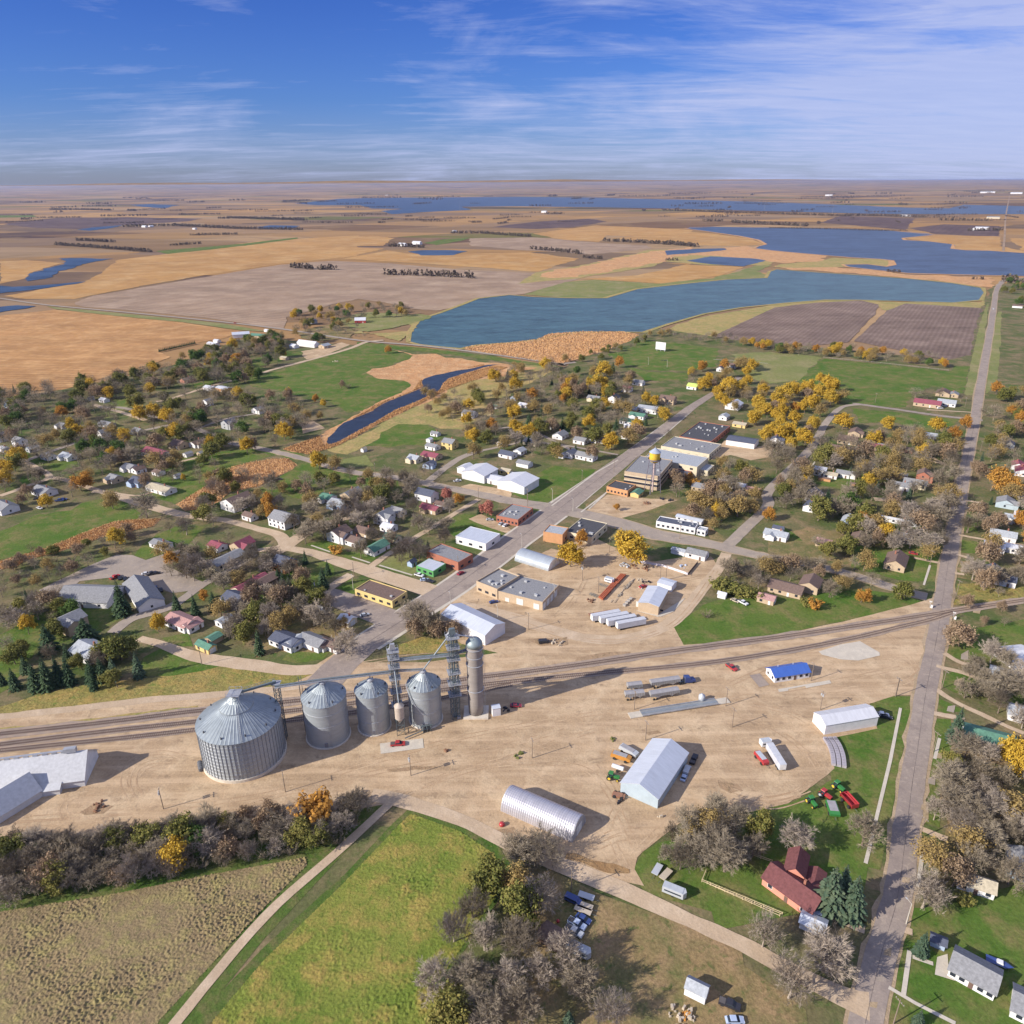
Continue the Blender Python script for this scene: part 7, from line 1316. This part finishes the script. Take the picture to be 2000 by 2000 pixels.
for row in HT.replace('\n', '|').split('|'):
    t, x, y, h, key, w = row.split()
    if float(h) > 2: tree(key, g(t, float(x), float(y)), float(h), {'c': 'spruces', 'C': 'spruces'}.get(key, 'trees in and around the town'), float(w))
REG = [('U 0,748 120,738 250,712 330,692 420,657 470,642 535,642 540,680 480,722 420,732 330,738 200,765 0,805', 170, 'bbbbbbbbBggdawy', 12, 16),
       ('U 0,785 250,765 420,742 560,760 610,790 560,835 480,852 300,885 0,925', 180, 'bbbbbbbbBwwagdby', 11, 15), ('U 0,925 100,915 300,890 420,870 380,930 240,960 0,960', 16, 'bbBwga', 8, 12),
       ('U 540,597 640,582 740,577 808,588 760,602 660,612 640,650 600,652 560,642', 80, 'bbbbbbgydaa', 10, 14), ('U 640,612 700,612 760,640 700,640 650,640', 5, 'bgs', 6, 9),
       ('U 880,745 940,705 1040,690 1060,722 1180,700 1220,762 1300,800 1250,842 1100,872 1000,862 880,832 840,792', 145, 'bbbbbbwwBaagcyy', 11, 15), ('U 800,740 880,745 860,800 810,800', 16, 'bBaw', 7, 10),
       ('U 1062,683 1130,662 1200,642 1232,632 1180,668 1120,692', 24, 'bbgas', 6, 10), ('U 1240,628 1390,640 1385,655 1250,640', 20, 'bbba', 7, 11), ('U 1398,650 1600,660 1790,680 1785,695 1600,680 1400,662', 60, 'bbbbgaoyds', 8, 12),
       ('U 1300,700 1420,690 1460,760 1380,780 1300,740', 30, 'bbyaBay', 10, 14), ('U 1420,770 1560,720 1600,760 1520,860 1440,840', 30, 'byyyBa', 11, 15),
       ('U 1440,865 1600,835 1760,812 1822,850 1800,1000 1745,1085 1600,1055 1560,1000 1480,960', 105, 'bbbbbwwwBaagy', 11, 15), ('U 1845,760 2000,740 2000,1110 1825,1120 1815,1000 1850,850', 56, 'bbwwBBoag', 10, 14),
       ('U 1884,532 1960,522 1960,588 1896,580', 22, 'bggda', 9, 13), ('U 0,1062 60,1042 150,1042 245,1000 255,1030 150,1082 80,1112 0,1112', 34, 'bbsBBags', 6, 9),
       ('U -20,1602 150,1600 330,1575 480,1555 620,1535 690,1525 650,1590 580,1605 400,1640 200,1680 0,1705 -20,1700', 125, 'bbbbbbbbwwwBsssg', 7, 11),
       ('U 800,1960 812,1850 860,1760 900,1700 960,1655 1020,1680 1010,1760 960,1830 1000,1960', 28, 'bbbwwwg', 10, 13), ('U 1000,1820 1080,1830 1150,1900 1160,1960 1000,1960', 14, 'bwwba', 9, 12),
       ('U 1262,1575 1330,1562 1400,1562 1440,1600 1400,1640 1300,1640 1255,1620', 16, 'bbbbag', 9, 12), ('U 1760,1480 1850,1450 1960,1480 1960,1640 1880,1680 1790,1630 1750,1560', 14, 'bbwwb', 9, 13),
       ('U 1270,895 1390,880 1470,920 1460,965 1340,1000 1275,960', 30, 'bBBaaw', 10, 13), ('U 1340,1085 1480,1062 1660,1095 1640,1112 1400,1130', 22, 'bbBasw', 7, 10),
       ('U 375,895 560,910 820,885 850,950 760,1000 520,1050 380,1040', 62, 'bbbbBawwg', 9, 13), ('U 0,1125 120,1125 150,1180 70,1320 0,1320', 16, 'gbwBdc', 8, 11), ('U 60,1250 260,1230 280,1290 120,1310', 7, 'cgbc', 8, 11), ('U 400,1120 640,1130 640,1230 420,1240', 26, 'bbBgwabw', 9, 13),
       ('U 300,1050 560,1060 560,1150 420,1120 320,1090', 22, 'bBabw', 9, 12), ('U 620,930 860,960 840,1060 640,1080', 20, 'bbwab', 9, 13), ('U 1790,1130 1900,1125 1932,1190 1800,1180', 6, 'bBs', 4, 7), ('U 1810,1260 1940,1240 1940,1400 1860,1330', 10, 'bbw', 9, 12)]
grp = dict(s='shrubs', S='shrubs', R='shrubs')
for ri, (q, n_, kinds, h0, h1) in enumerate(REG):
    P = pts(q); x0, x1 = min(p[0] for p in P), max(p[0] for p in P); y0, y1 = min(p[1] for p in P), max(p[1] for p in P); got = 0
    for t_ in range(n_ * 60):
        if got >= n_: break
        x, y = trg.uniform(x0, x1), trg.uniform(y0, y1)
        if not inside(x, y, P): continue
        md = 3.6 if ri == 16 else 7.5 if ri in (17, 18) else 5.5
        if any((x - p[0]) ** 2 + (y - p[1]) ** 2 < md * md for p in TR) or blocked(x, y, 2.0): continue
        key = trg.choice(kinds); h = trg.uniform(h0, h1) * (.5 if key in 'sSR' else 1); tree(key, (x, y), h, 'shrubs in the wild edges' if key in 'sSR' else 'trees in and around the town', trg.uniform(.9, 1.25)); got += 1
# past the 290 bare trees that show largest, the rest form one mass
BT = sorted([q for q in ALLT if q[1] in 'bw'], key=lambda q: -q[2] / math.hypot(q[4][0], q[4][1], HC)); m = MB(); lite = []
for s in range(3):
    T, C_ = bare_crown(100 + s, 12, (.9, 1.1, 1.0)[s], 0, n1=5, lv=2); T.add(C_.v, C_.f)
    rg = random.Random(s)
    for i in range(420):
        d = Vector((rg.gauss(0, 1), rg.gauss(0, 1), rg.gauss(0, 1))).normalized(); c = Vector((d.x * 4.3, d.y * 4.3, 7.6 + d.z * 3.6)) * 1.0 * 1; c = Vector((0, 0, 7.6)) + (c - Vector((0, 0, 7.6))) * rg.uniform(.45, 1.05); v = (d + Vector((rg.uniform(-1, 1), rg.uniform(-1, 1), rg.uniform(-1, 1))) * .7).normalized() * rg.uniform(.6, 1.3); u = v.orthogonal().normalized() * .07; T.add([c - u, c + u, c + v], [(0, 1, 2)])
    lite.append(T)
gone = set()
for r, key, h, w, p in BT[290:]:
    L = trg.choice(lite); s = h / 12; a = trg.uniform(0, 6.28); cs, sn = math.cos(a) * s * w, math.sin(a) * s * w; m.add([(x * cs - y * sn + p[0], x * sn + y * cs + p[1], z * s) for x, y, z in L.v], L.f)
    for ch in list(r.children): bpy.data.objects.remove(ch)
    gone.add(r.name); 
TREES = [q for q in TREES if q[0].name not in gone]
for nme in gone: bpy.data.objects.remove(bpy.data.objects[nme])
if m.v: stuff(tag(m.build('bare_woodland', M_twig), 'mass of small far bare trees spread through the town', 'woodland'))
# row of young spruces at the cornfield corner
ROWS = []
for i in range(22):
    a_, b_ = g('Q', 860, 958), g('Q', 1050, 915); t = i / 21; tree('c', (a_[0] + (b_[0] - a_[0]) * t, a_[1] + (b_[1] - a_[1]) * t), 5, 'row of young spruces at the cornfield corner', 1.1); ROWS.append(TREES.pop()[0]); ROWS[-1]['label'] = '%s young spruce from the left in the row at the cornfield corner' % 'first second third fourth fifth sixth seventh eighth ninth tenth eleventh twelfth thirteenth fourteenth fifteenth sixteenth seventeenth eighteenth nineteenth twentieth twenty-first twenty-second'.split()[i]
# ---- distant windbreaks: far-off woods that read as one mass
def wood(m, P, size, dens, rg):
    D = densify(P, size * .55)
    for p in D:
        for k_ in range(dens):
            cx, cy, s = p[0] + rg.gauss(0, size * .5), p[1] + rg.gauss(0, size * .5), size * rg.uniform(.6, 1.1)
            for i in range(16):
                a, r, z = rg.uniform(0, 6.28), rg.uniform(0, .5), rg.uniform(.08, 1); q = s * rg.uniform(.08, .16); c = Vector((cx + s * r * math.cos(a) * (1.2 - z * .7), cy + s * r * math.sin(a) * (1.2 - z * .7), z * s))
                u = Vector((rg.uniform(-1, 1), rg.uniform(-1, 1), rg.uniform(-1, 1))).normalized() * q; v = u.orthogonal().normalized() * q; m.add([c - u - v, c + u - v, c + u + v, c - u + v], [(0, 1, 2, 3)])
            m.add([(cx - size * .03, cy, -.6), (cx + size * .03, cy, -.6), (cx, cy, s * .7)], [(0, 1, 2)])
rg = random.Random(9); M_wood = leaf_mat('distant_wood', [(0.08, 0.06, 0.05), (0.13, 0.095, 0.08), (0.12, 0.10, 0.055)], .05)
BL = [('U 105,462 215,470 285,476', 10), ('U 145,454 215,457', 10), ('U 235,428 330,426 450,432 570,434', 12), ('U 430,411 575,416', 12), ('U 548,504 590,508 632,509', 12), ('U 732,518 800,520 892,524', 13), ('U 735,465 800,467', 11), ('U 850,440 905,440 1000,447', 10), ('U 1004,470 1060,475 1095,479', 10), ('U 1100,486 1135,489', 8),
      ('U 1142,455 1210,458 1312,465', 11), ('U 1030,404 1062,404', 14), ('U 1250,397 1400,402 1600,408', 12), ('S 360,262 520,270 765,282', 14), ('S 210,255 310,255', 13), ('S 960,225 1130,225 1400,235', 13), ('S 1480,250 1740,252', 13), ('S 1650,566 1710,568', 6), ('S 0,372 80,382 160,392', 11), ('S 5,465 60,466', 7), ('Q 270,193 430,193 600,196', 14), ('Q 930,385 1080,375', 8), ('Q 1040,330 1280,325', 8), ('Q 690,198 730,199', 14),
      ('S 1190,525 1260,530', 6), ('S 1620,306 1810,304', 12), ('Q 1180,240 1400,240 1640,245', 12), ('R 240,263 280,263', 10), ('R 470,250 570,248', 8), ('R 750,262 800,260', 8), ('S 560,290 900,297 1300,308', 5), ('S 1830,570 1932,600 2000,640', 12)]
m = MB()
for q, s in BL: wood(m, pts(q), s, 2, rg)
o = tag(m.build('distant_woodland', M_wood), 'dark windbreaks and small woods among the far fields', 'woodland'); stuff(o)
m = MB()
for i in range(230):
    yy = 366 + 75 * rg.random() ** 1.7; xx = rg.uniform(-30, 2030); p = G(xx, yy); d = math.hypot(*p)
    L = d * rg.uniform(.008, .05); a = (0 if rg.random() < .75 else R(70)) + R(rg.uniform(-8, 8)); s = min(d * .0022, 26) * rg.uniform(.5, 1); wood(m, [(p[0], p[1]), (p[0] + L * math.cos(a), p[1] + L * math.sin(a))], s, 1, rg)
o = tag(m.build('horizon_woodland', M_wood), 'thin dark tree lines scattered along the hazy horizon', 'woodland'); stuff(o)
for t, x, y, h in (('R', 685, 195, 70), ('S', 898, 215, 60), ('S', 532, 195, 60), ('R', 285, 215, 60)):
    p = g(t, x, y); o = thing('radio_mast', None, 'mast', p); AUTO.append((o, 'thin grey radio mast', p)); MB().tube((0, 0, 0), (0, 0, h), .5, .25, 4).build('mast', M_vent, o)
# reeds, shore grass and weeds that stand up from the ground
CREEK = pts('B 1745,280 1510,320 1265,380 1245,410 1260,442 1160,492 1060,527 980,557 930,587 880,622 800,657 720,692 660,717 625,747 590,787 530,862 545,885 600,875 680,835 740,800 900,715 1050,625 1250,545 1390,470 1410,425 1450,390 1620,335 1830,280')
def blades(name, label, q, n, h, m_, w=.5):
    rg = random.Random(4); P = pts(q) if isinstance(q, str) else q; x0, x1 = min(p[0] for p in P), max(p[0] for p in P); y0, y1 = min(p[1] for p in P), max(p[1] for p in P); m = MB(); k_ = 0
    while k_ < n:
        x, y = rg.uniform(x0, x1), rg.uniform(y0, y1)
        if not inside(x, y, P): continue
        if inside(x, y, CREEK): continue
        k_ += 1; a = rg.uniform(0, 3.14); hh = h * rg.uniform(.5, 1.2); dx, dy = math.cos(a) * w, math.sin(a) * w; m.add([(x - dx, y - dy, .05), (x + dx, y + dy, .05), (x + dx * .7 + rg.uniform(-.3, .3), y + dy * .7, hh), (x - dx * .7, y - dy * .7 + rg.uniform(-.3, .3), hh)], [(0, 1, 2, 3)])
    return stuff(tag(m.build(name, m_), label, 'reeds'))
M_rl = leaf_mat('reed_blades', [(0.36, 0.20, 0.09), (0.52, 0.31, 0.14), (0.60, 0.40, 0.22)], .1); M_wl = leaf_mat('weed_blades', [(0.14, 0.16, 0.035), (0.30, 0.23, 0.06), (0.42, 0.24, 0.06)], .2)
blades('reeds', 'tan reeds around the long dark creek', 'B 520,900 540,860 640,740 930,570 1180,480 1240,400 1400,350 1700,280 1900,300 1700,380 1440,470 1250,570 900,740 740,830 600,900 400,960 200,920 480,820', 12000, 1.1, M_rl, .28)
blades('reeds', 'orange reeds in the curved ditch below the white workshop road', 'A 1330,1335 1500,1230 1565,1190 1540,1160 1640,1110 1760,1050 1932,1010 B 130,990 240,990 310,1035 250,1080 80,1170 0,1205 A 1750,1235 1640,1320 1500,1375 1400,1385', 6000, 1.0, M_rl, .25)
blades('reeds', 'orange reed strip along the far left lawn', 'E -60,775 150,720 350,660 500,600 700,520 850,465 950,450 1200,440 1150,500 1000,530 800,570 600,640 400,700 200,750 120,800 -60,840', 6000, .9, M_rl, .2)
blades('reeds', 'orange reed bed at the foot of the lake', 'R 700,935 800,920 950,910 1100,890 1170,860 1350,848 1560,850 1650,868 1600,900 1450,960 1300,1000 1240,1022 1100,1008 900,975 760,955', 9000, 1.1, M_rl, .5)
# ---- the flock of labels
LM = '''U 455,1400 very wide grain bin|U 605,1340 second grain bin|U 700,1320 narrowest grain bin|U 800,1330 stair-railed grain bin|U 895,1270 concrete silo|U 80,1490 whitewashed storage barn|U 1240,1460 blue-grey machine shed|U 1030,1535 silver arched hut|U 1595,1365 long white metal shed|U 1485,1265 blue-roofed office|U 1270,1335 long truck scale|U 1235,1130 tan workshop|U 980,1110 tan garage|U 1165,1170 white box trailers|U 895,1190 gabled warehouse|U 720,1125 yellow-walled office|U 810,1065 green-walled building|U 840,1055 red brick store|U 900,1020 white metal store|U 970,975 brick corner store|U 1070,1005 orange brick hall|U 1195,1030 big gold downtown tree|U 1290,990 white storefront row|U 985,910 white metal hall|U 910,895 large white workshop|U 1235,880 yellow water tower|U 1180,950 low red brick building|U 1290,870 school gymnasium|U 1330,810 black-roofed school wing|U 1400,835 white bus garage|U 1385,768 white hip-roofed hall|U 1245,655 white movie screen|U 300,855 raspberry-roofed hall|U 585,650 long white farm shed|U 680,605 red barn|U 180,1120 church left wing|U 285,1115 church right wing|U 535,980 big white two-storey house|U 1650,1230 concrete pads in the yard|U 1690,1055 large tan house|U 1500,1110 tan ranch house|U 1770,755 maroon-roofed house|U 1800,1130 rail crossing|U 1840,800 side road junction|U 1490,1680 pink house|U 1585,1680 two big spruces|U 1830,1850 white ranch house|U 1850,1670 white cottage|U 1850,1380 green-roofed white house|U 1800,1345 tall lone spruce|U 1900,1440 slender gold tree|U 1580,1520 farm machine cluster|U 1260,1670 grey enclosed trailer|U 1080,1750 row of old vehicles|U 1310,1875 white storage shed|U 760,1510 field road end|U 700,760 dark creek|U 540,810 gold tree by the street|U 450,910 curved reed ditch|U 320,780 round gold trees|U 100,1240 dense spruce group|U 130,700 orange cornfield edge|U 620,960 lawn with green-roofed houses|U 850,600 lake end|U 1440,640 ploughed field|U 1480,770 gold tree cluster|U 1130,700 tall gold tree pair|U 1600,880 brown-roofed houses|U 1560,900 row of small white buildings|U 1720,990 lane to the highway|U 1900,880 orange tree by highway|U 1900,560 lakeside grove|U 1450,960 street behind storefronts|U 1020,880 cross lane|U 1050,780 wooded north blocks|U 1200,770 grey-green houses|U 330,1000 forked bare tree|U 60,1070 purple thicket|U 250,1610 left end of the thicket|U 430,1600 middle of the thicket|U 590,1560 orange shrubs|U 900,1760 grove beside green field|U 1040,1620 bare tree by the arched hut|U 870,470 far stubble field|U 1250,400 far lake|U 1830,400 far straight road|U 400,1220 yellow-walled green-roofed shed|U 360,1180 pink-roofed house|U 560,1210 white houses by the rail lane|U 470,1100 maroon-roofed ranch house|U 600,1120 row of garden spruces|U 700,1010 green-roofed bungalow|U 120,840 west side streets|U 60,800 far west houses|U 200,740 cornfield tree belt|U 430,700 dark belt by the park|U 560,740 park tree group|U 640,900 street bend|U 770,860 tan cross-lane house'''.split('|')
LMK = []
for row in LM:
    t, c, ph = row.split(' ', 2); x, y = map(float, c.split(',')); LMK.append((x / .966, y / .966, ph))
def where(p, skip=None):
    x, y = proj(p[0], p[1]); best = min(LMK, key=lambda q: ((q[0] - x)) ** 2 + ((q[1] - y) * 1.5) ** 2); dx, dy = x - best[0], (y - best[1]) * 1.5; d = math.hypot(dx, dy)
    if d < 14: rel = 'beside'
    elif abs(dx) > 2.2 * abs(dy): rel = 'right of' if dx > 0 else 'left of'
    elif abs(dy) > 2.2 * abs(dx): rel = 'below' if dy > 0 else 'above'
    else: rel = ('below' if dy > 0 else 'above') + ' and ' + ('right of' if dx > 0 else 'left of')
    return (x, y), rel, best[2], d
ORD = ['first', 'second', 'third', 'fourth', 'fifth', 'sixth', 'seventh', 'eighth', 'ninth', 'tenth', 'eleventh', 'twelfth']
bins = {}
for o, look, p in AUTO + TREES:
    (x, y), rel, ph, d = where(p); fa = ' just' if d < 35 and rel != 'beside' else ''
    bins.setdefault('%s%s %s the %s' % (look, fa, rel, ph), []).append((x, y, o))
for lab, L in bins.items():
    L.sort(key=lambda q: q[0])
    for i, (x, y, o) in enumerate(L):
        s = lab
        if len(L) > 1: s = lab + (', leftmost' if i == 0 else ', rightmost' if i == len(L) - 1 else ', ' + ORD[min(i, 11)] + ' from left')
        w = s.split()
        if len(w) > 16: s = s.replace(' just', '').replace('above and ', 'up-').replace('below and ', 'down-')
        o['label'] = s
# ---- air
hz = MB().box((0, 45000, 98), (170000, 110000, 210)).build('haze', MATS['concrete']); hz.data.materials.clear()
m_ = bpy.data.materials.new('haze_air'); m_.use_nodes = True; n = m_.node_tree; n.nodes.clear(); pv = nd(n, 'ShaderNodeVolumePrincipled'); pv.inputs['Color'].default_value = (0.55, 0.66, 1.0, 1); pv.inputs['Density'].default_value = 1.9e-5; pv.inputs['Anisotropy'].default_value = 0.2
oo = nd(n, 'ShaderNodeOutputMaterial'); n.links.new(pv.outputs[0], oo.inputs['Volume']); hz.data.materials.append(m_); stuff(hz); hz['label'] = 'thin bluish air over the far plain'; hz['category'] = 'haze'
